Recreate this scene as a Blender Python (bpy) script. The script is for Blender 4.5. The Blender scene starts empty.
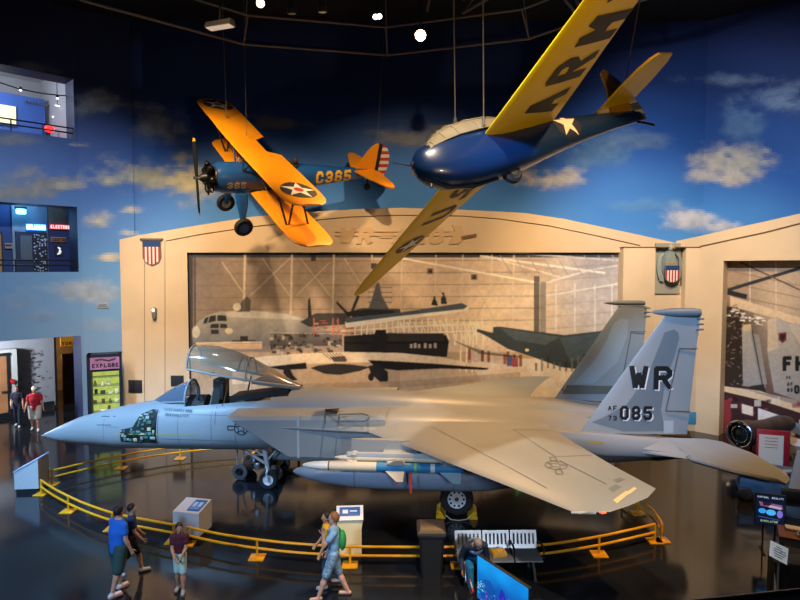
import bpy, bmesh, math, random
import numpy as np
from mathutils import Vector, Matrix
from mathutils.bvhtree import BVHTree
random.seed(7)
PI = math.pi
SC = bpy.context.scene
COL = SC.collection

# ---------------------------------------------------------------- camera geometry
CAM_H, CAM_F, CAM_P = 6.5, 600.0, 0.0533
_c, _s = math.cos(CAM_P), math.sin(CAM_P)
EYE = Vector((0, 0, CAM_H))
def ray(u, v):
    x = (u - 400) / CAM_F; z = (300 - v) / CAM_F
    return Vector((x, _c + z * _s, -_s + z * _c))
def at_y(u, v, y):
    d = ray(u, v); return EYE + d * (y / d.y)
def at_z(u, v, z):
    d = ray(u, v); return EYE + d * ((z - CAM_H) / d.z)
def on_plane(u, v, p, n):
    d = ray(u, v); return EYE + d * ((Vector(p) - EYE).dot(n) / d.dot(n))

# ---------------------------------------------------------------- colours / materials
def lin(h):
    if isinstance(h, (tuple, list)): return tuple(h)
    h = h.lstrip('#')
    out = []
    for i in (0, 2, 4):
        c = int(h[i:i + 2], 16) / 255
        out.append(c / 12.92 if c <= .04045 else ((c + .055) / 1.055) ** 2.4)
    return tuple(out)
_mats = {}
def mat(name, col, rough=.5, metal=0.0, var=.0, scale=3.0, emit=None, estr=0.0, alpha=1.0, trans=0.0, bump=0.0, spec=.5, coat=0.0):
    if name in _mats: return _mats[name]
    m = bpy.data.materials.new(name); m.use_nodes = True
    nt = m.node_tree; b = nt.nodes['Principled BSDF']
    c = lin(col)
    b.inputs['Base Color'].default_value = (*c, 1)
    b.inputs['Roughness'].default_value = rough
    b.inputs['Metallic'].default_value = metal
    b.inputs['Alpha'].default_value = alpha
    b.inputs['Transmission Weight'].default_value = trans
    b.inputs['Specular IOR Level'].default_value = spec
    b.inputs['Coat Weight'].default_value = coat
    if emit:
        b.inputs['Emission Color'].default_value = (*lin(emit), 1)
        b.inputs['Emission Strength'].default_value = estr
    tc = nt.nodes.new('ShaderNodeTexCoord')
    nz = nt.nodes.new('ShaderNodeTexNoise'); nz.inputs['Scale'].default_value = scale; nz.inputs['Detail'].default_value = 5
    nt.links.new(tc.outputs['Object'], nz.inputs['Vector'])
    if var > 0:
        rp = nt.nodes.new('ShaderNodeValToRGB')
        rp.color_ramp.elements[0].position = .3; rp.color_ramp.elements[1].position = .7
        rp.color_ramp.elements[0].color = (*[max(0, x * (1 - var)) for x in c], 1)
        rp.color_ramp.elements[1].color = (*[min(1, x * (1 + var)) for x in c], 1)
        nt.links.new(nz.outputs['Fac'], rp.inputs['Fac'])
        nt.links.new(rp.outputs['Color'], b.inputs['Base Color'])
    if bump > 0:
        bp = nt.nodes.new('ShaderNodeBump'); bp.inputs['Strength'].default_value = bump; bp.inputs['Distance'].default_value = .02
        nt.links.new(nz.outputs['Fac'], bp.inputs['Height']); nt.links.new(bp.outputs['Normal'], b.inputs['Normal'])
    _mats[name] = m
    return m
def paint_mat(name, rough=.6, spec=.3):
    """surface whose printed picture is stored as a colour attribute of its own mesh"""
    m = bpy.data.materials.new(name); m.use_nodes = True
    nt = m.node_tree; b = nt.nodes['Principled BSDF']
    a = nt.nodes.new('ShaderNodeVertexColor'); a.layer_name = 'print'
    nt.links.new(a.outputs['Color'], b.inputs['Base Color'])
    b.inputs['Roughness'].default_value = rough; b.inputs['Specular IOR Level'].default_value = spec
    return m

# ---------------------------------------------------------------- mesh builder
def frame(o, zaxis, up=(0, 0, 1)):
    z = Vector(zaxis).normalized(); x = Vector(up).cross(z)
    if x.length < 1e-5: x = Vector((1, 0, 0)).cross(z)
    x.normalize(); y = z.cross(x)
    return Matrix(((x.x, y.x, z.x, o[0]), (x.y, y.y, z.y, o[1]), (x.z, y.z, z.z, o[2]), (0, 0, 0, 1)))
class MB:
    def __init__(s): s.v = []; s.f = []; s.m = []
    def add(s, vs, fs, mi=0, M=None):
        b = len(s.v)
        s.v.extend([tuple(M @ Vector(p)) for p in vs] if M is not None else [tuple(p) for p in vs])
        for f in fs: s.f.append(tuple(b + i for i in f)); s.m.append(mi)
        return s
    def box(s, c, d, mi=0, bev=0.0, M=None):
        x, y, z = d[0] / 2, d[1] / 2, d[2] / 2
        if bev > 0:
            bev = min(bev, x * .9, y * .9, z * .9)
            bm = bmesh.new(); bmesh.ops.create_cube(bm, size=1)
            for v in bm.verts: v.co = Vector((v.co.x * 2 * x, v.co.y * 2 * y, v.co.z * 2 * z))
            bmesh.ops.bevel(bm, geom=list(bm.edges), offset=bev, segments=2, affect='EDGES', profile=.5)
            bm.verts.index_update()
            vs = [v.co + Vector(c) for v in bm.verts]; fs = [[v.index for v in f.verts] for f in bm.faces]; bm.free()
        else:
            vs = [(c[0] + a * x, c[1] + b * y, c[2] + e * z) for a in (-1, 1) for b in (-1, 1) for e in (-1, 1)]
            fs = [(0, 1, 3, 2), (4, 6, 7, 5), (0, 4, 5, 1), (2, 3, 7, 6), (0, 2, 6, 4), (1, 5, 7, 3)]
        return s.add(vs, fs, mi, M)
    def loft(s, secs, mi=0, caps=True, closed=True, M=None, mif=None):
        n = len(secs[0]); vs = [p for q in secs for p in q]; b = len(s.v)
        s.v.extend([tuple(M @ Vector(p)) for p in vs] if M is not None else [tuple(p) for p in vs])
        for i in range(len(secs) - 1):
            for j in range(n if closed else n - 1):
                k = (j + 1) % n
                s.f.append((b + i * n + j, b + i * n + k, b + (i + 1) * n + k, b + (i + 1) * n + j))
                s.m.append(mif(i, j) if mif else mi)
        if caps:
            s.f.append(tuple(b + j for j in range(n))[::-1]); s.m.append(mi)
            s.f.append(tuple(b + (len(secs) - 1) * n + j for j in range(n))); s.m.append(mi)
        return s
    def tube(s, p, q, r0, r1=None, n=12, mi=0, caps=True, M=None):
        r1 = r0 if r1 is None else r1; p = Vector(p); q = Vector(q); F = frame(p, q - p); L = (q - p).length
        secs = [[F @ Vector((r * math.cos(2 * PI * i / n), r * math.sin(2 * PI * i / n), z)) for i in range(n)] for r, z in ((r0, 0), (r1, L))]
        return s.loft(secs, mi, caps, True, M)
    def path(s, pts, r, n=8, mi=0, closed=False, M=None, flat=None):
        pts = [Vector(p) for p in pts]; secs = []
        for i, p in enumerate(pts):
            a = pts[i - 1] if i > 0 else (pts[-1] if closed else p)
            c = pts[i + 1] if i < len(pts) - 1 else (pts[0] if closed else p)
            F = frame(p, (c - a) if (c - a).length > 1e-6 else Vector((0, 0, 1)))
            rr = r[i] if isinstance(r, (list, tuple)) else r
            secs.append([F @ Vector((rr * math.cos(2 * PI * k / n), rr * (flat or 1) * math.sin(2 * PI * k / n), 0)) for k in range(n)])
        if closed: secs.append(secs[0])
        return s.loft(secs, mi, not closed, True, M)
    def lathe(s, prof, n=24, mi=0, M=None, caps=False, mif=None):
        secs = [[(r * math.cos(2 * PI * i / n), r * math.sin(2 * PI * i / n), z) for i in range(n)] for r, z in prof]
        return s.loft(secs, mi, caps, True, M, mif)
    def prism(s, poly, M, d, mi=0):
        n = len(poly)
        vs = [(p[0], p[1], 0) for p in poly] + [(p[0], p[1], d) for p in poly]
        fs = [tuple(range(n))[::-1], tuple(range(n, 2 * n))] + [(i, (i + 1) % n, n + (i + 1) % n, n + i) for i in range(n)]
        return s.add(vs, fs, mi, M)
    def poly(s, pts, mi=0, M=None): return s.add(pts, [tuple(range(len(pts)))], mi, M)
    def ell(s, c, r, n=16, mi=0, M=None):
        m = n // 2; secs = []
        for i in range(m + 1):
            a = -PI / 2 + PI * i / m
            a = max(-PI / 2 + .02, min(PI / 2 - .02, a))
            secs.append([(c[0] + r[0] * math.cos(a) * math.cos(2 * PI * k / n), c[1] + r[1] * math.cos(a) * math.sin(2 * PI * k / n), c[2] + r[2] * math.sin(a)) for k in range(n)])
        return s.loft(secs, mi, True, True, M)
    def torus(s, R, r, n=28, k=10, mi=0, M=None, arc=2 * PI):
        m = n if arc > 6.2 else n + 1
        secs = []
        for i in range(n + 1):
            a = arc * i / n
            secs.append([((R + r * math.cos(2 * PI * j / k)) * math.cos(a), (R + r * math.cos(2 * PI * j / k)) * math.sin(a), r * math.sin(2 * PI * j / k)) for j in range(k)])
        return s.loft(secs, mi, arc < 6.2, True, M)
    def build(s, name, mats, parent=None, sharp=35, fix=True):
        me = bpy.data.meshes.new(name)
        me.from_pydata(s.v, [], s.f)
        mats = mats if isinstance(mats, (list, tuple)) else [mats]
        for m in mats: me.materials.append(m)
        me.polygons.foreach_set('material_index', s.m)
        if fix:
            bm = bmesh.new(); bm.from_mesh(me)
            bmesh.ops.recalc_face_normals(bm, faces=bm.faces); bm.to_mesh(me); bm.free()
        me.polygons.foreach_set('use_smooth', [True] * len(me.polygons))
        me.set_sharp_from_angle(angle=math.radians(sharp))
        me.update()
        o = bpy.data.objects.new(name, me); COL.objects.link(o)
        if parent is not None: o.parent = parent
        return o

def tag(o, label=None, cat=None, group=None, kind=None):
    if label: o['label'] = label
    if cat: o['category'] = cat
    if group: o['group'] = group
    if kind: o['kind'] = kind
    return o
def thing(name, label, cat, loc=(0, 0, 0), rot=None, group=None, M=None):
    o = bpy.data.objects.new(name, None); COL.objects.link(o)
    o.empty_display_size = .2
    if M is not None: o.matrix_world = M
    else:
        o.location = loc
        if rot is not None: o.rotation_euler = rot if isinstance(rot, (tuple, list)) else (0, 0, rot)
    return tag(o, label, cat, group)
def struct(name, mb, mats, **k): return tag(mb.build(name, mats, **k), kind='structure')
def copy_tree(o, parent=None):
    c = o.copy(); COL.objects.link(c)
    if parent is not None: c.parent = parent
    for ch in [x for x in SC.objects if x.parent == o]: copy_tree(ch, c)
    return c
def label(o, text):
    o['label'] = text
    return o

# ---------------------------------------------------------------- block lettering (flat stroke glyphs on a 4 x 6 grid)
GL = {
 'A': [[(0,0),(2,6),(4,0)],[(.75,2),(3.25,2)]], 'B': [[(0,0),(0,6),(3,6),(4,5),(4,4),(3,3),(0,3)],[(3,3),(4,2),(4,1),(3,0),(0,0)]],
 'C': [[(4,4.6),(4,5),(3,6),(1,6),(0,5),(0,1),(1,0),(3,0),(4,1),(4,1.4)]], 'D': [[(0,0),(0,6),(3,6),(4,5),(4,1),(3,0),(0,0)]],
 'E': [[(4,6),(0,6),(0,0),(4,0)],[(0,3),(3,3)]], 'F': [[(4,6),(0,6),(0,0)],[(0,3),(3,3)]], 'G': [[(4,5),(3,6),(1,6),(0,5),(0,1),(1,0),(3,0),(4,1),(4,3),(2.4,3)]],
 'H': [[(0,0),(0,6)],[(4,0),(4,6)],[(0,3),(4,3)]], 'I': [[(2,0),(2,6)]], 'J': [[(4,6),(4,1),(3,0),(1,0),(0,1)]], 'K': [[(0,0),(0,6)],[(4,6),(.3,3),(4,0)]],
 'L': [[(0,6),(0,0),(4,0)]], 'M': [[(0,0),(0,6),(2,2.4),(4,6),(4,0)]], 'N': [[(0,0),(0,6),(4,0),(4,6)]], 'O': [[(1,0),(0,1),(0,5),(1,6),(3,6),(4,5),(4,1),(3,0),(1,0)]],
 'P': [[(0,0),(0,6),(3,6),(4,5),(4,4),(3,3),(0,3)]], 'R': [[(0,0),(0,6),(3,6),(4,5),(4,4),(3,3),(0,3)],[(2,3),(4,0)]],
 'S': [[(4,4.8),(4,5),(3,6),(1,6),(0,5),(0,4),(1,3),(3,3),(4,2),(4,1),(3,0),(1,0),(0,1),(0,1.2)]], 'T': [[(0,6),(4,6)],[(2,6),(2,0)]], 'U': [[(0,6),(0,1),(1,0),(3,0),(4,1),(4,6)]],
 'V': [[(0,6),(2,0),(4,6)]], 'W': [[(0,6),(1,0),(2,4.2),(3,0),(4,6)]], 'X': [[(0,0),(4,6)],[(0,6),(4,0)]], 'Y': [[(0,6),(2,3),(4,6)],[(2,3),(2,0)]], 'Z': [[(0,6),(4,6),(0,0),(4,0)]],
 '0': [[(1,0),(0,1),(0,5),(1,6),(3,6),(4,5),(4,1),(3,0),(1,0)]], '1': [[(1,5),(2,6),(2,0)]], '2': [[(0,5),(1,6),(3,6),(4,5),(4,4),(0,0),(4,0)]],
 '3': [[(0,5),(1,6),(3,6),(4,5),(4,4),(3,3),(1.5,3)],[(3,3),(4,2),(4,1),(3,0),(1,0),(0,1)]], '5': [[(4,6),(0,6),(0,3.4),(3,3.4),(4,2.5),(4,1),(3,0),(1,0),(0,1)]],
 '6': [[(4,5),(3,6),(1,6),(0,5),(0,1),(1,0),(3,0),(4,1),(4,2.4),(3,3.3),(0,3.3)]], '7': [[(0,6),(4,6),(1.5,0)]],
 '8': [[(1,3),(0,4),(0,5),(1,6),(3,6),(4,5),(4,4),(3,3),(1,3),(0,2),(0,1),(1,0),(3,0),(4,1),(4,2),(3,3)]], '9': [[(0,1),(1,0),(3,0),(4,1),(4,5),(3,6),(1,6),(0,5),(0,4),(1,3),(4,3)]],
 '.': [[(1.6,.3),(2.2,.3)]], '-': [[(.5,3),(3.5,3)]], ' ': [],
}
def text_polys(txt, h, w=None, sw=.16, gap=.35, narrow=1.0):
    """flat quads (2D) of a line of block letters, cap height h; baseline at y=0, starts at x=0. Returns polys, width"""
    w = w or h * .62 * narrow; out = []; x0 = 0; t = sw * h / 2
    for ch in txt:
        g = GL.get(ch, [])
        cw = w if ch not in '.I' else w * (.45 if ch == '.' else .6)
        if ch == ' ': x0 += w * .6; continue
        off = 0 if ch not in '.I' else -w * (.22 if ch == '.' else .2)
        for st in g:
            P = [Vector((x0 + off + t + a / 4 * (w - 2 * t), t + b / 6 * (h - 2 * t))) for a, b in st]
            nP = len(P); closed = (P[0] - P[-1]).length < 1e-6
            for i in range(nP - 1):
                d = (P[i + 1] - P[i]).normalized(); nrm = Vector((-d.y, d.x)) * t
                ea = d * (t if (i == 0 and not closed) else t * .42); eb = d * (t if (i == nP - 2 and not closed) else t * .42)
                A = P[i] - ea; B = P[i + 1] + eb
                if ch in 'AVWMN' or (ch == 'Y') or (ch in 'RK' and len(st) < 4):   # keep diagonal ends flush with cap lines
                    pass
                q = [A - nrm, B - nrm, B + nrm, A + nrm]
                q = [Vector((p.x, min(max(p.y, 0), h))) for p in q]
                out.append([(p.x, p.y) for p in q])
        x0 += cw + w * gap
    return out, x0 - w * gap
def star_poly(r, c=(0, 0), rot=PI / 2, inner=.382):
    return [(c[0] + (r if i % 2 == 0 else r * inner) * math.cos(rot + i * PI / 5), c[1] + (r if i % 2 == 0 else r * inner) * math.sin(rot + i * PI / 5)) for i in range(10)]
def circ(r, c=(0, 0), n=28): return [(c[0] + r * math.cos(2 * PI * i / n), c[1] + r * math.sin(2 * PI * i / n)) for i in range(n)]
def flat_mesh(mb, polys, M, mi=0, thick=.004):
    for p in polys:
        bm_n = len(p)
        mb.prism(p, M, thick, mi)
    return mb
def bvh_of(o): return BVHTree.FromPolygons([v.co for v in o.data.vertices], [tuple(p.vertices) for p in o.data.polygons])
def decal(name, polys, M, target, mats, parent, off=.004, step=.08, reach=12.0, direction=None, sep=None):
    """project flat 2D polygons (list of (poly, mi)) lying in frame M on to target (same parent frame) along -z of M"""
    bv = bvh_of(target) if not isinstance(target, BVHTree) else target
    bm = bmesh.new(); z = (M.to_3x3() @ Vector((0, 0, 1))).normalized()
    d = -z if direction is None else Vector(direction).normalized()
    for pi, (p, mi) in enumerate(polys):
        vs = [bm.verts.new((q[0], q[1], pi * .0003)) for q in p]
        try: f = bm.faces.new(vs); f.material_index = mi
        except Exception: continue
    bmesh.ops.triangulate(bm, faces=bm.faces)
    for _ in range(5):
        es = [e for e in bm.edges if e.calc_length() > step]
        if not es: break
        bmesh.ops.subdivide_edges(bm, edges=es, cuts=1, use_grid_fill=False)
        bmesh.ops.triangulate(bm, faces=[f for f in bm.faces if len(f.verts) > 3])
    kill = []
    for v in bm.verts:
        ex = v.co.z; w = M @ Vector((v.co.x, v.co.y, 0))
        h = bv.ray_cast(w, d, reach)
        if h[0] is None: kill.append(v); continue
        lay = min((f.material_index for f in v.link_faces), default=0)
        v.co = h[0] - d * (off + .002 * lay + ex)
    bmesh.ops.delete(bm, geom=kill, context='VERTS')
    me = bpy.data.meshes.new(name); bm.to_mesh(me); bm.free()
    for m in (mats if isinstance(mats, (list, tuple)) else [mats]): me.materials.append(m)
    o = bpy.data.objects.new(name, me); COL.objects.link(o)
    if parent is not None: o.parent = parent
    return o

# ---------------------------------------------------------------- printed pictures: a fine flat grid whose colour attribute holds the picture
class Canvas:
    def __init__(s, u0, v0, u1, v1, k):
        s.u0, s.v0, s.k = u0, v0, k
        s.W = int((u1 - u0) * k); s.H = int((v1 - v0) * k)
        s.px = np.zeros((s.H, s.W, 3), np.float32)
        s.U = u0 + (np.arange(s.W) + .5) / k; s.V = v0 + (np.arange(s.H) + .5) / k
    def col(s, h): return np.array(lin(h), np.float32)
    def grad(s, pts, box=None):
        """inverse-distance blend of colour samples (u, v, colour)"""
        U, V = np.meshgrid(s.U, s.V); acc = np.zeros_like(s.px); w = np.zeros_like(U)
        for u, v, c in pts:
            q = 1 / (((U - u) ** 2 + (V - v) ** 2) + 60) ** 1.3
            acc += q[..., None] * s.col(c); w += q
        s.px[:] = acc / w[..., None]
    def poly(s, P, c, a=1.0, c2=None):
        P = [(float(x), float(y)) for x, y in P]
        xs = [p[0] for p in P]; ys = [p[1] for p in P]
        i0 = max(0, int((min(xs) - s.u0) * s.k) - 1); i1 = min(s.W, int((max(xs) - s.u0) * s.k) + 2)
        j0 = max(0, int((min(ys) - s.v0) * s.k) - 1); j1 = min(s.H, int((max(ys) - s.v0) * s.k) + 2)
        if i0 >= i1 or j0 >= j1: return
        cov = np.zeros((j1 - j0, i1 - i0), np.float32)
        for du, dv in ((-.25, -.25), (.25, -.25), (-.25, .25), (.25, .25)):
            U, V = np.meshgrid(s.U[i0:i1] + du / s.k, s.V[j0:j1] + dv / s.k)
            ins = np.zeros(U.shape, bool)
            for n in range(len(P)):
                x1, y1 = P[n]; x2, y2 = P[n - 1]
                if y1 == y2: continue
                ins ^= ((y1 > V) != (y2 > V)) & (U < (x2 - x1) * (V - y1) / (y2 - y1) + x1)
            cov += ins * .25
        cov *= a
        C = s.col(c)
        if c2 is not None:
            t = np.clip((s.V[j0:j1] - min(ys)) / (max(ys) - min(ys) + 1e-6), 0, 1)[:, None, None]
            C = C * (1 - t) + s.col(c2) * t
        reg = s.px[j0:j1, i0:i1]
        s.px[j0:j1, i0:i1] = reg * (1 - cov[..., None]) + C * cov[..., None]
    def line(s, p, q, w, c, a=1.0):
        d = Vector((q[0] - p[0], q[1] - p[1])); d.normalize(); n = Vector((-d.y, d.x)) * w / 2
        s.poly([(p[0] + n.x, p[1] + n.y), (q[0] + n.x, q[1] + n.y), (q[0] - n.x, q[1] - n.y), (p[0] - n.x, p[1] - n.y)], c, a)
    def rect(s, u0, v0, u1, v1, c, a=1.0, c2=None): s.poly([(u0, v0), (u1, v0), (u1, v1), (u0, v1)], c, a, c2)
    def ell(s, u, v, a_, b_, c, a=1.0): s.poly([(u + a_ * math.cos(i * PI / 14), v + b_ * math.sin(i * PI / 14)) for i in range(28)], c, a)
    def text(s, t, u, v, h, c, a=1.0, sw=.18, skew=0.0, slope=0.0):
        for p in text_polys(t, h, sw=sw)[0]: s.poly([(u + x + y * skew, v - y + x * slope) for x, y in p], c, a)
    def noise(s, amt, cell=6, seed=1):
        rng = np.random.default_rng(seed)
        n = rng.random((s.H // cell + 2, s.W // cell + 2)).astype(np.float32)
        yy = np.arange(s.H) / cell; xx = np.arange(s.W) / cell
        y0 = yy.astype(int); x0 = xx.astype(int); fy = (yy - y0)[:, None]; fx = (xx - x0)[None]
        g = n[y0][:, x0] * (1 - fy) * (1 - fx) + n[y0 + 1][:, x0] * fy * (1 - fx) + n[y0][:, x0 + 1] * (1 - fy) * fx + n[y0 + 1][:, x0 + 1] * fy * fx
        s.px *= (1 + amt * (g * 2 - 1))[..., None]
    def fade(s, sat, gain):
        g = s.px.mean(-1, keepdims=True); s.px = np.clip((g + (s.px - g) * sat) * gain, 0, 1)
    def blur(s, n=1):
        for _ in range(n):
            p = np.pad(s.px, ((1, 1), (1, 1), (0, 0)), mode='edge')
            s.px = (p[:-2, 1:-1] + p[2:, 1:-1] + p[1:-1, :-2] + p[1:-1, 2:] + 2 * p[1:-1, 1:-1]) / 6
    def build(s, name, place, m, parent=None):
        """place(U, V) -> x, y, z arrays"""
        Ug = s.u0 + np.arange(s.W + 1) / s.k; Vg = s.v0 + np.arange(s.H + 1) / s.k
        U, V = np.meshgrid(Ug, Vg); X, Y, Z = place(U, V)
        nv = U.size; idx = np.arange(nv).reshape(s.H + 1, s.W + 1)
        q = np.stack([idx[:-1, :-1], idx[1:, :-1], idx[1:, 1:], idx[:-1, 1:]], -1).reshape(-1, 4)
        me = bpy.data.meshes.new(name); me.vertices.add(nv)
        me.vertices.foreach_set('co', np.stack([X, Y, Z], -1).astype(np.float32).ravel())
        nf = len(q); me.loops.add(nf * 4); me.polygons.add(nf)
        me.loops.foreach_set('vertex_index', q.ravel().astype(np.int32))
        me.polygons.foreach_set('loop_start', np.arange(0, nf * 4, 4, dtype=np.int32))
        me.update(calc_edges=True)
        at = me.color_attributes.new('print', 'FLOAT_COLOR', 'CORNER')
        c = np.ones((nf, 4, 4), np.float32); c[:, :, :3] = s.px.reshape(-1, 1, 3)
        at.data.foreach_set('color', c.ravel())
        me.materials.append(m)
        o = bpy.data.objects.new(name, me); COL.objects.link(o)
        if parent is not None: o.parent = parent
        return o
def ray_arr(U, V):
    x = (U - 400) / CAM_F; z = (300 - V) / CAM_F
    return x, _c + z * _s, -_s + z * _c
def plane_place(p, n, inset=0.0):
    p = Vector(p); n = Vector(n)
    def f(U, V):
        dx, dy, dz = ray_arr(U, V)
        t = (p - EYE).dot(n) / (dx * n.x + dy * n.y + dz * n.z)
        return dx * t, dy * t, CAM_H + dz * t
    return f
# ================================================================ ROOM SHELL
M_BLACK = mat('ceiling_black', '0c0c0e', .9)
M_FLOOR = mat('polished_dark_floor', '1b1e23', .11, var=.25, scale=.6, spec=.4)
M_FACADE = mat('facade_beige', 'd9c09c', .7, var=.04, scale=1.2)
M_GROOVE_SHADE = mat('facade_groove_and_shade', '6e5238', .8)
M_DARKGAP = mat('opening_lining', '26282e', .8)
M_BLUEJAMB = mat('blue_painted_jamb', '0c2450', .6)
M_WHITE = mat('white_paint', 'd8dade', .6, var=.02)
M_STEEL = mat('dark_steel', '1b1c1f', .5, metal=.6)
M_TRUSS = mat('truss_steel', '706e6c', .6, metal=.3)
DIAG = Vector((-.7071, -.7071, 0))       # along the left wall, away from its corner
CL = Vector((-12.6, 23.8, 0)); NL = Vector((-.7071, .7071, 0))      # corner and inward (away from hall) normal
Y_FAC, Y_MUR, Y_SKY = 24.0, 24.16, 24.9
CR = Vector((12.35, 23.0, 0)); DR = Vector((.7071, -.7071, 0)); NR = Vector((.7071, .7071, 0))

mb = MB(); mb.poly([(-26, -8, 0), (24, -8, 0), (24, 36, 0), (-26, 36, 0)])
struct('floor', mb, M_FLOOR, fix=False)
mb = MB(); mb.box((-1, 12, 16.6), (50, 44, .2)); struct('ceiling', mb, M_BLACK)

def vnoise(x, y, seed):
    rng = np.random.default_rng(seed); T = rng.random((256, 256)).astype(np.float32)
    xi = np.floor(x).astype(int); yi = np.floor(y).astype(int); fx = x - xi; fy = y - yi
    fx = fx * fx * (3 - 2 * fx); fy = fy * fy * (3 - 2 * fy)
    g = lambda a, b: T[b % 256, a % 256]
    return g(xi, yi) * (1 - fx) * (1 - fy) + g(xi + 1, yi) * fx * (1 - fy) + g(xi, yi + 1) * (1 - fx) * fy + g(xi + 1, yi + 1) * fx * fy
def fbm(x, y, seed, n=5):
    s = 0; a = .5
    for i in range(n): s = s + a * vnoise(x * 2 ** i, y * 2 ** i, seed + i); a *= .5
    return s
# painted clouds of the sky mural: centre u, v, half sizes, colour, strength
CLOUDS = [(158, 126, 38, 24, '9aa1a8', .85), (92, 104, 26, 17, '929aa4', .85), (30, 72, 40, 12, '6f7a8a', .7), (26, 190, 40, 24, '9a9890', .9), (60, 186, 24, 10, '8b8c8a', .6),
 (142, 176, 60, 24, 'c9c39c', .9), (188, 184, 34, 26, 'cfc699', .85), (70, 187, 26, 5, 'b8b9ae', .7), (132, 210, 15, 6, 'd2cbb2', .9), (98, 222, 18, 10, 'd3cdb6', .9), (128, 233, 14, 6, 'd6cfb4', .9), (112, 258, 16, 5, 'd8d0b8', .9),
 (90, 292, 46, 16, 'b4c0ce', .85), (20, 300, 26, 12, '9db2cc', .7), (8, 140, 30, 8, '7f8894', .8), (80, 145, 14, 3, '9aa0a5', .8), (100, 325, 26, 10, '9fb6d2', .6), (40, 318, 30, 9, '93aed0', .6),
 (276, 123, 38, 13, '7a828c', .85), (396, 138, 44, 15, '868a90', .9), (445, 132, 24, 8, '777c84', .8), (552, 180, 42, 14, 'cfc6ad', .95), (590, 152, 44, 22, '6f97a8', .55), (640, 140, 40, 14, '7f99ac', .5),
 (734, 168, 50, 24, 'd3cab6', .95), (700, 178, 24, 10, 'c9c4b6', .7), (690, 222, 36, 18, 'c3c8d0', .9), (720, 228, 24, 7, 'c3c8d0', .8), (738, 80, 50, 9, '7e97b5', .7), (775, 105, 40, 16, '86a1bd', .7), (745, 125, 26, 24, '6d92b4', .6), (790, 90, 30, 12, '8ba4c0', .6),
 (505, 175, 16, 6, 'b5b6b0', .5), (640, 205, 50, 10, '6a9cc8', .4), (-60, 120, 40, 16, '8a929c', .8), (-50, 230, 40, 14, '9aa6b4', .8), (860, 150, 40, 16, 'c3c4c0', .8), (880, 70, 50, 14, '7e97b5', .7)]
def sky_paint(X, Y, Z):
    d = np.stack([X, Y, Z - CAM_H], -1)
    yc = d[..., 1] * _c - d[..., 2] * _s; zc = d[..., 1] * _s + d[..., 2] * _c
    u = 400 + CAM_F * d[..., 0] / yc; v = 300 - CAM_F * zc / yc
    stops = [(-200, '05080f'), (20, '16285a'), (55, '173270'), (85, '0f2f6c'), (125, '174a96'), (165, '2466ba'), (215, '3482d2'), (270, '4f96da'), (340, '6ea8e0'), (460, '82b2de')]  # darker toward the top: mural blue plus light falloff put into the paint
    vs = [q[0] for q in stops]; cs = np.array([lin(q[1]) for q in stops])
    wob = (fbm(u / 90, v / 60, 3) - .5) * 46
    col = np.stack([np.interp(v + wob, vs, cs[:, i]) for i in range(3)], -1)
    grn = np.clip((fbm(u / 120 + 9, v / 70, 31) - .5) * 2.2, 0, .4)[..., None]
    col = col * (1 - grn) + col * np.array([.8, 1.12, .95]) * grn
    gy = col.mean(-1, keepdims=True); wl = np.clip((330 - u) / 300, .25, 1)[..., None] * .3; col = col * (1 - wl) + gy * wl
    n1 = fbm(u / 26, v / 13, 11); n2 = fbm(u / 9, v / 6, 23)
    for (a, b, rx, ry, c, k) in CLOUDS:
        r = np.sqrt(((u - a) / rx) ** 2 + ((v - b) / np.where(v > b, ry * .75, ry)) ** 2)
        m = np.clip((1.2 - r) * .95 + (n1 - .5) * 1.5 + (n2 - .5) * .55, 0, 1); m = m * m * (3 - 2 * m) * k
        shade = np.clip(.86 + (n2 - .5) * .5 - .1 * (v - b) / ry, .6, 1.15)
        cc = np.array(lin(c))[None, None] * shade[..., None]
        m = (m * np.clip(1.7 - r, 0, 1))[..., None]
        col = col * (1 - m) + cc * m
    return col.astype(np.float32)
M_SKY = paint_mat('sky_mural_paint', .65, .25)
def axis(vals, step):
    out = []
    for a, b in zip(vals[:-1], vals[1:]):
        n = max(1, int(round((b - a) / step))); out += list(a + (b - a) * np.arange(n) / n)
    return np.array(out + [vals[-1]])
def wall_grid(name, P0, D, sv, zv, holes, step=.09):
    S = axis(sv, step); Z = axis(zv, step); SS, ZZ = np.meshgrid(S, Z)
    X = P0.x + D.x * SS; Y = P0.y + D.y * SS
    nv = SS.size; idx = np.arange(nv).reshape(SS.shape)
    q = np.stack([idx[:-1, :-1], idx[:-1, 1:], idx[1:, 1:], idx[1:, :-1]], -1)
    sc = (S[:-1] + S[1:]) / 2; zc = (Z[:-1] + Z[1:]) / 2; C1, C2 = np.meshgrid(sc, zc)
    keep = np.ones(C1.shape, bool)
    for (s0, s1, z0, z1) in holes: keep &= ~((C1 > s0) & (C1 < s1) & (C2 > z0) & (C2 < z1))
    fx = P0.x + D.x * C1; fy = P0.y + D.y * C1
    col = sky_paint(fx, fy, C2)[keep]; q = q[keep]
    me = bpy.data.meshes.new(name); me.vertices.add(nv); me.vertices.foreach_set('co', np.stack([X, Y, ZZ], -1).astype(np.float32).ravel())
    nf = len(q); me.loops.add(nf * 4); me.polygons.add(nf)
    me.loops.foreach_set('vertex_index', q.ravel().astype(np.int32)); me.polygons.foreach_set('loop_start', np.arange(0, nf * 4, 4, dtype=np.int32))
    me.update(calc_edges=True)
    at = me.color_attributes.new('print', 'FLOAT_COLOR', 'CORNER'); c = np.ones((nf, 4, 4), np.float32); c[:, :, :3] = col[:, None]; at.data.foreach_set('color', c.ravel())
    me.materials.append(M_SKY)
    o = bpy.data.objects.new(name, me); COL.objects.link(o); return tag(o, kind='structure')
def zl(u, v):                     # height of a pixel seen on the left wall plane
    return on_plane(u, v, CL, NL).z
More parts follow.
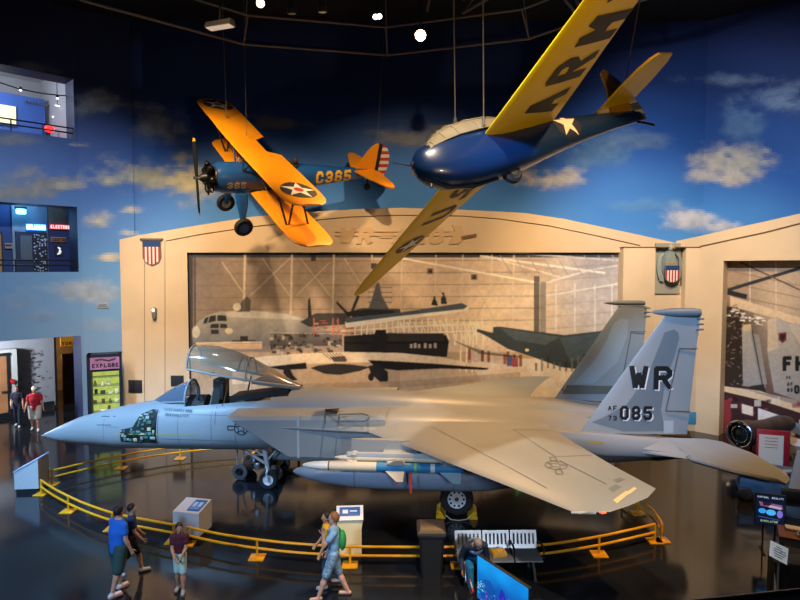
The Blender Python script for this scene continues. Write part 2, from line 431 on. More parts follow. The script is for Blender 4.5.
def sl(u, v=300):
    p = on_plane(u, v, CL, NL); return (p - CL).dot(DIAG)
S0 = sl(79.5); S1 = 6.4
H_UP = (S0, S1, zl(40, 134.5), zl(40, 72)); H_LO = (S0, S1, zl(40, 272), zl(40, 204.5)); H_DOOR = (S0 - .02, S1, 0.0, zl(40, 338.5))
wall_grid('wall_left', CL, DIAG, [0, S0 - .02, S0, S1, 9.5], sorted([0, H_DOOR[3], H_LO[2], H_LO[3], H_UP[2], H_UP[3], 16.5]), [H_UP, H_LO, H_DOOR])
wall_grid('wall_back', Vector((-12.6, 23.8, 0)), Vector((1.6, .95, 0)).normalized(), [0, 1.95], [0, 16.5], [])
wall_grid('wall_back_sky', Vector((-11.15, Y_SKY, 0)), Vector((1, 0, 0)), [0, 23.8], [5.5, 16.5], [])
o = bpy.data.objects['wall_back']; o.name = 'wall_back_corner'; bpy.data.objects['wall_back_sky'].name = 'wall_back'
PR = Vector((12.5, 24.9, 0)) + DR * -.3
wall_grid('wall_right', PR, DR, [0, 11], [5.5, 16.5], [])

# jambs and slabs of the left-wall openings (wall thickness)
mb = MB(); T = 1.0
for (s0, s1, z0, z1) in (H_UP, H_LO, H_DOOR):
    a = CL + DIAG * s0; b = a + NL * T
    mb.poly([(a.x, a.y, z0), (b.x, b.y, z0), (b.x, b.y, z1), (a.x, a.y, z1)])
    e = CL + DIAG * s1; g = e + NL * T
    for z in ((z0, z1) if z0 > .1 else (z1,)): mb.poly([(a.x, a.y, z), (e.x, e.y, z), (g.x, g.y, z), (b.x, b.y, z)])
struct('trim_1', mb, M_BLUEJAMB)

# ---- hangar-shaped facade around the big mural
def fp(u, v): p = at_y(u, v, Y_FAC); return (p.x, p.z)
arch = [(119.5, 239.5), (140, 235), (170, 230), (200, 225), (250, 217), (305, 212), (362, 209), (400, 207.8), (450, 209), (525, 213), (565, 219), (600, 226.5), (640, 235), (676, 243)]
zo = at_y(400, 252.5, Y_FAC).z; xl = at_y(187, 252, Y_FAC).x; xr = at_y(630, 252, Y_FAC).x; x0 = at_y(119.5, 240, Y_FAC).x; x1 = at_y(690, 240, Y_FAC).x
XZ = Matrix(((1, 0, 0, 0), (0, 0, -1, Y_SKY), (0, 1, 0, 0), (0, 0, 0, 1)))     # local x, y -> world x, z; thickness towards the hall
TH = Y_SKY - Y_FAC
mb = MB()
head = [fp(u, v) for u, v in arch]
mb.prism([(x0, zo)] + [(xl, zo), (xr, zo), (x1, zo)] + [(x1, head[-1][1])] + head[::-1], XZ, TH)
mb.prism([(x0, 0), (xl, 0), (xl, zo), (x0, zo)], XZ, TH)
mb.prism([(xr, 0), (x1, 0), (x1, zo), (xr, zo)], XZ, TH)
struct('wall_facade', mb, M_FACADE)
mb = MB()
def strip(pts, y, w=.03, d=.02):
    mb.path([(p.x, y, p.z) for p in pts], w, 6, flat=d / w)
gl = [(166, 241), (200, 234.5), (250, 227), (300, 221.5), (350, 217), (400, 215.2), (462, 216), (500, 219), (550, 226), (600, 236.5), (640, 245.5)]
strip([at_y(u, v, Y_FAC) for u, v in gl], Y_FAC)
for u in (144.5, 165): strip([at_y(u, 241, Y_FAC), at_y(u, 442, Y_FAC)], Y_FAC, .014, .01)
struct('trim_2', mb, M_GROOVE_SHADE)
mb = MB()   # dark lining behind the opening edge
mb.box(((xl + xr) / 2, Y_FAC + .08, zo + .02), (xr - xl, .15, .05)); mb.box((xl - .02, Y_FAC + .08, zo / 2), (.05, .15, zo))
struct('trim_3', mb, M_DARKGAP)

# ---- big column at the corner, with its recess
yc = 23.6
def cp(u, v): return at_y(u, v, yc)
ca, cb, cc_, cd = cp(623.5, 260).x, cp(655.5, 260).x, cp(686, 260).x, cp(718, 260).x
ztop = cp(660, 247.5).z
mb = MB()
mb.box(((ca + cb) / 2, yc + .6, ztop / 2), (cb - ca, 1.2, ztop), bev=.015)
mb.box(((cc_ + cd) / 2, yc + .6, ztop / 2), (cd - cc_, 1.2, ztop), bev=.015)
mb.box(((cb + cc_) / 2, yc + .8, ztop / 2), (cc_ - cb, .9, ztop))
struct('wall_pier', mb, M_FACADE)
mb = MB(); mb.box((cb + .02, yc + .33, ztop / 2), (.09, .06, ztop)); mb.box((cc_ - .03, yc + .33, ztop - .75), (.07, .06, 1.5)); mb.box(((ca + cd) / 2, yc + .2, ztop + .012), (cd - ca + .04, .46, .03))  # the two upright strips paint the recess shade; the ledge strip is trim
struct('trim_recess_shade', mb, M_GROOVE_SHADE)

# ---- right-hand facade (turned 45 degrees) and its opening
JR = on_plane(722.5, 300, CR, NR); sj = (JR - CR).dot(DR)
def rp(s, z, back=0): q = CR + DR * s + NR * back; return (q.x, q.y, z)
zr = on_plane(760, 260.5, CR, NR).z
ra = [(676, 241), (700, 236), (730, 229), (765, 221.5), (800, 213.5)]
rs = []
for u, v in ra:
    q = on_plane(u, v, CR, NR); rs.append(((q - CR).dot(DR), q.z))
sl_, zl_ = rs[-1]; sl0, zl0 = rs[-2]
for k in range(1, 6): rs.append((sl_ + k * 1.1, zl_ + (zl_ - zl0) / (sl_ - sl0) * 1.1 * k * (1 - .07 * k)))
RM = Matrix(((DR.x, 0, -NR.x, CR.x + NR.x * .8), (DR.y, 0, -NR.y, CR.y + NR.y * .8), (0, 1, 0, 0), (0, 0, 0, 1)))
mb = MB(); send = rs[-1][0]
mb.prism([(rs[0][0], zr), (send, zr)] + rs[::-1], RM, .8)
mb.prism([(rs[0][0], 0), (sj, 0), (sj, zr), (rs[0][0], zr)], RM, .8)
struct('wall_facade_right', mb, M_FACADE)
mb = MB()
mb.path([tuple(CR + DR * ((on_plane(u, v, CR, NR) - CR).dot(DR)) + Vector((0, 0, on_plane(u, v, CR, NR).z)) - NR * .005) for u, v in [(700, 246.5), (730, 240), (765, 232.5), (800, 223.5), (850, 211)]], .03, 6)
struct('trim_4', mb, M_GROOVE_SHADE)
# ================================================================ PRINTED WALL MURALS (flat pictures)
M_PRINT = paint_mat('mural_print', .6, .25)
c = Canvas(178, 244, 640, 452, 1.7)
c.grad([(190, 262, '6f6156'), (260, 262, '8d7a6a'), (330, 270, '9c8670'), (400, 275, 'c4a585'), (470, 270, 'd2b596'), (530, 262, 'b09c8c'), (600, 262, '8f8d94'), (200, 310, '8a7768'), (300, 305, 'a89078'), (400, 300, 'd8b48c'),
        (480, 310, 'e6c9a4'), (530, 300, 'd9c3a8'), (590, 300, 'b3aeb0'), (630, 320, 'a7a8b0'), (260, 350, '8c7a68'), (430, 345, 'cfae84')])
for v in range(262, 345, 12): c.line((187, v), (545, v - 2), 1.0, '75624f', .6)
for v in range(255, 345, 12): c.line((546, v + 2), (625, v - 4), .8, '77767c', .5)
c.rect(178, 244, 640, 257.5, '4a4f58', 1, '3c4048')
c.rect(178, 244, 193, 400, '33323a', .9)
for u in (195,): c.line((u, 256), (u, 345), 2, '3d3730', .8)
for u, w in ((245, 2.2), (292, 2), (334, 1.8), (372, 1.4), (402, 1.4), (436, 1.2), (463, 1.4), (492, 1.6), (514, 1.6)): c.line((u, 254), (u - 2, 345), w, 'd8c3a6', .7)
for a, b in (((262, 258), (290, 296)), ((290, 258), (250, 296)), ((300, 258), (332, 298)), ((330, 262), (296, 296)), ((222, 262), (244, 294)), ((344, 258), (366, 292)), ((470, 275), (500, 330)), ((500, 272), (470, 330)), ((402, 268), (434, 318)), ((434, 268), (402, 318))):
    c.line(a, b, 1.3, 'c9b294', .65)
c.line((400, 258), (545, 284), 2, 'efe0c8', .9); c.line((486, 256), (560, 277), 1.4, 'd9cdbb', .8); c.line((480, 256), (605, 273), 2.2, 'd6d0cc', .9); c.line((500, 252), (640, 262), 1.5, 'b9b9bf', .8)
c.line((545, 283), (590, 270), 2, 'cfcacb', .9); c.line((590, 270), (640, 262), 1.6, 'b5b6bc', .9); c.line((545, 296), (640, 280), 1.6, 'cfcfd2', .8)
for k in range(9): c.line((500 + k * 14, 255), (512 + k * 14, 275), 1, '8b8a90', .8)
c.rect(534, 276, 539.5, 345, '46474c', .9); c.rect(540, 282, 546, 345, '6e7078', .8)
for u in (556, 575, 595, 612): c.line((u, 284), (u, 332), 1.4, 'd2d2d6', .7)
for u in (562, 572, 583, 594): c.ell(u, 302, 5, 7, '9c9ca2', .35)
for u, v in ((430, 271), (474, 277)): c.rect(u - 3, v - 3, u + 3, v + 3, '6b5a48', .9); c.rect(u - 1.5, v - 1.5, u + 2, v + 2, '2c261f', .9)
c.rect(311, 255, 316, 261, '26262a', .9)
# floor of the printed hangar
c.poly([(178, 352), (640, 352), (640, 452), (178, 452)], 'b99668', 1, 'a98a60')
c.poly([(470, 362), (640, 352), (640, 452), (520, 452)], 'd6cbbb', .8, 'cabda8')
c.poly([(400, 372), (520, 364), (560, 400), (400, 400)], 'd7b583', .5)
# large grey transport aircraft
c.poly([(192, 336), (194, 328), (199, 321), (208, 315), (220, 311.5), (252, 310.5), (285, 313), (310, 319), (325, 327), (330, 345), (200, 347), (193, 342)], 'a8a39b', 1, '6f6d6b')
c.poly([(225, 312), (252, 311), (285, 314), (308, 320), (250, 318), (228, 317)], 'c2bcb2', .8)
for q in ([(210, 316), (216, 315), (216, 321), (208, 323)], [(217.5, 315), (226, 315.5), (227, 321), (217.5, 321)], [(205, 318), (209, 316.5), (207, 323), (203, 324)], [(211, 324), (219, 323.5), (219, 328), (210, 328)], [(220, 323.5), (227, 324), (227, 328), (220, 328)], [(211, 329.5), (219, 329.5), (219, 334), (211, 334)]): c.poly(q, '2e3136')
c.ell(229, 331, 4, 3, 'd8c58a'); c.ell(196, 332, 4, 6, 'cfc5b2', .8)
c.rect(240, 336, 248, 346, '2a2622'); c.rect(232, 340, 256, 346, '3a342e', .8)
c.poly([(236, 312), (242, 301), (247, 296), (251, 300), (250, 312)], '383a40', .85); c.ell(237, 307, 4, 4, 'cfc4ac', .8)
c.poly([(308, 318), (308, 300), (310, 297), (312, 318)], '2b2d33'); c.poly([(337, 301), (352, 316), (350, 319), (336, 303)], '2b2d33'); c.poly([(360, 296), (351, 318), (348, 318), (357, 295)], '2b2d33')
c.poly([(300, 322), (316, 313), (345, 313), (362, 308), (400, 309), (402, 318), (340, 325), (310, 327)], '32353b', .95)
c.poly([(345, 312), (372, 309), (395, 311), (392, 317), (350, 319)], '20242b')
# dark tower of lights
c.poly([(368, 309), (373, 296), (376, 284), (379, 282), (382, 296), (389, 309)], '4a5464', .95)
for v in (287, 292, 297, 302): c.line((368, v), (392, v + .5), 1, '5a6272', .9)
c.rect(371, 263, 377, 269, '2f3036', .9)
# work stands and clutter
c.rect(270, 332, 342, 346, '77706a', 1, '4a4643'); c.line((270, 332.5), (342, 334), 1, 'c0b09c', .8)
c.rect(196, 343, 262, 349, 'd2aa72'); c.line((196, 343), (262, 342), 1, 'f0d2a0')
rng = random.Random(4)
for k in range(150):
    u = rng.uniform(268, 400); v = rng.uniform(333, 356); c.rect(u, v, u + rng.uniform(1, 6), v + rng.uniform(1, 4), rng.choice(['1d1b1a', '2a2726', '3c3733', '8c7f70', 'c9b79c', '161516', '5a534a']), .85)
for k in range(26):
    u = rng.uniform(312, 356); v = rng.uniform(319, 333); c.rect(u, v, u + rng.uniform(2, 6), v + rng.uniform(.8, 2), rng.choice(['c4512e', 'b0442a', 'd8714a', '7a3a28']), .85)
for u in (314, 333, 338, 347): c.line((u, 318), (u, 336), 1.2, 'c85a38', .9)
c.ell(351, 318, 1.6, 2, 'd24a30'); c.rect(349, 320, 353, 329, 'c43c2c'); c.rect(350, 341, 356, 352, 'a23028')
c.line((340, 331), (490, 322), 1.6, 'e6cfa6', .9); c.line((360, 327), (480, 318), 1.4, 'd8bf98', .9)
for k in range(22):
    u = 356 + k * 6; c.line((u, 318 + (k % 3)), (u + rng.uniform(-3, 3), 345), 1.2, 'f2dfbc', .95)
for k in range(12):
    u = 400 + k * 7; c.line((u, 322), (u + 8, 340), 1.1, 'f4e4c6', .9)
for v in (326, 333): c.line((395, v + 1), (478, v - 2), 1.5, 'f2dfbc', .95)
for u in (462, 468, 474): c.line((u, 322), (u - 2, 372), 1.3, 'f0dcb6', .9)
# blue-topped wing section under work and two people on it
c.poly([(345, 322), (400, 314), (462, 304), (469, 307), (468, 311), (400, 320), (346, 328)], 'e8dcc8'); c.poly([(345, 318), (400, 312.5), (462, 303), (468, 306), (464, 309), (400, 316), (346, 323)], '3e5566')
c.poly([(431, 305), (433, 299), (435, 298), (437, 302), (438, 306)], '1e2430'); c.poly([(441, 304), (441, 298), (444, 294), (446, 298), (447, 304)], '27303c'); c.ell(434.5, 297.5, 1.2, 1.4, '3a2c22'); c.ell(443, 293.6, 1.2, 1.4, '3a2c22')
# black panels with white lettering
c.poly([(344, 336), (388, 333), (446, 335), (449, 341), (447, 357), (344, 354)], '201d1b'); c.rect(388, 333, 444, 341, '2d2a28'); c.rect(344, 342, 449, 344, '0e0d0d')
c.poly([(370, 344), (376, 330), (386, 330), (386, 356), (370, 356)], '17161a')
for k, u in enumerate((410, 414, 418, 424, 429, 434)): c.rect(u, 344 - k % 2, u + 2.4, 348, 'b9aea0', .8)
# white wing in the foreground of the print
c.poly([(232, 363), (262, 356.5), (300, 353.5), (345, 352), (400, 353), (440, 357), (490, 367), (488, 369.5), (440, 367), (380, 362), (300, 364), (250, 372), (300, 384), (232, 384)], 'e8cc9c', 1, 'cfae7c')
c.poly([(266, 367), (306, 362.5), (307, 369), (282, 370)], '17130f'); c.poly([(368, 360), (400, 361.5), (440, 364), (489, 368), (487, 370), (440, 368.5), (398, 370.5), (376, 368)], '17130f')
c.poly([(310, 368), (318, 365.5), (335, 363.5), (352, 364.5), (371, 367), (360, 371), (340, 375), (325, 374)], '2c2723'); c.poly([(330, 357), (345, 356), (347, 362), (334, 362)], '2a241e', .9)
for k in range(6): c.line((323 + k * 3.2, 353), (331 + k * 3.2, 360), .9, '4a3a2a', .8)
c.poly([(284, 367), (288, 364), (293, 375), (298, 380), (290, 381), (283, 373)], '201c1c'); c.poly([(368, 366), (378, 364), (388, 372), (388, 381), (380, 382), (371, 374)], '1d1b1e'); c.ell(371, 377, 3, 4, '16151a'); c.ell(385, 378, 3.4, 4, '16151a')
c.poly([(300, 384), (400, 381), (520, 372), (520, 378), (400, 388), (300, 390)], '8e7454', .5)
# dark teal aircraft body on the right
c.poly([(476, 331), (478, 329), (493, 333), (493, 327), (500, 326.5), (540, 332), (565, 335), (600, 331), (640, 318), (640, 368), (600, 372), (560, 367), (530, 356), (508, 349), (488, 337)], '34444f', 1, '2a3944')
c.poly([(500, 328), (540, 334), (560, 337), (545, 345), (515, 340)], '4c6070', .6); c.ell(527, 350, 2, 1.4, 'd8c8a0'); c.poly([(560, 338), (620, 330), (625, 350), (570, 362)], '3c5568', .7)
for k in range(16): c.rect(535 + k * 6, 356 + rng.uniform(-3, 8), 537 + k * 6, 370 + rng.uniform(-2, 3), rng.choice(['1c242b', '46535c', '59666c']), .8)
# red carts
for k in range(17):
    u = 468 + k * 3.2; c.rect(u, 347 + k * .55 + rng.uniform(-3, 2), u + 3, 360 + k * .4, rng.choice(['8e2a2a', 'a33433', '6f2326', 'b9a593', '7a2c30', 'c0b0a0']), .9)
c.rect(507, 356, 512, 366, '3d4f94'); c.rect(512, 358, 518, 367, 'a03036'); c.poly([(452, 340), (486, 352), (520, 356), (520, 358), (480, 354)], '2a211c', .7)
c.noise(.07, 2, 4); c.noise(.1, 5, 5); c.noise(.09, 16, 6); c.blur(1)
c.fade(.72, 1.34)
mural = c.build('wall_mural', plane_place((0, Y_MUR, 0), (0, 1, 0)), M_PRINT)
tag(mural, 'huge photographic mural of aircraft under repair in a hangar, framed by beige arch', 'mural')

MRP = CR + NR * .55
c = Canvas(718, 250, 905, 478, 1.9)
c.grad([(730, 275, 'a88a6a'), (800, 275, 'b39a80'), (735, 330, '3c2c22'), (780, 300, 'c5a884'), (735, 380, '2c211c'), (800, 330, 'a89a8a'), (780, 420, '6b2a2a'), (830, 300, 'b39a80')])
for k in range(5): c.line((724 + k * 26, 258), (724 + k * 26, 310), 1.4, 'd6c2a6', .8)
for v in (268, 280, 292, 304): c.line((735, v + 4), (840, v + 26), 1, '7d6650', .7)
c.line((728, 290), (840, 256), 3.5, '2c3038'); c.line((727, 292), (747, 297), 5, '23262c'); c.line((740, 262), (800, 290), 1.6, '5c4a3c')
c.poly([(730, 296), (905, 350), (905, 365), (800, 325), (730, 306)], 'dcbd92', .9)
rng = random.Random(9)
c.poly([(722, 305), (742, 310), (744, 386), (722, 388)], '30231c')
for k in range(120):
    u = rng.uniform(723, 744); v = rng.uniform(306, 386); c.line((u, v), (u + rng.uniform(-4, 5), v + rng.uniform(-3, 3)), .9, rng.choice(['594435', '1c1512', '7e6a54', '2c201a', '94836c']), .8)
for k in range(50):
    u = rng.uniform(726, 768); v = 308 + (u - 726) * .34 + rng.uniform(-2, 8); c.rect(u, v, u + rng.uniform(2, 5), v + 1.3, rng.choice(['e9dfcf', 'cdbda6', '6d5a48', 'f2ead8']), .9)
c.poly([(742, 327), (751, 325), (753, 338), (766, 388), (743, 386)], 'a9a198', 1, '8f8c8a'); c.poly([(750, 332), (759, 335), (767, 384), (760, 386)], '8d8a88'); c.line((752, 330), (763, 388), 1.6, '4a4644')
c.poly([(743, 325), (751, 324), (750, 331), (743, 331)], 'cfae7c')
c.poly([(768, 320), (777, 317), (786, 322), (800, 352), (840, 400), (840, 415), (774, 392), (767, 350)], 'aaa59e', 1, '8e8b89'); c.poly([(768, 320), (776, 317.5), (778, 348), (768, 352)], 'cdb592', .8); c.poly([(788, 325), (796, 322), (815, 350), (810, 360)], 'b8ada0')
c.poly([(778.5, 333), (786.5, 332), (786.5, 340), (782.5, 343.5), (778.5, 340)], '7a2420'); c.poly([(780, 334.5), (785.5, 334), (785, 338), (782.5, 341.5), (780.5, 339)], '241a1a')
c.text('FH', 782.5, 371, 15, '15151a', sw=.26); c.text('WO', 786, 379, 3, '2a282a', sw=.3); c.text('AF', 787, 386, 4, '2a282a', sw=.3); c.text('80', 787, 392, 4, '2a282a', sw=.3); c.text('0', 794, 394, 9, '15151a', sw=.26)
c.poly([(750, 386), (764, 384), (766, 393), (748, 394)], '2a2624')
c.poly([(722, 386), (760, 391), (840, 418), (840, 426), (760, 400), (722, 391)], 'd9bd92'); c.poly([(745, 389), (840, 409), (840, 418), (760, 394)], '9a8d80')
c.poly([(722, 391), (760, 400), (905, 446), (905, 480), (718, 480)], '3c1f20')
for k in range(160):
    u = rng.uniform(722, 900); v = rng.uniform(396, 465) + max(0, u - 840) * .3; c.rect(u, v, u + rng.uniform(2, 8), v + rng.uniform(2, 7), rng.choice(['8e2028', 'a8242c', '5a161c', '2a2024', '1b1518', 'c9c0ba', '7a2026', '302c30']), .75)
c.poly([(758, 408), (784, 417), (785, 430), (758, 421)], 'd5d2d6'); c.poly([(788, 420), (840, 438), (840, 448), (788, 431)], '6f7f9a'); c.rect(724, 400, 731, 440, '8e1d22'); c.poly([(742, 404), (753, 407), (753, 416), (742, 413)], 'e2d5c0')
c.poly([(790, 436), (840, 452), (840, 470), (790, 462)], 'e3cfcb')
c.blur(1); c.noise(.1, 4, 8); c.fade(.8, 1.08)
m2 = c.build('wall_mural', plane_place(MRP, NR), M_PRINT)
tag(m2, 'photographic mural of grey tails lettered FH and red carts, beside the beige column', 'mural')
# ================================================================ THE GREY TWIN-TAIL FIGHTER
TH15 = .0813
N15 = Vector((-10.6, 17.93, 0))
A15 = Vector((math.cos(TH15), -math.sin(TH15), 0)); S15 = Vector((math.sin(TH15), math.cos(TH15), 0))
def onY(u, v, Y):
    d = ray(u, v); t = (Y - (EYE - N15).dot(S15)) / d.dot(S15); q = EYE + d * t - N15; return Vector((q.dot(A15), q.dot(S15), q.z))
def onZ(u, v, Z):
    d = ray(u, v); q = EYE + d * ((Z - CAM_H) / d.z) - N15; return Vector((q.dot(A15), q.dot(S15), q.z))
GREY = mat('fighter_grey', '8f979a', .42, var=.05, scale=.9, bump=.02)
GREY2 = mat('fighter_dark_grey', '6a7880', .45, var=.05, scale=1.5)
PALE = mat('fighter_pale_grey', 'aab6bc', .45, var=.04)
PLINE = mat('panel_line_grey', '5b676e', .6)
DECAL = mat('decal_black', '15181c', .55)
DECALW = mat('decal_white', 'd7dde0', .55)
COCKPIT = mat('cockpit_dark', '17181a', .7, var=.3, scale=8)
RUBBER = mat('tyre_rubber', '141415', .75, var=.2, scale=6)
WHITEP = mat('gear_white', 'cfd4d6', .4)
ALU = mat('bare_metal', 'a9adb0', .3, metal=.9)
DKMETAL = mat('nozzle_metal', '4b4744', .4, metal=.8, var=.3)
GLASS = mat('canopy_glass', '978b75', .1, alpha=.6, spec=.8, coat=.3)
WGLASS = mat('windscreen_glass', '55687a', .08, alpha=.82, spec=.9, coat=.5)
YEL = mat('safety_yellow', 'e8b11c', .4)
RED = mat('signal_red', 'c02a26', .5)
F15 = thing('fighter_jet', 'grey twin-tailed fighter jet on its wheels with canopy open, tail reads WR 085', 'fighter jet', N15, -TH15)
def sect(x, zb, zt, hw, e=2.4, n=44, y0=0.0, skew=0.0, top=None):
    out = []; zc = (zb + zt) / 2; h = (zt - zb) / 2
    for i in range(n):
        t = -PI / 2 + 2 * PI * i / n; cs, sn = math.cos(t), math.sin(t)
        y = hw * math.copysign(abs(cs) ** (2 / e), cs); z = zc + h * math.copysign(abs(sn) ** (2 / e), sn)
        out.append((x + skew * (zt - z), y0 + y, z))
    return out
# --- forward fuselage, spine; the cockpit trench is cut into the loft
prof = [(-.20, 1.40, 1.47, .03), (-.05, 1.36, 1.55, .10), (.33, 1.27, 1.74, .23), (.97, 1.20, 2.02, .39), (1.6, 1.17, 2.2, .50), (2.23, 1.16, 2.36, .58), (2.9, 1.17, 2.5, .64), (3.4, 1.175, 2.58, .68), (4.0, 1.18, 2.63, .72), (4.5, 1.19, 2.68, .75),
        (5.4, 1.2, 2.78, .79), (6.2, 1.22, 2.87, .82), (7.0, 1.26, 2.95, .84), (7.55, 1.3, 3.0, .85), (8.3, 1.36, 3.02, .86), (9.5, 1.4, 3.0, .86), (11, 1.45, 2.95, .85), (13, 1.6, 2.86, .8), (14.6, 1.7, 2.76, .7), (16, 1.8, 2.6, .5), (17.3, 1.9, 2.4, .3)]
def PI_(x, k): return float(np.interp(x, [p[0] for p in prof], [p[k] for p in prof]))
xs = sorted(set([p[0] for p in prof] + [4.46, 4.47, 7.50, 7.51]))
secs = []; trench_rows = []
for x in xs:
    q = sect(x, PI_(x, 1), PI_(x, 2), PI_(x, 3), 2.1 if x < 2 else 2.45)
    if 4.465 < x < 7.505:
        d = .8 if x < 6.3 else .28
        w = .5 if x < 6.6 else .5 - (x - 6.6) * .2
        q = [(a, b, (PI_(x, 2) - d) if (abs(b) < w and z > PI_(x, 1) + .8) else z) for a, b, z in q]
        trench_rows.append(len(secs))
    secs.append(q)
mb = MB()
def fwd_mi(i, j):
    t = -PI / 2 + 2 * PI * (j + .5) / 44
    return 1 if (i in trench_rows and i + 1 in trench_rows and math.sin(t) > 0 and abs(PI_(xs[i], 3) * math.copysign(abs(math.cos(t)) ** (2 / 2.45), math.cos(t))) < .5) else 0
mb.loft(secs, mif=fwd_mi)
fus = mb.build('forward_fuselage', [GREY, COCKPIT], F15, sharp=40)
mb = MB(); mb.tube((-.27, 0, 1.43), (-.17, 0, 1.435), .012, .035, 10); label(mb.build('nose_tip', PALE, F15), 'pale pointed nose tip')
# --- centre body
mb = MB()
mb.loft([sect(x, zb, zt, hw, e, 48) for x, zb, zt, hw, e in [(8.3, 1.45, 2.5, 1.7, 5), (9.3, 1.42, 2.66, 1.93, 5), (10.6, 1.4, 2.72, 1.95, 5), (12.2, 1.4, 2.72, 1.95, 4.5), (13.8, 1.45, 2.68, 1.9, 4), (15.2, 1.52, 2.6, 1.75, 3.2), (16.5, 1.6, 2.5, 1.5, 2.6)]])
mb.build('centre_fuselage', GREY, F15)
# --- air intakes: slanted open boxes
for sgn, nm in ((-1, 'p'), (1, 's')):
    mb = MB()
    def ring(s, grow):
        x0 = 6.22 + s * 4.2; k = 1.62 * (1 - s); zt = 2.62 + .1 * s + grow; zb = 1.46 - .04 * s - grow
        q = []
        for (y, z) in ((.98 - grow, zt), (1.86 + grow, zt - .015), (1.93 + grow, zt - .1), (1.93 + grow, zb + .15), (1.84 + grow, zb), (.98 - grow, zb)):
            q.append((x0 + k * (zt - z), sgn * y, z))
        return q
    mb.loft([ring(s, 0) for s in (0, .15, .4, .7, 1)], caps=False)
    inner = []
    for s in (0, .12, .3):
        inner.append([(x + .02, y, z) for x, y, z in ring(s, -.05)])
    mb.loft(inner, caps=False, mi=1)
    a, b = ring(0, 0), inner[0]
    mb.loft([a, b], caps=False)
    mb.poly(inner[-1], 2)
    mb.build('air_intake', [GREY, PALE, COCKPIT], F15, sharp=30)
    mb = MB()   # fairing in front of the wing root
    mb.loft([[(x, sgn * (1.9 + w * math.cos(t)), 2.36 + h * math.sin(t)) for t in [2 * PI * i / 12 for i in range(12)]] for x, w, h in ((7.5, .01, .01), (8.2, .09, .05), (9.2, .2, .09), (10.2, .25, .1))])
    mb.build('wing_root_fairing', GREY, F15)
# --- engine nacelles and nozzles
for sgn in (-1, 1):
    mb = MB(); mb.loft([sect(x, 1.92 - r, 1.92 + r, r * 1.08, 2.4, 32, sgn * .75) for x, r in ((13.2, .68), (15, .66), (16.4, .58), (17.3, .5))])
    mb.build('engine_nacelle', GREY2, F15)
    mb = MB(); M = frame((17.25, sgn * .75, 1.88), (1, 0, 0)) @ Matrix.Diagonal((.82, .82, .85, 1))
    mb.lathe([(.6, 0), (.6, .25), (.55, .8), (.47, 1.25), (.44, 1.25), (.5, .7), (.5, .2), (.05, .1)], 30, 0, M)
    for k in range(15):
        a = 2 * PI * k / 15; mb.tube(M @ Vector((.607 * math.cos(a), .607 * math.sin(a), .3)), M @ Vector((.478 * math.cos(a), .478 * math.sin(a), 1.24)), .014, n=6)
    mb.build('exhaust_nozzle', DKMETAL, F15)
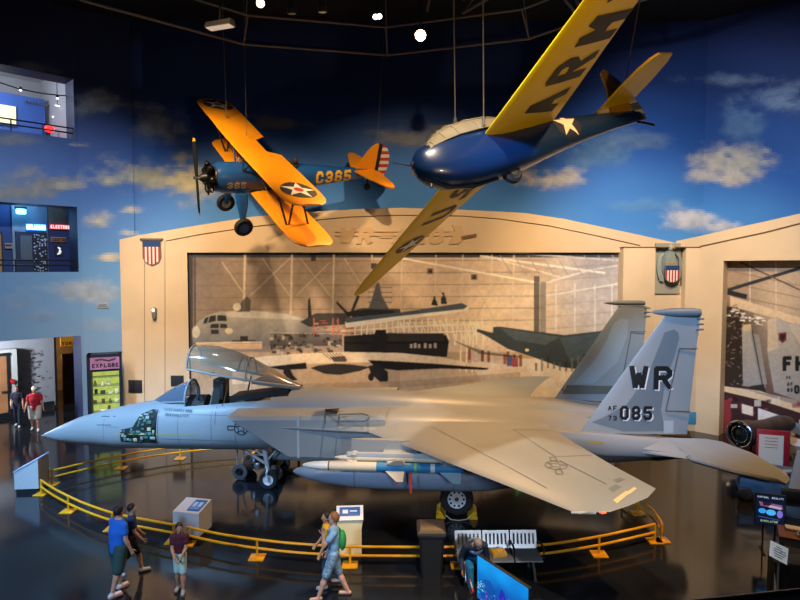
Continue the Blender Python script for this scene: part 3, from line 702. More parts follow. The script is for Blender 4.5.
# --- wings
def naca(n, t, cam=0.0):
    up = []; lo = []
    for i in range(n + 1):
        x = (1 - math.cos(PI * i / n)) / 2
        y = 5 * t * (.2969 * math.sqrt(x) - .126 * x - .3516 * x * x + .2843 * x ** 3 - .1036 * x ** 4)
        up.append((x, y)); lo.append((x, -y))
    return up[::-1] + lo[1:-1]
wsec = [(1.5, 9.35, 14.5, 2.36, 2.5, .055), (1.95, 9.82, 14.58, 2.35, 2.5, .052), (3.2, 11.1, 14.95, 2.31, 2.48, .045), (4.6, 12.5, 15.4, 2.25, 2.45, .038), (5.75, 13.65, 15.86, 2.2, 2.42, .032), (6.05, 13.95, 15.62, 2.18, 2.36, .03), (6.3, 14.2, 15.2, 2.17, 2.29, .028), (6.42, 14.33, 14.85, 2.165, 2.22, .028)]
wings = {}
for sgn in (-1, 1):
    mb = MB(); ss = []
    for y, l, t, zl_, zt_, th in wsec:
        q = []
        for x, h in naca(12, th): q.append((l + x * (t - l), sgn * y, zl_ + (zt_ - zl_) * (1 - (1 - x) ** 2) + h * (t - l)))
        ss.append(q)
    mb.loft(ss); w = mb.build('wing', GREY, F15, sharp=50); wings[sgn] = w
    mb = MB(); mb.ell((14.75, sgn * 6.36, 2.2), (.07, .045, .035), 12)
    lt = mb.build('wingtip_light', mat('red_lamp', 'd02018', .3, emit='ff2a18', estr=6.0) if sgn < 0 else mat('green_lamp', '18a050', .3, emit='20d060', estr=2), w)
    mb = MB(); mb.tube((14.2, sgn * 6.37, 2.165), (14.62, sgn * 6.40, 2.19), .02, .03, 10); mb.build('probe', PALE, w)
    mb = MB()
    zz = lambda y, x: float(np.interp(y, [a[0] for a in wsec], [a[3] for a in wsec]))
    if sgn < 0:
        M = Matrix(((1, 0, 0, 0), (0, -1, 0, 0), (0, 0, 1, 3.5), (0, 0, 0, 1)))   # x aft, y -> port
        def wp(pts, Z=2.42): return [(onZ(u, v, Z).x, -onZ(u, v, Z).y) for u, v in pts]
        P = []
        for (pts) in ([(640, 498), (649, 492), (655, 494), (646, 500)],):
            pass
        patches = [[(638, 505), (650, 501), (655, 503), (643, 507)], [(648, 503), (658, 500), (662, 501), (652, 505)]]
        dk = [([(x, y) for x, y in wp(q)], 0) for q in ([(645, 497), (652, 494), (658, 496), (650, 499)], [(635, 506), (645, 502), (650, 503.5), (640, 507.5)], [(655, 483), (663, 481), (668, 483), (660, 485.5)])]
        dk = [([(x, y) for x, y in wp(q)], 0) for q in ([(608, 488), (616, 485), (622, 487), (613, 490.5)], [(613, 481), (620, 478.5), (625, 480.5), (617, 483.5)], [(637, 477), (642, 476), (646, 478), (640, 480)])]
        lt = [([(x, y) for x, y in wp(q, 2.3)], 1) for q in ([(613, 502), (626, 496.5), (631, 497.5), (617, 504)], [(626, 497.5), (634, 494), (637, 495), (629, 499)])]
        decal('wing_patch', dk + lt, M, w, [mat('patch_grey', '75807f', .5), mat('formation_strip', 'd8cc9c', .5)], w, off=.004)
        ctr = onZ(556, 467, 2.42); cx, cy = ctr.x, -ctr.y
        ringp = []
        def stroke(p, q, wd=.022):
            p = Vector(p); q = Vector(q); d = (q - p).normalized(); n = Vector((-d.y, d.x)) * wd / 2
            return [tuple(p + n), tuple(q + n), tuple(q - n), tuple(p - n)]
        star = star_poly(.2, (cx, cy), 0.0)
        for i in range(10): ringp.append((stroke(star[i], star[(i + 1) % 10]), 0))
        cc = circ(.22, (cx, cy), 18)
        for i in range(18): ringp.append((stroke(cc[i], cc[(i + 1) % 18]), 0))
        for s2 in (-1, 1):
            bx = [(cx - .06, cy + s2 * .23), (cx - .06, cy + s2 * .44), (cx + .06, cy + s2 * .44), (cx + .06, cy + s2 * .23)]
            for i in range(4): ringp.append((stroke(bx[i], bx[(i + 1) % 4]), 0))
        decal('star_insignia', ringp, M, w, mat('insignia_grey', '6c7170', .6), w, step=.2)
        # panel lines: control surfaces
        ln = [stroke((13.6, 2.3), (14.3, 4.2), .02), stroke((14.3, 4.2), (15.1, 4.0), .02), stroke((14.35, 4.4), (15.0, 5.6), .02), stroke((13.6, 2.3), (14.6, 2.2), .02), stroke((11.6, 2.2), (13.9, 5.6), .012)]
        decal('panel_line', [(q, 0) for q in ln], M, w, PLINE, w, step=.15)
        D = []
        o1 = [onZ(325, 416.5, 2.66), onZ(361, 416.5, 2.66)]
        a, b = Vector((o1[0].x, -o1[0].y)), Vector((o1[1].x, -o1[1].y))
# --- tail booms, fins, stabilators
for sgn in (-1, 1):
    mb = MB()
    mb.loft([[(x, sgn * (1.92 + y), z) for y, z in ((-.3, zb), (w, zb), (w + .05, zb + .08), (w + .05, zt - .08), (w, zt), (-.3, zt))] for x, w, zb, zt in ((13.9, .02, 2.1, 2.4), (14.9, .1, 1.95, 2.44), (15.9, .15, 1.88, 2.42), (17.2, .1, 1.86, 2.3), (18.0, .02, 1.95, 2.2))])
    bo = mb.build('tail_boom', GREY, F15)
    mb = MB()
    # fin sections: z, x LE, x TE(fixed part), half thickness
    fs = []
    for z, xl_, xt_, t in ((2.4, 15.3, 17.9, .085), (3.4, 15.97, 17.96, .07), (4.4, 16.64, 18.03, .05), (5.33, 17.26, 18.1, .035)):
        yo = sgn * (1.87 + (z - 2.4) * .03)
        fs.append([(xl_ + x * (xt_ - xl_), yo + h / .06 * t, z) for x, h in naca(8, .1)])
    mb.loft(fs); fin = mb.build('vertical_fin', GREY, F15, sharp=50)
    mb = MB(); zt = 5.42; M = frame((16.93, sgn * 1.96, zt), (1, 0, 0))
    mb.lathe([(.005, 0), (.05, .12), (.085, .35), (.11, .6), (.115, 1.0), (.09, 1.17), (.02, 1.2)] if sgn < 0 else [(.005, -.15), (.04, .0), (.07, .25), (.08, .6), (.08, 1.0), (.06, 1.1), (.01, 1.12)], 14, 0, M)
    mb.build('tip_pod', GREY2, fin)
    mb = MB()
    for k in range(3): mb.tube((18.02, sgn * 1.95, 5.27 - k * .13), (18.19, sgn * 1.95, 5.27 - k * .13), .03, .022, 8)
    mb.build('tail_light_stub', GREY2, fin)
    mb = MB()
    for side in (-1, 1):
        for (p, q) in (((17.35, 3.0), (17.62, 4.55)), ((17.62, 4.55), (18.06, 4.55)), ((17.35, 3.0), (17.93, 3.0))):
            yy = lambda z: sgn * (1.87 + (z - 2.4) * .03) + side * .062 * (1 - (z - 2.4) * .12)
            mb.tube((p[0], yy(p[1]), p[1]), (q[0], yy(q[1]), q[1]), .011, n=6)
    mb.build('rudder_line', PLINE, fin)
    if sgn < 0:
        M = frame((0, -4, 0), (0, -1, 0)); M = Matrix(((1, 0, 0, 0), (0, 0, -1, -3.2), (0, 1, 0, 0), (0, 0, 0, 1)))
        def fpp(pts): return [(onY(u, v, -1.9).x, onY(u, v, -1.9).z) for u, v in pts]
        z8 = lambda pts: fpp([(560 + .3 * a, 290 + .3 * b) for a, b in pts])
        decal('camouflage_band', [(z8([(375, 130), (390, 140), (394, 160), (380, 215), (350, 300), (335, 400), (350, 470), (210, 470), (105, 440), (140, 425), (220, 380), (290, 280), (325, 190), (345, 140)]), 0)], M, fin, GREY2, fin, off=.003, step=.12)
        decal('pale_patch', [(z8([(345, 435), (378, 435), (378, 478), (345, 478)]), 0)], M, fin, PALE, fin, off=.005)
        for txt, u, v, h, m1, ww in (('WR', 629, 389, 23.5, 1, .17), ('085', 619.5, 419.5, 14, 1, .2)):
            p = onY(u, v, -1.95); q = onY(u, v - h, -1.95); hh = q.z - p.z
            polys, wd = text_polys(txt, hh, w=hh * (.76 if txt == 'WR' else .62), sw=.21, gap=.3)
            MM = M.copy(); MM.translation = Vector((p.x, -3.2, p.z))
            sh = .035
            sx = Matrix.Shear('XY', 4, (0, 0))
            decal('tail_code', [([(x + sh, y - sh) for x, y in pl], 0) for pl in polys] + [(pl, 1) for pl in polys], MM, fin, [DECALW, DECAL], fin, off=.008, step=.1)
        for txt, u, v, h in (('AF', 608, 410.5, 5), ('73', 608, 420.5, 5)):
            p = onY(u, v, -1.95); hh = onY(u, v - h, -1.95).z - p.z
            polys, wd = text_polys(txt, hh, w=hh * .7, sw=.2, gap=.4); MM = M.copy(); MM.translation = Vector((p.x, -3.2, p.z))
            decal('tail_serial', [(pl, 0) for pl in polys], MM, fin, DECAL, fin, off=.008, step=.5)
        q = [onY(u, v, -2.15) for u, v in ((590, 442), (604, 442), (604, 444.2), (590, 444.2))]
        decal('yellow_stripe', [([(a.x, a.z) for a in q], 0)], M, bo, mat('dull_yellow', 'b09a45', .6), bo)
    else:
        M = Matrix(((1, 0, 0, 0), (0, 0, -1, 0), (0, 1, 0, 0), (0, 0, 0, 1)))
        def fpp(pts): return [(onY(u, v, 1.9).x, onY(u, v, 1.9).z) for u, v in pts]
        z8 = lambda pts: fpp([(560 + .3 * a, 290 + .3 * b) for a, b in pts])
        decal('camouflage_band', [(z8([(0, 315), (175, 318), (160, 345), (-45, 345)]), 0)], M, fin, mat('fin_base_brown', '66645a', .6), fin, off=.003, step=.12)
        decal('pale_patch', [(z8([(205, 95), (228, 100), (225, 150), (190, 240), (110, 310), (40, 314), (110, 240), (150, 180), (180, 110)]), 0)], M, fin, mat('fin_light', '9aa8ae', .5), fin, off=.004, step=.12)
    # all-moving stabilator with a dog-tooth leading edge
    spx = [(622, 446.5, 2.04), (640, 450.5, 2.02), (686, 456.5, 2.06), (690, 460, 2.05), (735, 473, 2.12), (770, 481, 2.18), (786, 484.5, 2.22), (790, 480, 2.28), (786, 473, 2.32), (755, 455, 2.36), (722, 443, 2.38), (705, 440, 2.38), (662, 438.5, 2.3)]
    out = [tuple(onZ(u, v, z)[:2]) + (z,) for u, v, z in spx]; out = [(x, -y, z) for x, y, z in out]
    mb = MB(); n = len(out)
    cxx, cyy = 18.0, 2.9
    lay = lambda k, dz: [(cxx + (x - cxx) * k, sgn * (cyy + (y - cyy) * k), z + dz) for x, y, z in out]
    mb.loft([lay(.9, -.05), lay(1, -.012), lay(1, .012), lay(.9, .05)])
    mb.build('stabilator', GREY, F15, sharp=25)
# --- fuselage markings (port side)
MP = Matrix(((1, 0, 0, 0), (0, 0, -1, -4), (0, 1, 0, 0), (0, 0, 0, 1)))     # x aft, y up, looking at port side
def side(pts, Y=-.85): return [(onY(u, v, Y).x, onY(u, v, Y).z) for u, v in pts]
def stroke(p, q, wd=.03):
    p = Vector(p); q = Vector(q); d = (q - p).normalized(); n = Vector((-d.y, d.x)) * wd / 2
    return [tuple(p + n), tuple(q + n), tuple(q - n), tuple(p - n)]
P = []
for (u, v, t, h) in ((161, 412, 'THESE PEOPLE MADE', 3.0), (164, 416, 'THIS EAGLE FLY', 3.0)):
    p = onY(u, v, -.7); hh = .075
    for pl in text_polys(t, hh, w=.042, sw=.2, gap=.4)[0]: P.append(([(p.x + x, p.z + y) for x, y in pl], 0))
decal('lettering', P, MP, fus, mat('stencil_grey', '5a666e', .6), fus, step=.5)
c0 = onY(240.5, 428.5, -.85); P = []
st = star_poly(.17, (c0.x, c0.z)); cc = circ(.19, (c0.x, c0.z), 20)
for i in range(10): P.append((stroke(st[i], st[(i + 1) % 10], .03), 0))
for i in range(20): P.append((stroke(cc[i], cc[(i + 1) % 20], .03), 0))
bx = [(c0.x - .2, c0.z + .055), (c0.x - .38, c0.z + .055), (c0.x - .38, c0.z - .055), (c0.x - .2, c0.z - .055)]
for i in range(3): P.append((stroke(bx[i], bx[i + 1], .03), 0))
decal('star_insignia', P, MP, fus, mat('insignia_dark', '2b3440', .6), fus, step=.3)
P = [(side([(112, 434.8), (198, 434.2), (198, 435.4), (112, 436)], -.75), 0)]
decal('yellow_line', P, MP, fus, mat('dull_yellow2', 'a5a06a', .6), fus, step=.2)
q = side([(100, 417), (116, 416), (113, 424), (98, 424.5)], -.45)
decal('access_panel_outline', [(stroke(q[i], q[(i + 1) % 4], .025), 0) for i in range(4)] + [(stroke(*side([(216, 402), (216, 424)], -.7), .018), 0), (stroke(*side([(157.5, 402), (157.5, 444)], -.7), .02), 0)], MP, fus, mat('line_dark', '4a545a', .6), fus, step=.3)
decal('warning_triangle', [(side([(219, 403.5), (223.5, 403.5), (221.3, 407)], -.7), 0)], MP, fus, mat('decal_brown', '3a2f2a', .6), fus)
PLN = []
for x, z0, z1 in ((2.02, 1.35, 2.3), (4.35, 1.4, 2.55), (5.35, 1.35, 2.6), (6.05, 1.4, 2.2)): PLN.append((stroke((x, z0), (x, z1), .014), 0))
for x0, x1, z in ((3.85, 6.1, 1.62), (4.4, 6.0, 2.35), (2.1, 2.5, 1.9)): PLN.append((stroke((x0, z), (x1, z), .012), 0))
decal('panel_line', PLN, MP, fus, PLINE, fus, step=.2)
# opened avionics bay: recessed dark box with rows of green and grey units
bay = side([(118.5, 443), (118.5, 430.5), (132, 427.5), (139, 415), (150, 410.5), (156.5, 411), (156.5, 444)], -.68)
decal('avionics_bay', [(bay, 0)], MP, fus, mat('bay_dark', '1d2624', .8), fus, step=.1, off=.004)
bv = bvh_of(fus); rng = random.Random(3)
UN = [mat('unit_green', '46705f', .5), mat('unit_teal', '5f8f88', .5), mat('unit_grey', '99a09a', .45), mat('unit_black', '161a1a', .6), mat('unit_cream', 'c9bf92', .5)]
used = []
def inside(p, poly):
    r = False
    for i in range(len(poly)):
        (x1, y1), (x2, y2) = poly[i], poly[i - 1]
        if (y1 > p[1]) != (y2 > p[1]) and p[0] < (x2 - x1) * (p[1] - y1) / (y2 - y1) + x1: r = not r
    return r
bo = [x for x in SC.objects if x.name.startswith('avionics_bay')][0]
for k in range(420):
    x = rng.uniform(2.55, 3.7); z = rng.uniform(1.44, 2.42)
    sx, sz = rng.uniform(.05, .16), rng.uniform(.04, .11)
    if not all(inside((x + a * sx, z + b * sz), bay) for a in (-.6, .6) for b in (-.6, .6)): continue
    if len(used) > 95 or any(abs(x - a) < (sx + c_) * .5 and abs(z - b) < (sz + d_) * .5 for a, b, c_, d_ in used): continue
    used.append((x, z, sx, sz))
    h = bv.ray_cast(Vector((x, -4, z)), Vector((0, 1, 0)), 5)
    if h[0] is None: continue
    mb = MB(); F = frame(h[0], h[1]); mb.box((0, 0, .012), (sx, sz, .03 + rng.uniform(0, .02)), bev=.006, M=F); mb.build('avionics_unit', rng.choice(UN + [UN[0], UN[3]]), bo)
# pale vertical stripe and D-shaped outline on the intake / glove
mb = MB(); p0, p1 = onY(297, 414.5, -1.945), onY(299.5, 458, -1.945); mb.box(((p0.x + p1.x) / 2, -1.94, (p0.z + p1.z) / 2), (.07, .012, p0.z - p1.z)); mb.build('pale_stripe', PALE, F15)
mb = MB(); zt = 2.745
def tp(u, v): q = onZ(u, v, zt); return (q.x, q.y, zt)
mb.path([tp(339, 414.5), tp(362, 413.6), tp(368, 415.5), tp(369, 419), tp(364, 421.3), tp(339, 421.5), tp(339, 414.5)], .018, 6); mb.path([tp(325, 413.5), tp(325, 424)], .02, 6)
mb.build('walkway_outline', PLINE, F15)
mb = MB(); mb.poly([tp(325, 409), tp(340, 408.2), tp(337, 411.5), tp(325, 412.5)]); mb.build('bleed_louvre', mat('louvre_dark', '2a241c', .7), F15, fix=False)
# --- windscreen and hoop
hoop = 4.47
def arc(x, hw, z0, h, n=14): return [(x, hw * math.cos(PI * i / n), z0 + h * math.sin(PI * i / n)) for i in range(n + 1)]
mb = MB(); mb.loft([arc(3.28, .05, 2.53, .04), arc(3.6, .26, 2.56, .22), arc(4.0, .40, 2.6, .42), arc(hoop - .03, .5, 2.64, .57)], caps=False, closed=False)
ws = mb.build('windscreen', WGLASS, F15)
mb = MB(); mb.path(arc(hoop, .515, 2.63, .585), .035, 8); mb.path([(3.26, 0, 2.56), (3.6, .27, 2.57), (4.0, .42, 2.62), (hoop, .52, 2.66)], .02, 6); mb.path([(3.26, 0, 2.56), (3.6, -.27, 2.57), (4.0, -.42, 2.62), (hoop, -.52, 2.66)], .02, 6)
mb.build('windscreen_frame', GREY, ws)
# --- seat, instrument hood
seat = thing('ejection_seat', None, None); seat.parent = F15; seat.location = (-.62, 0, 0)
def sub(mb, name, m, par): return mb.build(name, m, par)
mb = MB(); mb.box((5.55, 0, 2.15), (.5, .5, .2), bev=.04); mb.build('seat_pan', COCKPIT, seat)
mb = MB(); mb.loft([[(x, y, z) for x, y in ((xx - .1, -.24), (xx + .14, -.24), (xx + .14, .24), (xx - .1, .24))] for xx, z in ((5.75, 2.1), (5.85, 2.6), (5.95, 3.02))]); mb.build('seat_back', mat('seat_olive', '33342c', .8, var=.3, scale=9), seat)
mb = MB(); mb.box((5.92, 0, 3.1), (.26, .42, .34), bev=.06); mb.box((6.08, 0, 2.95), (.12, .5, .55), bev=.03); mb.build('head_box', mat('headbox_black', '1a1c1d', .6), seat)
mb = MB(); mb.path([(5.72, -.13, 3.3), (5.7, -.13, 3.42), (5.7, .13, 3.42), (5.72, .13, 3.3)], .018, 8); mb.path([(5.62, -.2, 2.2), (5.75, -.22, 2.6), (5.84, -.2, 3.0)], .03, 6); mb.path([(5.62, .2, 2.2), (5.75, .22, 2.6), (5.84, .2, 3.0)], .03, 6)
mb.build('seat_harness', mat('harness_grey', '7d8284', .6), seat)
mb = MB(); mb.loft([arc(4.42, .4, 2.4, .35, 10), arc(4.95, .36, 2.4, .38, 10)], caps=True); mb.build('instrument_hood', COCKPIT, F15)
mb = MB(); mb.torus(.16, .02, 20, 8, M=frame((4.75, -.28, 2.85), (1, .4, .2))); mb.build('canopy_latch_ring', mat('latch_grey', '54585a', .5), F15)
mb = MB(); mb.tube((5.55, -.3, 2.6), (5.72, -.3, 3.36), .025, .02, 8); mb.tube((6.0, .25, 2.6), (6.2, .2, 3.3), .03, .025, 8); label(mb.build('canopy_strut', mat('strut_bronze', '6a5138', .5, metal=.4), F15), 'thin bronze struts holding the canopy up')
mb = MB(); mb.loft([[(x, -w, zb), (x, w, zb), (x, w, zb + .14), (x, -w, zb + .14)] for x, w, zb in ((5.75, .4, 2.66), (6.6, .4, 2.78), (7.45, .26, 2.9))]); mb.build('aft_deck', mat('deck_black', '101113', .6), F15)
# --- raised canopy, hinge at the back
can = bpy.data.objects.new('canopy', None); COL.objects.link(can); can.parent = F15
HX, HZ = 7.75, 3.06; ang = math.atan2(.545, 3.2)
def cpt(d, y, h):      # d forward of hinge along the frame, h above it
    return (HX - d * math.cos(ang) - h * math.sin(ang) * -.0 + h * -math.sin(ang) * .0, y, HZ + d * math.sin(ang) + h)
rows = [(0.0, .10, .04), (.35, .24, .14), (.9, .40, .36), (1.5, .49, .57), (2.0, .52, .69), (2.5, .53, .73), (2.95, .52, .68), (3.22, .51, .60)]
mb = MB(); mb.loft([[cpt(d, hw * math.cos(PI * i / 18), h * math.sin(PI * i / 18) ** .85) for i in range(19)] for d, hw, h in rows], caps=False, closed=False)
cg = mb.build('canopy_glass', GLASS, can)
mb = MB()
mb.path([cpt(d, hw + .01, 0) for d, hw, h in rows], .035, 8); mb.path([cpt(d, -hw - .01, 0) for d, hw, h in rows], .035, 8)
mb.path([cpt(3.24, .52 * math.cos(PI * i / 18), .61 * math.sin(PI * i / 18) ** .85) for i in range(19)], .03, 8)
mb.path([cpt(1.5, .495 * math.cos(PI * i / 18), .575 * math.sin(PI * i / 18) ** .85) for i in range(19)], .02, 8)
mb.build('canopy_frame', mat('canopy_frame_grey', '99968c', .5), can)
mb = MB(); mb.path([cpt(1.9, -.1, .1), cpt(1.75, -.12, .5), cpt(1.6, -.1, .56), cpt(1.55, -.08, .3)], .022, 8); mb.build('grab_handle', mat('strut_bronze', '6a5138', .5, metal=.4), can)
mb = MB(); mb.loft([[cpt(d, y, -.03) for y in (-w, w)] + [cpt(d, y, -.09) for y in (w, -w)] for d, w in ((0.0, .1), (.35, .22), (.9, .37), (1.35, .45))]); mb.build('canopy_deck', mat('canopy_deck_tan', '8d8672', .6), can)
# --- landing gear
def wheel(name, c, r, w, par, hub, n=32, spokes=0):
    wp = par
    mb = MB(); M = frame((c[0], c[1] - w / 2, c[2]), (0, 1, 0))
    mb.lathe([(r * .55, .01), (r * .62, 0), (r * .9, .0), (r, w * .22), (r, w * .78), (r * .9, w), (r * .62, w), (r * .55, w - .01)], n, 0, M); mb.build('tyre', RUBBER, wp)
    mb = MB(); mb.lathe([(.001, w * .12), (r * .2, w * .1), (r * .28, w * .2), (r * .46, w * .16), (r * .56, w * .05), (r * .6, w * .06), (r * .6, w * .95), (r * .5, w * .9), (.001, w * .9)], n, 0, M); h = mb.build('hub', hub, wp)
    if spokes:
        mb = MB()
        for k in range(spokes):
            a = 2 * PI * k / spokes; mb.ell((r * .42 * math.cos(a), r * .42 * math.sin(a), w * .13), (r * .07, r * .07, .02), 10, 0, M)
        mb.build('vent_hole', mat('vent_dark', '1b1d1f', .8), wp)
        mb = MB(); mb.ell((0, 0, w * .1), (r * .13, r * .13, .03), 14, 0, M); mb.build('hub_cap', mat('hub_red', '5a2030', .5), wp)
    return wp
ng = bpy.data.objects.new('nose_gear', None); COL.objects.link(ng); ng.parent = F15
wheel('nose_wheel', (6.75, 0, .28), .28, .18, ng, WHITEP)
mb = MB(); mb.tube((6.62, 0, 1.3), (6.72, 0, .62), .075, .065, 14); mb.tube((6.71, 0, .7), (6.74, 0, .5), .05, n=12); mb.path([(6.73, 0, .6), (6.74, -.14, .52), (6.75, -.14, .28)], .035, 8); mb.path([(6.73, 0, .6), (6.74, .14, .52), (6.75, .14, .28)], .035, 8)
mb.build('shock_strut', WHITEP, ng)
mb = MB(); mb.tube((6.66, 0, .75), (5.75, 0, 1.3), .04, n=10); mb.tube((6.25, -.1, 1.02), (5.95, -.12, 1.3), .022, n=8); mb.tube((6.68, .02, .8), (7.1, .05, 1.3), .025, n=8); mb.tube((6.62, -.05, 1.0), (6.2, -.18, 1.3), .02, n=8); mb.build('drag_brace', WHITEP, ng)
mb = MB(); mb.box((6.42, -.06, .68), (.16, .1, .2), bev=.03); mb.build('landing_light', ALU, ng)
mb = MB(); mb.box((7.1, .34, 1.02), (.7, .03, .5), bev=.01); mb.build('gear_door', GREY, ng)
for sgn in (-1, 1):
    g = bpy.data.objects.new('main_gear', None); COL.objects.link(g); g.parent = F15
    wheel('main_wheel', (12.25, sgn * 1.4, .438), .438, .26, g, WHITEP, 40, 10)
    mb = MB(); mb.tube((12.0, sgn * 1.1, 1.5), (12.2, sgn * 1.14, .62), .085, .075, 14); mb.tube((12.2, sgn * 1.14, .66), (12.25, sgn * 1.14, .438), .06, n=12); mb.tube((12.25, sgn * 1.1, .438), (12.25, sgn * 1.38, .438), .05, n=10); mb.build('shock_strut', WHITEP, g)
    mb = MB(); mb.tube((12.15, sgn * 1.14, .85), (11.4, sgn * 1.0, 1.45), .04, n=10); mb.tube((12.15, sgn * 1.14, .9), (12.0, sgn * .5, 1.45), .035, n=8); mb.build('drag_brace', WHITEP, g)
    mb = MB(); mb.box((12.05, sgn * 1.62, 1.16), (.7, .03, .5), bev=.01); mb.build('gear_door', GREY, g)
    if sgn < 0:
        mb = MB(); mb.box((11.98, -1.64, 1.0), (.26, .05, .12), bev=.01); label(mb.build('cover_tag', mat('tag_pink', 'c8788a', .6), g), 'pink cover tag above the wheel')
# --- pylon (belongs to the jet); tank, missiles and launch rails hang from it
mb = MB(); mb.loft([[(x, -2.9 + y, z) for y, z in ((-t, 1.75), (t, 1.75), (t, 2.4), (-t, 2.4))] for x, t in ((9.7, .01), (10.1, .09), (12.2, .09), (12.9, .01))]); mb.build('pylon', GREY, F15)
for yy in (-3.28, -2.52):
    mb = MB(); mb.box((10.9, yy, 2.13), (2.5, .09, .13), bev=.02); mb.box((10.9, (yy - 2.9) / 2, 2.15), (.8, abs(yy + 2.9), .08)); mb.build('launch_rail', PALE, F15)
M15 = Matrix.Translation(N15) @ Matrix.Rotation(-TH15, 4, 'Z')
def lp(x, y, z): return M15 @ Vector((x, y, z))
tank = thing('drop_tank', 'long blue-grey fuel tank hanging under the near wing behind the missiles', 'fuel tank', M=M15 @ Matrix.Translation((8.25, -2.9, 1.56)))
mb = MB(); M = frame((0, 0, 0), (1, 0, 0)); mb.lathe([(.001, 0), (.07, .08), (.17, .35), (.27, .85), (.34, 1.5), (.36, 2.2), (.36, 4.0), (.33, 4.7), (.2, 5.5), (.03, 6.0)], 32, 0, M)
mb.build('tank_body', mat('tank_blue_grey', '7f90a4', .4, var=.04), tank)
mb = MB(); mb.tube((1.55, 0, 0), (1.57, 0, 0), .347, .348, 32); mb.tube((3.9, 0, 0), (3.92, 0, 0), .364, .364, 32); mb.build('seam_band', PLINE, tank)
mb = MB()
for s2 in (-1, 1): mb.box((5.4, s2 * .38, .02), (.5, .5, .03), bev=.01)
mb.build('tank_fin', PALE, tank)
def missile(name, lab, X, Y, Z, L, r, segs, fins, grp=None):
    t = thing(name, lab, 'missile', M=M15 @ Matrix.Translation((X, Y, Z)) , group=grp)
    for (a, b, m, nm) in segs:
        mb = MB(); M = frame((a, 0, 0), (1, 0, 0))
        mb.lathe([(.001, 0), (r * .3, .03), (r * .62, .14), (r * .86, .28), (r, .48), (r, b - a)] if nm == 'nose_cone' else [(r, 0), (r, b - a)] if nm != 'tail_section' else [(r, 0), (r, b - a), (.01, b - a)], 20, 0, M); mb.build(nm, m, t)
    for (x0, x1, span, sweep, m, nm) in fins:
        for k in range(4):
            a = PI / 4 + k * PI / 2; mb = MB(); M = Matrix.Rotation(a, 4, 'X')
            mb.prism([(x0, r * .9), (x1, r * .9), (x1 - .02, r + span), (x1 - .02 - (x1 - x0) * .35, r + span)], M @ Matrix.Translation((0, 0, -.008)), .016); mb.build(nm, m, t)
    return t
CREAM = mat('missile_cream', 'd6cdb4', .4); MWHITE = mat('missile_white', 'e4e2da', .35); MBLUE = mat('missile_blue', '2f7fb0', .4); MPALEB = mat('missile_pale_blue', '9db9c4', .4); MBAND = mat('missile_band', '3b3d40', .5)
ms = missile('missile', 'long missile with white nose and bright blue body nearest under the wing', 8.62, -3.42, 1.9, 3.75, .105,
        [(0, .62, MWHITE, 'nose_cone'), (.62, .65, MBAND, 'joint_band'), (.65, 1.75, CREAM, 'guidance_section'), (1.75, 3.0, MBLUE, 'motor_section'), (3.0, 3.1, DECALW, 'joint_band'), (3.1, 3.75, MBLUE, 'tail_section')],
        [(1.95, 2.4, .25, .2, CREAM, 'canard'), (3.2, 3.7, .26, .2, MPALEB, 'tail_fin')])
mb = MB(); mb.tube((2.62, 0, 0), (2.68, 0, 0), .108, n=20); mb.build('green_band', mat('band_green', '5fae78', .5), ms)
for x, l in ((1.62 + .6, .28), (2.55, .46)):
    mb = MB(); mb.box((x, -.1, -.1 - l / 2), (.045, .008, l)); label(mb.build('streamer', mat('streamer_red', 'd23c30', .7), ms), 'red hanging safety streamer')
missile('missile', 'cream missile tucked against the pylon above the blue-bodied one', 9.35, -3.28 + .02, 2.03 + .02, 3.0, .075, [(0, .45, CREAM, 'nose_cone'), (.45, 2.0, CREAM, 'guidance_section'), (2.0, 3.0, CREAM, 'tail_section')], [(.3, .55, .1, .1, CREAM, 'canard'), (2.6, 3.0, .16, .1, CREAM, 'tail_fin')])
# ================================================================ AIRCRAFT HANGING FROM THE CEILING
def pose(pos, yaw, pit, rol, sc=1.0):
    cy, sy = math.cos(yaw), math.sin(yaw); cp_, sp_ = math.cos(pit), math.sin(pit); cr, sr = math.cos(rol), math.sin(rol)
    Z = Matrix(((cy, -sy, 0), (sy, cy, 0), (0, 0, 1))); P = Matrix(((cp_, 0, sp_), (0, 1, 0), (-sp_, 0, cp_))); R = Matrix(((1, 0, 0), (0, cr, -sr), (0, sr, cr)))
    return Matrix.Translation(pos) @ (Z @ P @ R).to_4x4() @ Matrix.Scale(sc, 4)
YWING = mat('wing_yellow', 'dc8e10', .42, var=.04, scale=1.2)
YGLID = mat('glider_yellow', 'd8b000', .42, var=.04, scale=1.2)
NAVY = mat('trainer_blue', '1c4f8c', .3, coat=.3)
GBLUE = mat('glider_blue', '0d2852', .32, coat=.3)
STRUT = mat('strut_black', '15171c', .5)
ENG = mat('engine_black', '1a1a1b', .4, metal=.5, var=.4, scale=9)
CHROME = mat('chrome', 'b8bbbd', .2, metal=1)
INSB = mat('insignia_blue', '2c3038', .5); INSW = mat('insignia_white', 'd9d6cc', .5); INSR = mat('insignia_red', 'b2352c', .5)
def airfoil_wing(secs, th=.11, n=12):
    """secs: (y, xLE, xTE, z)"""
    mb = MB()
    mb.loft([[(l + x * (t - l), y, z + (h * th / .12 + (.25 * x * (1 - x) * .12)) * (t - l)) for x, h in naca(n, .12)] for y, l, t, z in secs]); return mb
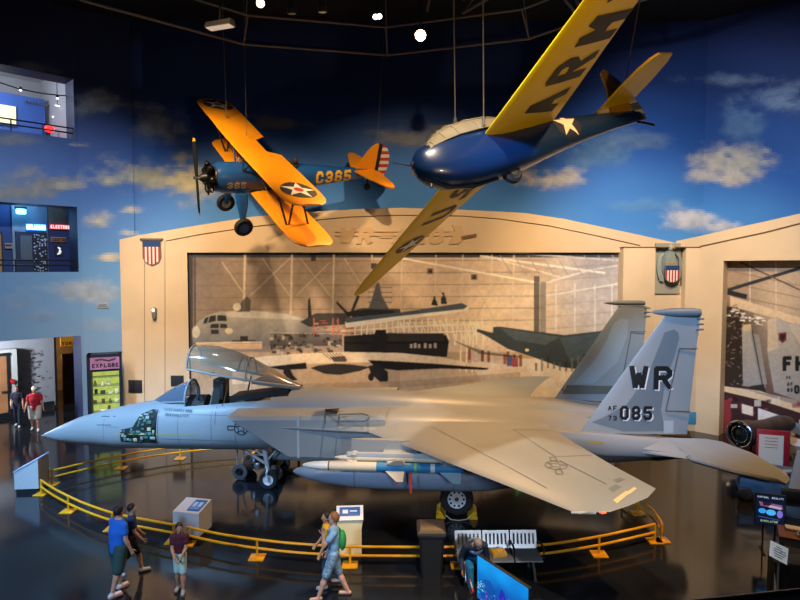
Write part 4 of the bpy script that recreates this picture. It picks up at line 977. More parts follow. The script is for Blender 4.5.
# ---------------- biplane
SM = Vector((-6.921, 20.56, 9.557)); k = .95
MS = pose(EYE + (SM - EYE) * k, .5763, -.0964, .5334, k)
ST = thing('biplane', 'blue and yellow biplane marked C365 hanging banked from the ceiling', 'biplane', M=MS)
mb = MB()
fs = [(.62, 0, .0, .46, .46), (.8, 0, .0, .52, .52), (1.3, 0, -.02, .53, .54), (2.0, 0, -.05, .5, .55), (2.9, 0, -.03, .47, .52), (3.6, 0, .0, .44, .48), (4.6, 0, .03, .34, .38), (5.6, 0, .06, .22, .28), (6.6, 0, .08, .1, .2), (7.15, 0, .08, .03, .14)]
mb.loft([sect(x, zc - hz, zc + hz, hy, 2.25, 32) for x, y0, zc, hy, hz in fs])
sf = mb.build('fuselage', NAVY, ST)
mb = MB(); mb.lathe([(.001, 0), (.09, 0), (.16, .1), (.2, .3), (.3, .42), (.44, .6)], 28, 0, frame((.12, 0, 0), (1, 0, 0)))
en = mb.build('engine', ENG, ST)
for q in range(7):
    a = 2 * PI * q / 7 + .2; d = Vector((0, math.cos(a), math.sin(a))); mb = MB(); F = frame(Vector((.42, 0, 0)) + d * .14, d, (1, 0, 0))
    mb.lathe([(.1, 0), (.115, .06)] + [(r, .06 + i * .028) for i in range(10) for r in (.12, .1)] + [(.09, .38), (.06, .41), (.001, .42)], 14, 0, F); mb.tube((-.07, .0, .3), (-.07, 0, .46), .03, n=8, M=F); mb.build('cylinder_head', ENG, en)
mb = MB(); mb.torus(.36, .035, 28, 8, M=frame((.6, 0, 0), (1, 0, 0))); mb.tube((.62, .2, -.42), (1.0, .25, -.6), .05, n=8); mb.build('exhaust_collector', mat('exhaust_bronze', '5b4a38', .4, metal=.7), en)
pr = bpy.data.objects.new('propeller', None); COL.objects.link(pr); pr.parent = ST
pa = math.radians(5); pd = Vector((-.02, math.sin(pa), math.cos(pa)))
Minv = MS.inverted()
def prox(a):
    q = MS @ Vector((0, 1.3 * math.sin(a), 1.3 * math.cos(a))) - EYE; yc_ = q.y * _c - q.z * _s; return Vector((400 + CAM_F * q.x / yc_, 300 - CAM_F * (q.y * _s + q.z * _c) / yc_))
pa = min((math.radians(i) for i in range(360)), key=lambda a: (prox(a) - Vector((193, 137.5))).length); pd = Vector((0, math.sin(pa), math.cos(pa)))
for s2 in (1, -1):
    mb = MB(); d = pd * s2; F = frame((0.02, 0, 0), d, (1, 0, 0)) @ Matrix.Rotation(PI / 2 if False else 0, 4, 'Z')
    mb.loft([[F @ Vector((y * w * .75 + x * tw, y * w * .45 - x * tw, z)) for x, y in ((0.02, -1), (.03, 0), (0.02, 1), (-.02, 1), (-.03, 0), (-.02, -1))] for z, w, tw, sw in ((.06, .05, 1.2, .9), (.25, .07, 1, .8), (.6, .1, .8, .5), (1.0, .1, .6, .35), (1.2, .07, .5, .3))]); mb.build('blade', mat('blade_black', '16181c', .4), pr)
    mb = MB(); mb.loft([[F @ Vector((y * w * .75 + x * tw, y * w * .45 - x * tw, z)) for x, y in ((0.02, -1), (.03, 0), (0.02, 1), (-.02, 1), (-.03, 0), (-.02, -1))] for z, w, tw in ((1.2, .072, .52), (1.28, .05, .4), (1.31, .015, .3))]); label(mb.build('blade_tip', YEL, pr), 'yellow blade tip')
mb = MB(); mb.lathe([(.001, -.1), (.05, -.09), (.07, 0), (.08, .12), (.05, .14)], 16, 0, frame((0, 0, 0), (1, 0, 0))); mb.build('hub', CHROME, pr)
ur = [(0, 1.16, 2.2, 1.17), (.55, 1.16, 2.2, 1.17), (.85, 1.16, 2.6, 1.17), (2.5, 1.17, 2.6, 1.2), (4.1, 1.18, 2.6, 1.22), (4.5, 1.24, 2.56, 1.22), (4.72, 1.38, 2.46, 1.22), (4.84, 1.62, 2.28, 1.22)]
uw = airfoil_wing([(-y, l, t, z) for y, l, t, z in ur[::-1]] + ur[1:]).build('upper_wing', YWING, ST, sharp=50)
lr = [(.42, 1.78, 3.2, -.41), (2.5, 1.77, 3.2, -.38), (3.9, 1.77, 3.2, -.35), (4.25, 1.83, 3.16, -.345), (4.45, 1.97, 3.07, -.34), (4.58, 2.2, 2.9, -.34)]
for s2 in (-1, 1):
    airfoil_wing([(s2 * y, l, t, z) for y, l, t, z in lr]).build('lower_wing', YWING, ST, sharp=50)
    mb = MB()
    for a, b in (((1.45, 1.18), (2.05, -.36)), ((2.25, 1.18), (2.8, -.36)), ((2.2, 1.18), (2.1, -.36))): mb.path([(a[0], s2 * 3.15, a[1]), (b[0], s2 * 3.15, b[1])], .035, 8)
    mb.build('interplane_strut', STRUT, ST)
    mb = MB()
    for a, b in (((1.4, .55, 1.15), (1.45, .38, .4)), ((2.1, .55, 1.15), (2.2, .4, .4)), ((2.1, .55, 1.15), (1.5, .38, .4))): mb.path([(a[0], s2 * a[1], a[2]), (b[0], s2 * b[1], b[2])], .025, 8)
    mb.build('cabane_strut', NAVY, ST)
    mb = MB()
    for a, b in (((1.5, .5, 1.1), (2.0, 3.1, -.3)), ((2.1, .45, -.35), (1.5, 3.1, 1.1)), ((2.4, .45, -.35), (2.2, 3.1, 1.1))): mb.tube((a[0], s2 * a[1], a[2]), (b[0], s2 * b[1], b[2]), .006, n=5)
    mb.build('flying_wire', mat('wire_grey', '8a8d8f', .4, metal=.8), ST)
    lg = bpy.data.objects.new('landing_gear', None); COL.objects.link(lg); lg.parent = ST
    mb = MB(); mb.loft([[(x + a, s2 * y + b, z) for a, b in ((-l, 0), (-l * .5, -w), (l * .6, -w), (l, 0), (l * .6, w), (-l * .5, w))] for x, y, z, l, w in ((1.42, .55, -.38, .24, .11), (1.42, .74, -.75, .2, .1), (1.42, .84, -1.05, .13, .09), (1.42, .9, -1.3, .1, .07), (1.42, .92, -1.46, .07, .05))]); mb.build('leg', NAVY, lg)
    mb = MB(); M = frame((1.42, s2 * 1.0 - .1, -1.46), (0, 1, 0)); r, w = .335, .2
    mb.lathe([(r * .5, .02), (r * .6, 0), (r * .88, 0), (r, w * .3), (r, w * .7), (r * .88, w), (r * .6, w), (r * .5, w - .02)], 30, 0, M); mb.build('tyre', RUBBER, lg)
    mb = MB(); mb.lathe([(.001, .0), (r * .2, -.01), (r * .3, .03), (r * .5, .01), (r * .56, .02), (r * .56, w - .02), (r * .5, w - .01), (r * .3, w - .03), (r * .2, w + .01), (.001, w)], 24, 0, M); mb.build('hub', NAVY if s2 < 0 else ALU, lg)
# tail
mb = MB(); mb.prism([(6.1, .28), (6.45, .85), (6.72, 1.2), (6.9, 1.3), (6.98, 1.3), (7.0, .2), (6.2, .2)], Matrix(((1, 0, 0, 0), (0, 0, -1, .035), (0, 1, 0, 0), (0, 0, 0, 1))), .07); mb.build('tail_fin', YWING, ST)
rud = [(7.0, 1.32), (7.2, 1.28), (7.42, 1.12), (7.56, .85), (7.6, .5), (7.56, .15), (7.42, -.08), (7.2, -.2), (7.0, -.2)]
mb = MB(); MR = Matrix(((1, 0, 0, 0), (0, 0, -1, .03), (0, 1, 0, 0), (0, 0, 0, 1))); mb.prism([(6.98, -.2), (7.16, -.2), (7.16, 1.29), (6.98, 1.32)], MR, .06); rd = mb.build('rudder', STRUT, ST)
def clip(poly, y0, y1):
    out = []
    for kk in range(41):
        pass
    return out
def rx(z):
    return float(np.interp(z, [-.2, -.08, .15, .5, .85, 1.12, 1.28], [7.2, 7.42, 7.56, 7.6, 7.56, 7.42, 7.2]))
mbr, mbw = MB(), MB(); N = 11; z0, z1 = -.2, 1.29
for i in range(N):
    a, b = z0 + (z1 - z0) * i / N, z0 + (z1 - z0) * (i + 1) / N; m = (a + b) / 2
    (mbr if i % 2 == 0 else mbw).prism([(7.16, a), (rx(a), a), (rx(m), m), (rx(b), b), (7.16, b)], MR, .06)
mbr.build('red_stripe', INSR, rd); mbw.build('white_stripe', INSW, rd)
for s2 in (-1, 1):
    mb = MB(); mb.prism([(6.0, s2 * .05), (6.3, s2 * .9), (6.62, s2 * 1.6), (6.8, s2 * 1.76), (6.95, s2 * 1.72), (7.05, s2 * 1.4), (7.1, s2 * .25), (6.9, s2 * .05)], Matrix.Translation((0, 0, .2)), .06); mb.build('tailplane', YWING, ST)
mb = MB(); mb.tube((6.75, 0, 0), (6.82, 0, -.5), .03, n=8); M = frame((6.82, -.05, -.5), (0, 1, 0)); mb.lathe([(.03, 0), (.12, 0), (.14, .03), (.14, .07), (.12, .1), (.03, .1)], 18, 0, M); mb.build('tail_wheel', RUBBER, ST)
# cockpits
for cx in (2.35, 3.3):
    mb = MB(); mb.torus(.27, .045, 24, 8, M=Matrix.Translation((cx, 0, .47)) @ Matrix.Diagonal((1.25, 1, 1, 1))); mb.build('cockpit_rim', mat('leather_dark', '241a14', .7), ST)
    mb = MB(); mb.ell((cx, 0, .44), (.33, .26, .05), 18); mb.build('cockpit_opening', COCKPIT, ST)
    mb = MB(); mb.loft([arc(cx - .48, .2, .44, .02), arc(cx - .36, .25, .45, .24)], caps=False, closed=False); mb.build('windshield', mat('shield_glass', '9fb0ba', .08, alpha=.4), ST)
    mb = MB(); mb.ell((cx + .25, 0, .6), (.1, .14, .14), 14); mb.build('headrest', mat('leather_dark', '241a14', .7), ST)
MPs = Matrix(((1, 0, 0, 0), (0, 0, -1, -2), (0, 1, 0, 0), (0, 0, 0, 1)))
def st_text(t, x, z, h, m, w, sw=.2):
    decal('lettering', [([(x + a, z + b) for a, b in pl], 0) for pl in text_polys(t, h, w=w, sw=sw, gap=.3)[0]], MPs, sf, m, sf, step=.1, off=.006)
LY = mat('letter_yellow', 'd9a52a', .5)
st_text('C365', 4.3, -.16, .46, LY, .32, .22); st_text('365', .92, -.2, .24, mat('letter_pale', 'c9b878', .5), .18, .22)
mb = MB()
for s2 in (-1, 1):
    M = Matrix(((0, 1, 0, 1.9), (-1, 0, 0, s2 * 3.95), (0, 0, 1, 3), (0, 0, 0, 1)))
    rr = -PI / 2 + .12
    decal('wing_roundel', [(circ(.56), 0), (star_poly(.56, (0, 0), PI / 2 + .1), 1), (circ(.15, n=18), 2)], M, uw, [INSB, INSW, INSR], uw, step=.1, off=.006)
# ---------------- glider
MG = pose(Vector((.188, 9.768, 7.995)), .591, -.300, -.487)
GD = thing('glider', 'blue glider with long yellow wings lettered U.S. ARMY hanging overhead', 'glider', M=MG)
gs = [(.12, .10, .06, .06), (.16, .09, .15, .17), (.3, .07, .25, .3), (.6, .03, .33, .42), (1.1, .0, .37, .48), (1.7, -.02, .37, .47), (2.4, -.02, .33, .43), (3.2, 0, .26, .36), (4.2, .0, .18, .27), (5.2, -.02, .1, .19), (6.0, -.06, .05, .14), (6.25, -.08, .025, .11)]
mb = MB(); mb.loft([sect(x, zc - hz, zc + hz, hy, 2.5, 36) for x, zc, hy, hz in gs]); gf = mb.build('fuselage', GBLUE, GD)
GGL = mat('glider_canopy', 'a3977c', .14, alpha=.75, var=.12, scale=4, spec=.7)
mb = MB(); cs_ = [(.33, .22, .22, .06), (.5, .27, .27, .17), (.75, .31, .3, .28), (1.05, .33, .33, .35), (1.5, .34, .34, .37), (1.85, .33, .34, .36), (2.3, .3, .32, .24)]
mb.loft([[(x, hw * math.cos(PI * i / 14), z0 + h * math.sin(PI * i / 14)) for i in range(15)] for x, hw, z0, h in cs_], caps=False, closed=False); gc = mb.build('canopy', GGL, GD)
mb = MB()
for x, hw, z0, h in cs_[1:5]: mb.path([(x, (hw + .004) * math.cos(PI * i / 14), z0 + (h + .004) * math.sin(PI * i / 14)) for i in range(15)], .009, 6)
for s2 in (-1, 1): mb.path([(x, s2 * (hw + .005), z0) for x, hw, z0, h in cs_], .012, 6); mb.path([(x, s2 * hw * .72, z0 + h * .72) for x, hw, z0, h in cs_], .009, 6)
mb.build('canopy_frame', mat('canopy_bar', '8d8468', .5), gc)
mb = MB(); mb.box((.95, .0, .5), (.3, .3, .25), bev=.05); mb.ell((1.25, 0, .58), (.12, .14, .14)); mb.build('cockpit_interior', mat('interior_brown', '4a4436', .8), GD)
gw = [(.2, 1.55, 3.42, .2), (1.2, 1.59, 3.29, .245), (3, 1.66, 3.02, .33), (5, 1.74, 2.74, .42), (6.6, 1.8, 2.51, .49), (7.15, 1.86, 2.43, .515), (7.42, 2.0, 2.34, .525)]
gws = {}
for s2 in (-1, 1): gws[s2] = airfoil_wing([(s2 * y, l, t, z) for y, l, t, z in gw], .1).build('wing', YGLID, GD, sharp=50)
GBK = mat('letter_brown', '3a3018', .6)
def under_text(t, s2, y0, h, w, xb, sw=.2, gap=.5):
    """letters on the underside: tops toward the leading edge; text runs in +dir along -y*..."""
    polys, wd = text_polys(t, h, w=w, sw=sw, gap=gap)
    # 2D x -> towards port (-y), 2D y -> forward (-x); projected upward (+z)
    M = Matrix(((0, -1, 0, xb), (-1, 0, 0, y0), (0, 0, -1, -1.5), (0, 0, 0, 1)))
    decal('lettering', [(pl, 0) for pl in polys], M, gws[s2], GBK, gws[s2], off=.008, step=.3)
under_text('ARMY', -1, -.62, .98, .56, 3.05, .2, .42)
under_text('S', 1, 1.95, .82, .6, 2.82, .2); under_text('.', 1, 2.25, .82, .5, 2.8, .26); under_text('U', 1, 3.1, .82, .62, 2.8, .2)
M = Matrix(((0, -1, 0, 2.3), (-1, 0, 0, 4.25), (0, 0, -1, -1.5), (0, 0, 0, 1)))
decal('wing_roundel', [(circ(.4), 0), (star_poly(.38), 1)], M, gws[1], [GBK, INSW], gws[1], off=.008, step=.15)
M = Matrix(((1, 0, 0, 3.7), (0, 0, -1, -2), (0, 1, 0, .08), (0, 0, 0, 1)))
decal('fuselage_star', [(circ(.36), 0), (star_poly(.33, (0, 0), PI / 2 - .1), 1)], M, gf, [mat('roundel_navy', '101d3c', .5), INSW], gf, off=.006, step=.1)
mb = MB(); M = frame((1.95, -.08, -.47), (0, 1, 0)); mb.lathe([(.05, 0), (.16, .0), (.2, .04), (.2, .12), (.16, .16), (.05, .16)], 26, 0, M); mb.build('wheel_tyre', RUBBER, GD)
mb = MB(); mb.lathe([(.001, -.01), (.06, -.015), (.09, -.0), (.09, .16), (.06, .175), (.001, .17)], 18, 0, M); mb.build('wheel_hub', mat('hub_bronze', '7a6a4a', .4, metal=.6), GD)
mb = MB(); mb.path([(.2, 0, -.12), (.5, 0, -.38), (1.0, 0, -.5), (1.6, 0, -.5)], .03, 8); mb.build('nose_skid', STRUT, GD)
mb = MB(); mb.tube((.3, .0, -.2), (.22, 0, -.3), .03, .02, 8); mb.build('tow_hook', STRUT, GD)
mb = MB(); mb.tube((.2, .1, .2), (-.12, .12, .36), .012, .006, 6); mb.build('air_probe', STRUT, GD)
def ellp(x0, x1, y0, y1, s2):
    return [(x0, s2 * y0), (x0 + .02, s2 * (y0 + (y1 - y0) * .4)), (x0 + .1, s2 * (y0 + (y1 - y0) * .75)), (x0 + .22, s2 * (y0 + (y1 - y0) * .93)), (x0 + .36, s2 * y1), (x1 - .16, s2 * (y0 + (y1 - y0) * .96)), (x1 - .05, s2 * (y0 + (y1 - y0) * .8)), (x1, s2 * (y0 + (y1 - y0) * .45)), (x1 - .02, s2 * y0)]
for s2 in (-1, 1):
    mb = MB(); mb.prism(ellp(5.15, 6.2, .02, 1.42, s2), Matrix.Translation((0, 0, .28)) @ Matrix.Rotation(s2 * .05, 4, 'X'), .045); mb.build('tailplane', YGLID, GD)
mb = MB(); mb.prism([(5.35, .1), (5.75, .75), (5.9, 1.14), (6.02, 1.2), (6.1, 1.12), (6.08, .1)], Matrix(((1, 0, 0, 0), (0, 0, -1, .03), (0, 1, 0, 0), (0, 0, 0, 1))), .06); mb.build('tail_fin', mat('fin_brown_yellow', 'a87b18', .5), GD)
mb = MB(); mb.prism([(6.1, 1.1), (6.26, .9), (6.4, .4), (6.4, .0), (6.3, -.2), (6.1, -.2)], Matrix(((1, 0, 0, 0), (0, 0, -1, .02), (0, 1, 0, 0), (0, 0, 0, 1))), .04); rd = mb.build('rudder', mat('rudder_grey', '6a6f78', .5), GD)
mb = MB()
for z in (.0, .3, .6): mb.box((6.24, 0, z), (.26, .046, .12))
mb.build('rudder_stripe', INSW, rd)
mb = MB(); mb.path([(6.0, 0, -.2), (6.3, 0, -.32), (6.42, 0, -.38)], .025, 8); mb.build('tail_skid', STRUT, GD)
# ---------------- suspension cables
CAB = mat('cable_steel', '77726a', .4, metal=.6)
def cable(p, q, lab, r=.012):
    mb = MB(); mb.tube(p, q, r, n=6); mb.tube(p, Vector(p) + (Vector(q) - Vector(p)).normalized() * .14, r * 2.4, n=8); tag(mb.build('suspension_cable', CAB), lab, 'cable', 'cables holding up the aircraft')
def wS(x, y, z): return MS @ Vector((x, y, z))
def wG(x, y, z): return MG @ Vector((x, y, z))
def pxy(q):
    q = q - EYE; y = q.y * _c - q.z * _s; return 400 + CAM_F * q.x / y, 300 - CAM_F * (q.y * _s + q.z * _c) / y
def up_to(q, du): return Vector((q.x + du, q.y, 16.45))
a = min((wS(1.75, y / 20, 1.31) for y in range(-90, 91)), key=lambda q: abs(pxy(q)[0] - 226.5)); cable(a, up_to(a, -.1), 'steel cable rising from the far half of the biplane upper wing')
a = min((wS(1.85, y / 20, 1.31) for y in range(-90, 91)), key=lambda q: abs(pxy(q)[0] - 246.5)); cable(a, up_to(a, -.05), 'steel cable rising from the middle of the biplane upper wing', .006)
a = wS(6.9, 0, 1.3); cable(a, up_to(a, .35), 'thin cable rising from the biplane tail', .006)
a = wG(1.45, .05, .72); cable(a, up_to(a, -.12), 'steel cable rising from the glider canopy')
a = wG(1.62, -.35, .36); cable(a, up_to(a, -.08), 'steel cable rising from the near wing root of the glider')
a = wG(5.7, -.25, .36); cable(a, up_to(a, 1.05), 'slanting cable rising from the glider tail')
# ================================================================ FLOOR OBJECTS
def G(u, v): return at_z(u, v, 0.0)
# ---- yellow barrier rails
YRAIL = mat('barrier_yellow', 'e0a010', .3, coat=.3)
def barrier(lab, top, posts, loop_end=None, zt=.42, zb=.22):
    """top: pixels of the top rail, posts: pixels of the post feet"""
    t = thing('barrier_rail', lab, 'barrier', G(*posts[0]), 0, 'yellow barrier rails round the jet'); o = Vector(t.location)
    pts = [at_z(u, v, zt) for u, v in top]
    # smooth the rail (Catmull-Rom)
    sm = []
    for i in range(len(pts) - 1):
        p0 = pts[max(i - 1, 0)]; p1 = pts[i]; p2 = pts[i + 1]; p3 = pts[min(i + 2, len(pts) - 1)]
        for k in range(6):
            s = k / 6; sm.append(.5 * ((2 * p1) + (p2 - p0) * s + (2 * p0 - 5 * p1 + 4 * p2 - p3) * s * s + (3 * p1 - p0 - 3 * p2 + p3) * s ** 3))
    sm.append(pts[-1])
    for z in (zt, zb):
        mb = MB(); mb.path([p - o + Vector((0, 0, z - zt)) for p in sm], .03, 8); mb.build('rail', YRAIL, t)
    for e in loop_end or []:
        mb = MB(); p = sm[0 if e == 0 else -1] - o; mb.path([p, p + Vector((0, 0, zb - zt))], .03, 8); mb.build('end_bar', YRAIL, t)
    for u, v in posts:
        g = G(u, v); n = min(sm, key=lambda q: (q.x - g.x) ** 2 + (q.y - g.y) ** 2); b = Vector((n.x, n.y, 0)) - o
        mb = MB(); mb.tube(b, b + Vector((0, 0, zt)), .028, n=8); mb.build('post', YRAIL, t)
        mb = MB(); mb.box((b.x, b.y, .012), (.34, .34, .024), bev=.005); mb.build('base_plate', YRAIL, t)
barrier('yellow two-bar barrier rail running behind the jet nose from the left corner', [(48, 471.5), (80, 464), (115, 456.5), (150, 450.5), (180, 446.5), (215, 443.2), (262, 441)], [(51, 483), (116, 466.5), (179, 455.5), (258, 449)], [0, 1])
barrier('yellow two-bar barrier rail curving forward from the left corner behind the three boys', [(41, 480), (52, 487.5), (68, 496), (90, 505.5), (117, 514), (150, 520.5), (176, 525)], [(42.5, 493), (68.5, 511), (116, 529), (175, 540)], [0, 1])
barrier('long yellow two-bar barrier rail across the front behind the couple and the bench', [(187, 527), (220, 534), (257, 539.5), (300, 544), (350, 546.5), (400, 547), (450, 547), (500, 546.5), (545, 544.5), (593, 537.5), (625, 531), (655, 524)], [(190, 543), (257, 556.5), (352, 563), (455, 564), (593, 553), (655, 540)], [0, 1])
barrier('short yellow two-bar barrier rail curving back under the near wing tip', [(662, 524), (658, 517), (651, 508.5), (642, 501), (634, 495), (622, 487)], [(661, 540), (640, 513.5), (624, 501)], [0, 1])
# ---- information stands
STANDG = mat('stand_grey', 'b9bdc0', .45); PLINTH = mat('plinth_black', '15171a', .6); PANELB = mat('panel_blue', '2f62a8', .4); PANELW = mat('panel_white', 'd9dee2', .4); PALEB = mat('panel_pale_blue', '8fc0e8', .35)
def slant_stand(lab, g, rz, w, d, zl, zh, picture):
    t = thing('information_stand', lab, 'information stand', g, rz)
    mb = MB(); mb.box((0, 0, .06), (w * .94, d * .9, .12)); mb.build('plinth', PLINTH, t)
    mb = MB(); mb.loft([[(x, -d / 2, .12), (x, d / 2, .12), (x, d / 2, zh), (x, -d / 2, zl)] for x in (-w / 2, w / 2)]); mb.build('body', STANDG, t)
    a = math.atan2(zh - zl, d); M = Matrix.Translation((0, -d / 2, zl)) @ Matrix.Rotation(a, 4, 'X'); L = math.hypot(d, zh - zl)
    picture(t, M, w, L); return t
def pic_pale(t, M, w, L):
    mb = MB(); mb.box((0, L / 2, .012), (w * 1.05, L * 1.05, .02), M=M); mb.build('reading_panel', PALEB, t)
    mb = MB()
    for i in range(5): mb.box((-w * .1, L * (.2 + .14 * i), .024), (w * .6, .018, .003), M=M)
    mb.build('printed_lines', mat('print_grey', '6f93b3', .5), t)
def pic_blue(t, M, w, L):
    mb = MB(); mb.box((w * .2, L * .5, .01), (w * .46, L * .72, .016), M=M); p = mb.build('reading_panel', PANELB, t)
    mb = MB()
    for x in (.1, .3): mb.box((w * x, L * .55, .02), (w * .14, L * .3, .004), M=M)
    for i in range(3): mb.box((w * .2, L * (.24 + i * .06), .02), (w * .34, .012, .003), M=M)
    mb.build('printed_lines', mat('print_pale', '9fc0e6', .5), t)
slant_stand('grey slanted information stand with pale blue panel at the left end of the barrier', G(32.5, 489), math.radians(-84), .66, .66, .62, .98, pic_pale)
slant_stand('white box-shaped information stand with small blue panel behind the boy in maroon', G(193, 535), math.radians(-12), .68, .6, .68, .8, pic_blue)
t = thing('information_stand', 'narrow cream information stand with blue panel behind the walking couple', 'information stand', G(350, 558), math.radians(4))
mb = MB(); mb.loft([[(-w, -.16 - s, z), (w, -.16 - s, z), (w, .2 - s, z), (-w, .2 - s, z)] for w, z, s in ((.26, .1, 0), (.26, .7, 0), (.3, .98, -.06))]); mb.build('body', mat('stand_cream', 'd9cf9e', .5), t)
mb = MB(); mb.box((0, .02, .05), (.5, .36, .1)); mb.build('plinth', PLINTH, t)
M = Matrix.Translation((0, -.12, .93)) @ Matrix.Rotation(.5, 4, 'X'); mb = MB(); mb.box((0, .16, .02), (.6, .4, .025), M=M); p = mb.build('reading_panel', PANELW, t)
mb = MB(); mb.box((0, .19, .035), (.46, .24, .006), M=M); q = mb.build('blue_print', PANELB, p)
mb = MB(); mb.box((-.1, .19, .04), (.12, .1, .004), M=M); mb.box((.08, .2, .04), (.16, .04, .004), M=M); mb.build('printed_lines', PANELW, p)
# ---- bin
g = G(431, 573); t = thing('wheelie_bin', 'dark grey plastic bin with a lid standing beside the bench', 'bin', g, 0)
BING = mat('bin_grey', '1f2224', .5); w, d, h = .27, .3, .95
mb = MB(); mb.loft([[(x * k, y * k, z) for x, y in ((-w, -d), (w * .8, -d), (w, -d * .8), (w, d * .8), (w * .8, d), (-w * .8, d), (-w, d * .8), (-w, -d * .8), (-w * .8, -d))][1:] for k, z in ((.8, .0), (.82, .06), (1, h))]); mb.build('body', BING, t)
mb = MB(); mb.box((0, 0, h - .03), (w * 2.16, d * 2.12, .08), bev=.03); mb.build('rim', BING, t)
mb = MB(); mb.loft([[(-w * k, -d * k, z), (w * k, -d * k, z), (w * k, d * k, z), (-w * k, d * k, z)] for k, z in ((1.12, h + .01), (1.1, h + .06), (.86, h + .11))]); mb.build('lid', mat('bin_lid', '3a352e', .5), t)
mb = MB(); mb.tube((-.2, d + .06, h), (.2, d + .06, h), .02, n=8); mb.build('handle', BING, t)
# ---- three-seat bench
BM = mat('bench_metal', '8f9496', .35, metal=.6); BMD = mat('bench_frame', 'a5a8aa', .3, metal=.9)
bg = at_z(500, 580, 0); bz = .42
t = thing('bench', 'grey perforated metal three-seat bench facing the camera', 'bench', (bg.x, bg.y, 0), math.radians(1)); BENCH = t
bw = .57
for k in range(3):
    x = (k - 1) * (bw + .03)
    mb = MB(); mb.loft([[(x + a, y, z) for a, z in ((-bw / 2, zz), (bw / 2, zz), (bw / 2, zz + .025), (-bw / 2, zz + .025))] for y, zz in ((-.06, bz - .02), (.02, bz + .02), (.3, bz), (.48, bz + .01))]); s = mb.build('seat', BM, t)
    mb = MB()
    for i in range(7):
        for j in range(5): mb.ell((x - .23 + i * .077, .06 + j * .085, bz + .036), (.012, .012, .002), 6)
    mb.build('perforation', mat('bench_hole', '3a3d3f', .6), s)
    mb = MB(); mb.loft([[(x + a, y + b, z) for a, b in ((-bw / 2, 0), (bw / 2, 0), (bw / 2, .025), (-bw / 2, .025))] for y, z in ((.46, bz + .03), (.5, bz + .12), (.57, bz + .34), (.585, bz + .38))]); b = mb.build('backrest', BM, t)
    mb = MB()
    for i in range(6): mb.box((x - .21 + i * .084, .528, bz + .22), (.035, .012, .22), M=Matrix.Translation((0, .0, 0)) @ Matrix.Translation((0, .528, bz + .26)) @ Matrix.Rotation(-.26, 4, 'X') @ Matrix.Translation((0, -.528, -bz - .26)))
    mb.build('slot', mat('bench_hole', '3a3d3f', .6), b)
mb = MB(); mb.box((0, .25, bz - .06), (bw * 3.1, .06, .06), bev=.01); mb.build('beam', BMD, t)
for sx in (-.72, .72):
    mb = MB(); mb.path([(sx, .25, bz - .05), (sx, .0, .2), (sx, -.08, .03)], .025, 8); mb.path([(sx, .25, bz - .05), (sx, .5, .2), (sx, .56, .03)], .025, 8); mb.build('leg', BMD, t)
    for y in (-.08, .56):
        mb = MB(); mb.lathe([(.045, 0), (.045, .02), (.02, .04)], 12, 0, Matrix.Translation((sx, y, 0))); mb.build('foot', mat('foot_rubber', '3a3b3d', .6), t)
for sx in (-.92, -.3, .3, .92):
    mb = MB(); mb.path([(sx, .02, bz + .02), (sx, .02, bz + .2), (sx, .1, bz + .23), (sx, .4, bz + .22), (sx, .5, bz + .12)], .022, 8); mb.build('armrest', STRUT, t)
t = thing('paper_bag', 'yellow paper bag lying on the middle seat of the bench', 'bag', (bg.x - .02, bg.y + .16, bz + .042), .3)
mb = MB(); mb.loft([[(x * k, y * k, z) for x, y in ((-.16, -.11), (.15, -.12), (.17, .1), (-.14, .12))] for k, z in ((1, 0), (1.04, .05), (.9, .1))]); mb.build('bag_body', mat('bag_yellow', 'd8a23a', .6, var=.15, scale=8), t)
mb = MB(); mb.box((.03, -.02, .105), (.16, .12, .012), M=Matrix.Rotation(.2, 4, 'Z')); mb.build('folded_flap', mat('bag_pale', 'e3b65a', .6), t)
# ---- big blue display board
A_, B_ = Vector((1.47, 11.2, 0)), Vector((2.21, 9.97, 0)); dv = (B_ - A_); Lw = dv.length; ang_ = math.atan2(dv.y, dv.x)
t = thing('display_screen', 'large bright blue display screen standing on the floor in front of the bench', 'screen', A_, ang_)
zt = at_y(479.3, 554, 11.2).z; zb_ = .18
mb = MB(); mb.box((Lw / 2, .035, (zt + zb_) / 2), (Lw, .07, zt - zb_), bev=.01); mb.build('casing', mat('screen_case', '121316', .5), t)
c = Canvas(0, 0, 144, 100, 3)
c.grad([(10, 5, '18a0ee'), (70, 5, '1a9cf0'), (140, 5, '128ae0'), (10, 60, '1470c8'), (70, 60, '0f52b4'), (140, 60, '0f4aa8'), (70, 98, '0a2a80')])
rng = random.Random(12)
c.poly([(62, 98), (66, 60), (72, 40), (80, 46), (88, 70), (96, 98)], '2a22a8', .9); c.poly([(70, 98), (73, 62), (77, 52), (84, 76), (88, 98)], '4a34d0', .8)
c.poly([(10, 70), (22, 44), (40, 40), (52, 54), (60, 80), (40, 98), (12, 98)], '134a9e', .7)
for k in range(90):
    u, v = rng.uniform(2, 142), rng.uniform(50, 98); c.ell(u, v, rng.uniform(1, 3.5), rng.uniform(.8, 3), rng.choice(['2fb4e8', '5a3cc8', '8a4ad8', 'c05ad0', '1a50b0', '7ae0f0', '2238a0']), .7)
for k in range(24):
    u, v = rng.uniform(2, 24), rng.uniform(56, 80); c.ell(u, v, rng.uniform(.8, 2.4), rng.uniform(.6, 1.6), rng.choice(['c8f4f4', '8fe8e0', '50d0d8']), .85)
for k in range(20):
    u = rng.uniform(100, 142); v = rng.uniform(56, 96); c.line((u, v), (u + rng.uniform(-3, 3), v - rng.uniform(8, 20)), 1.4, '1a3890', .7)
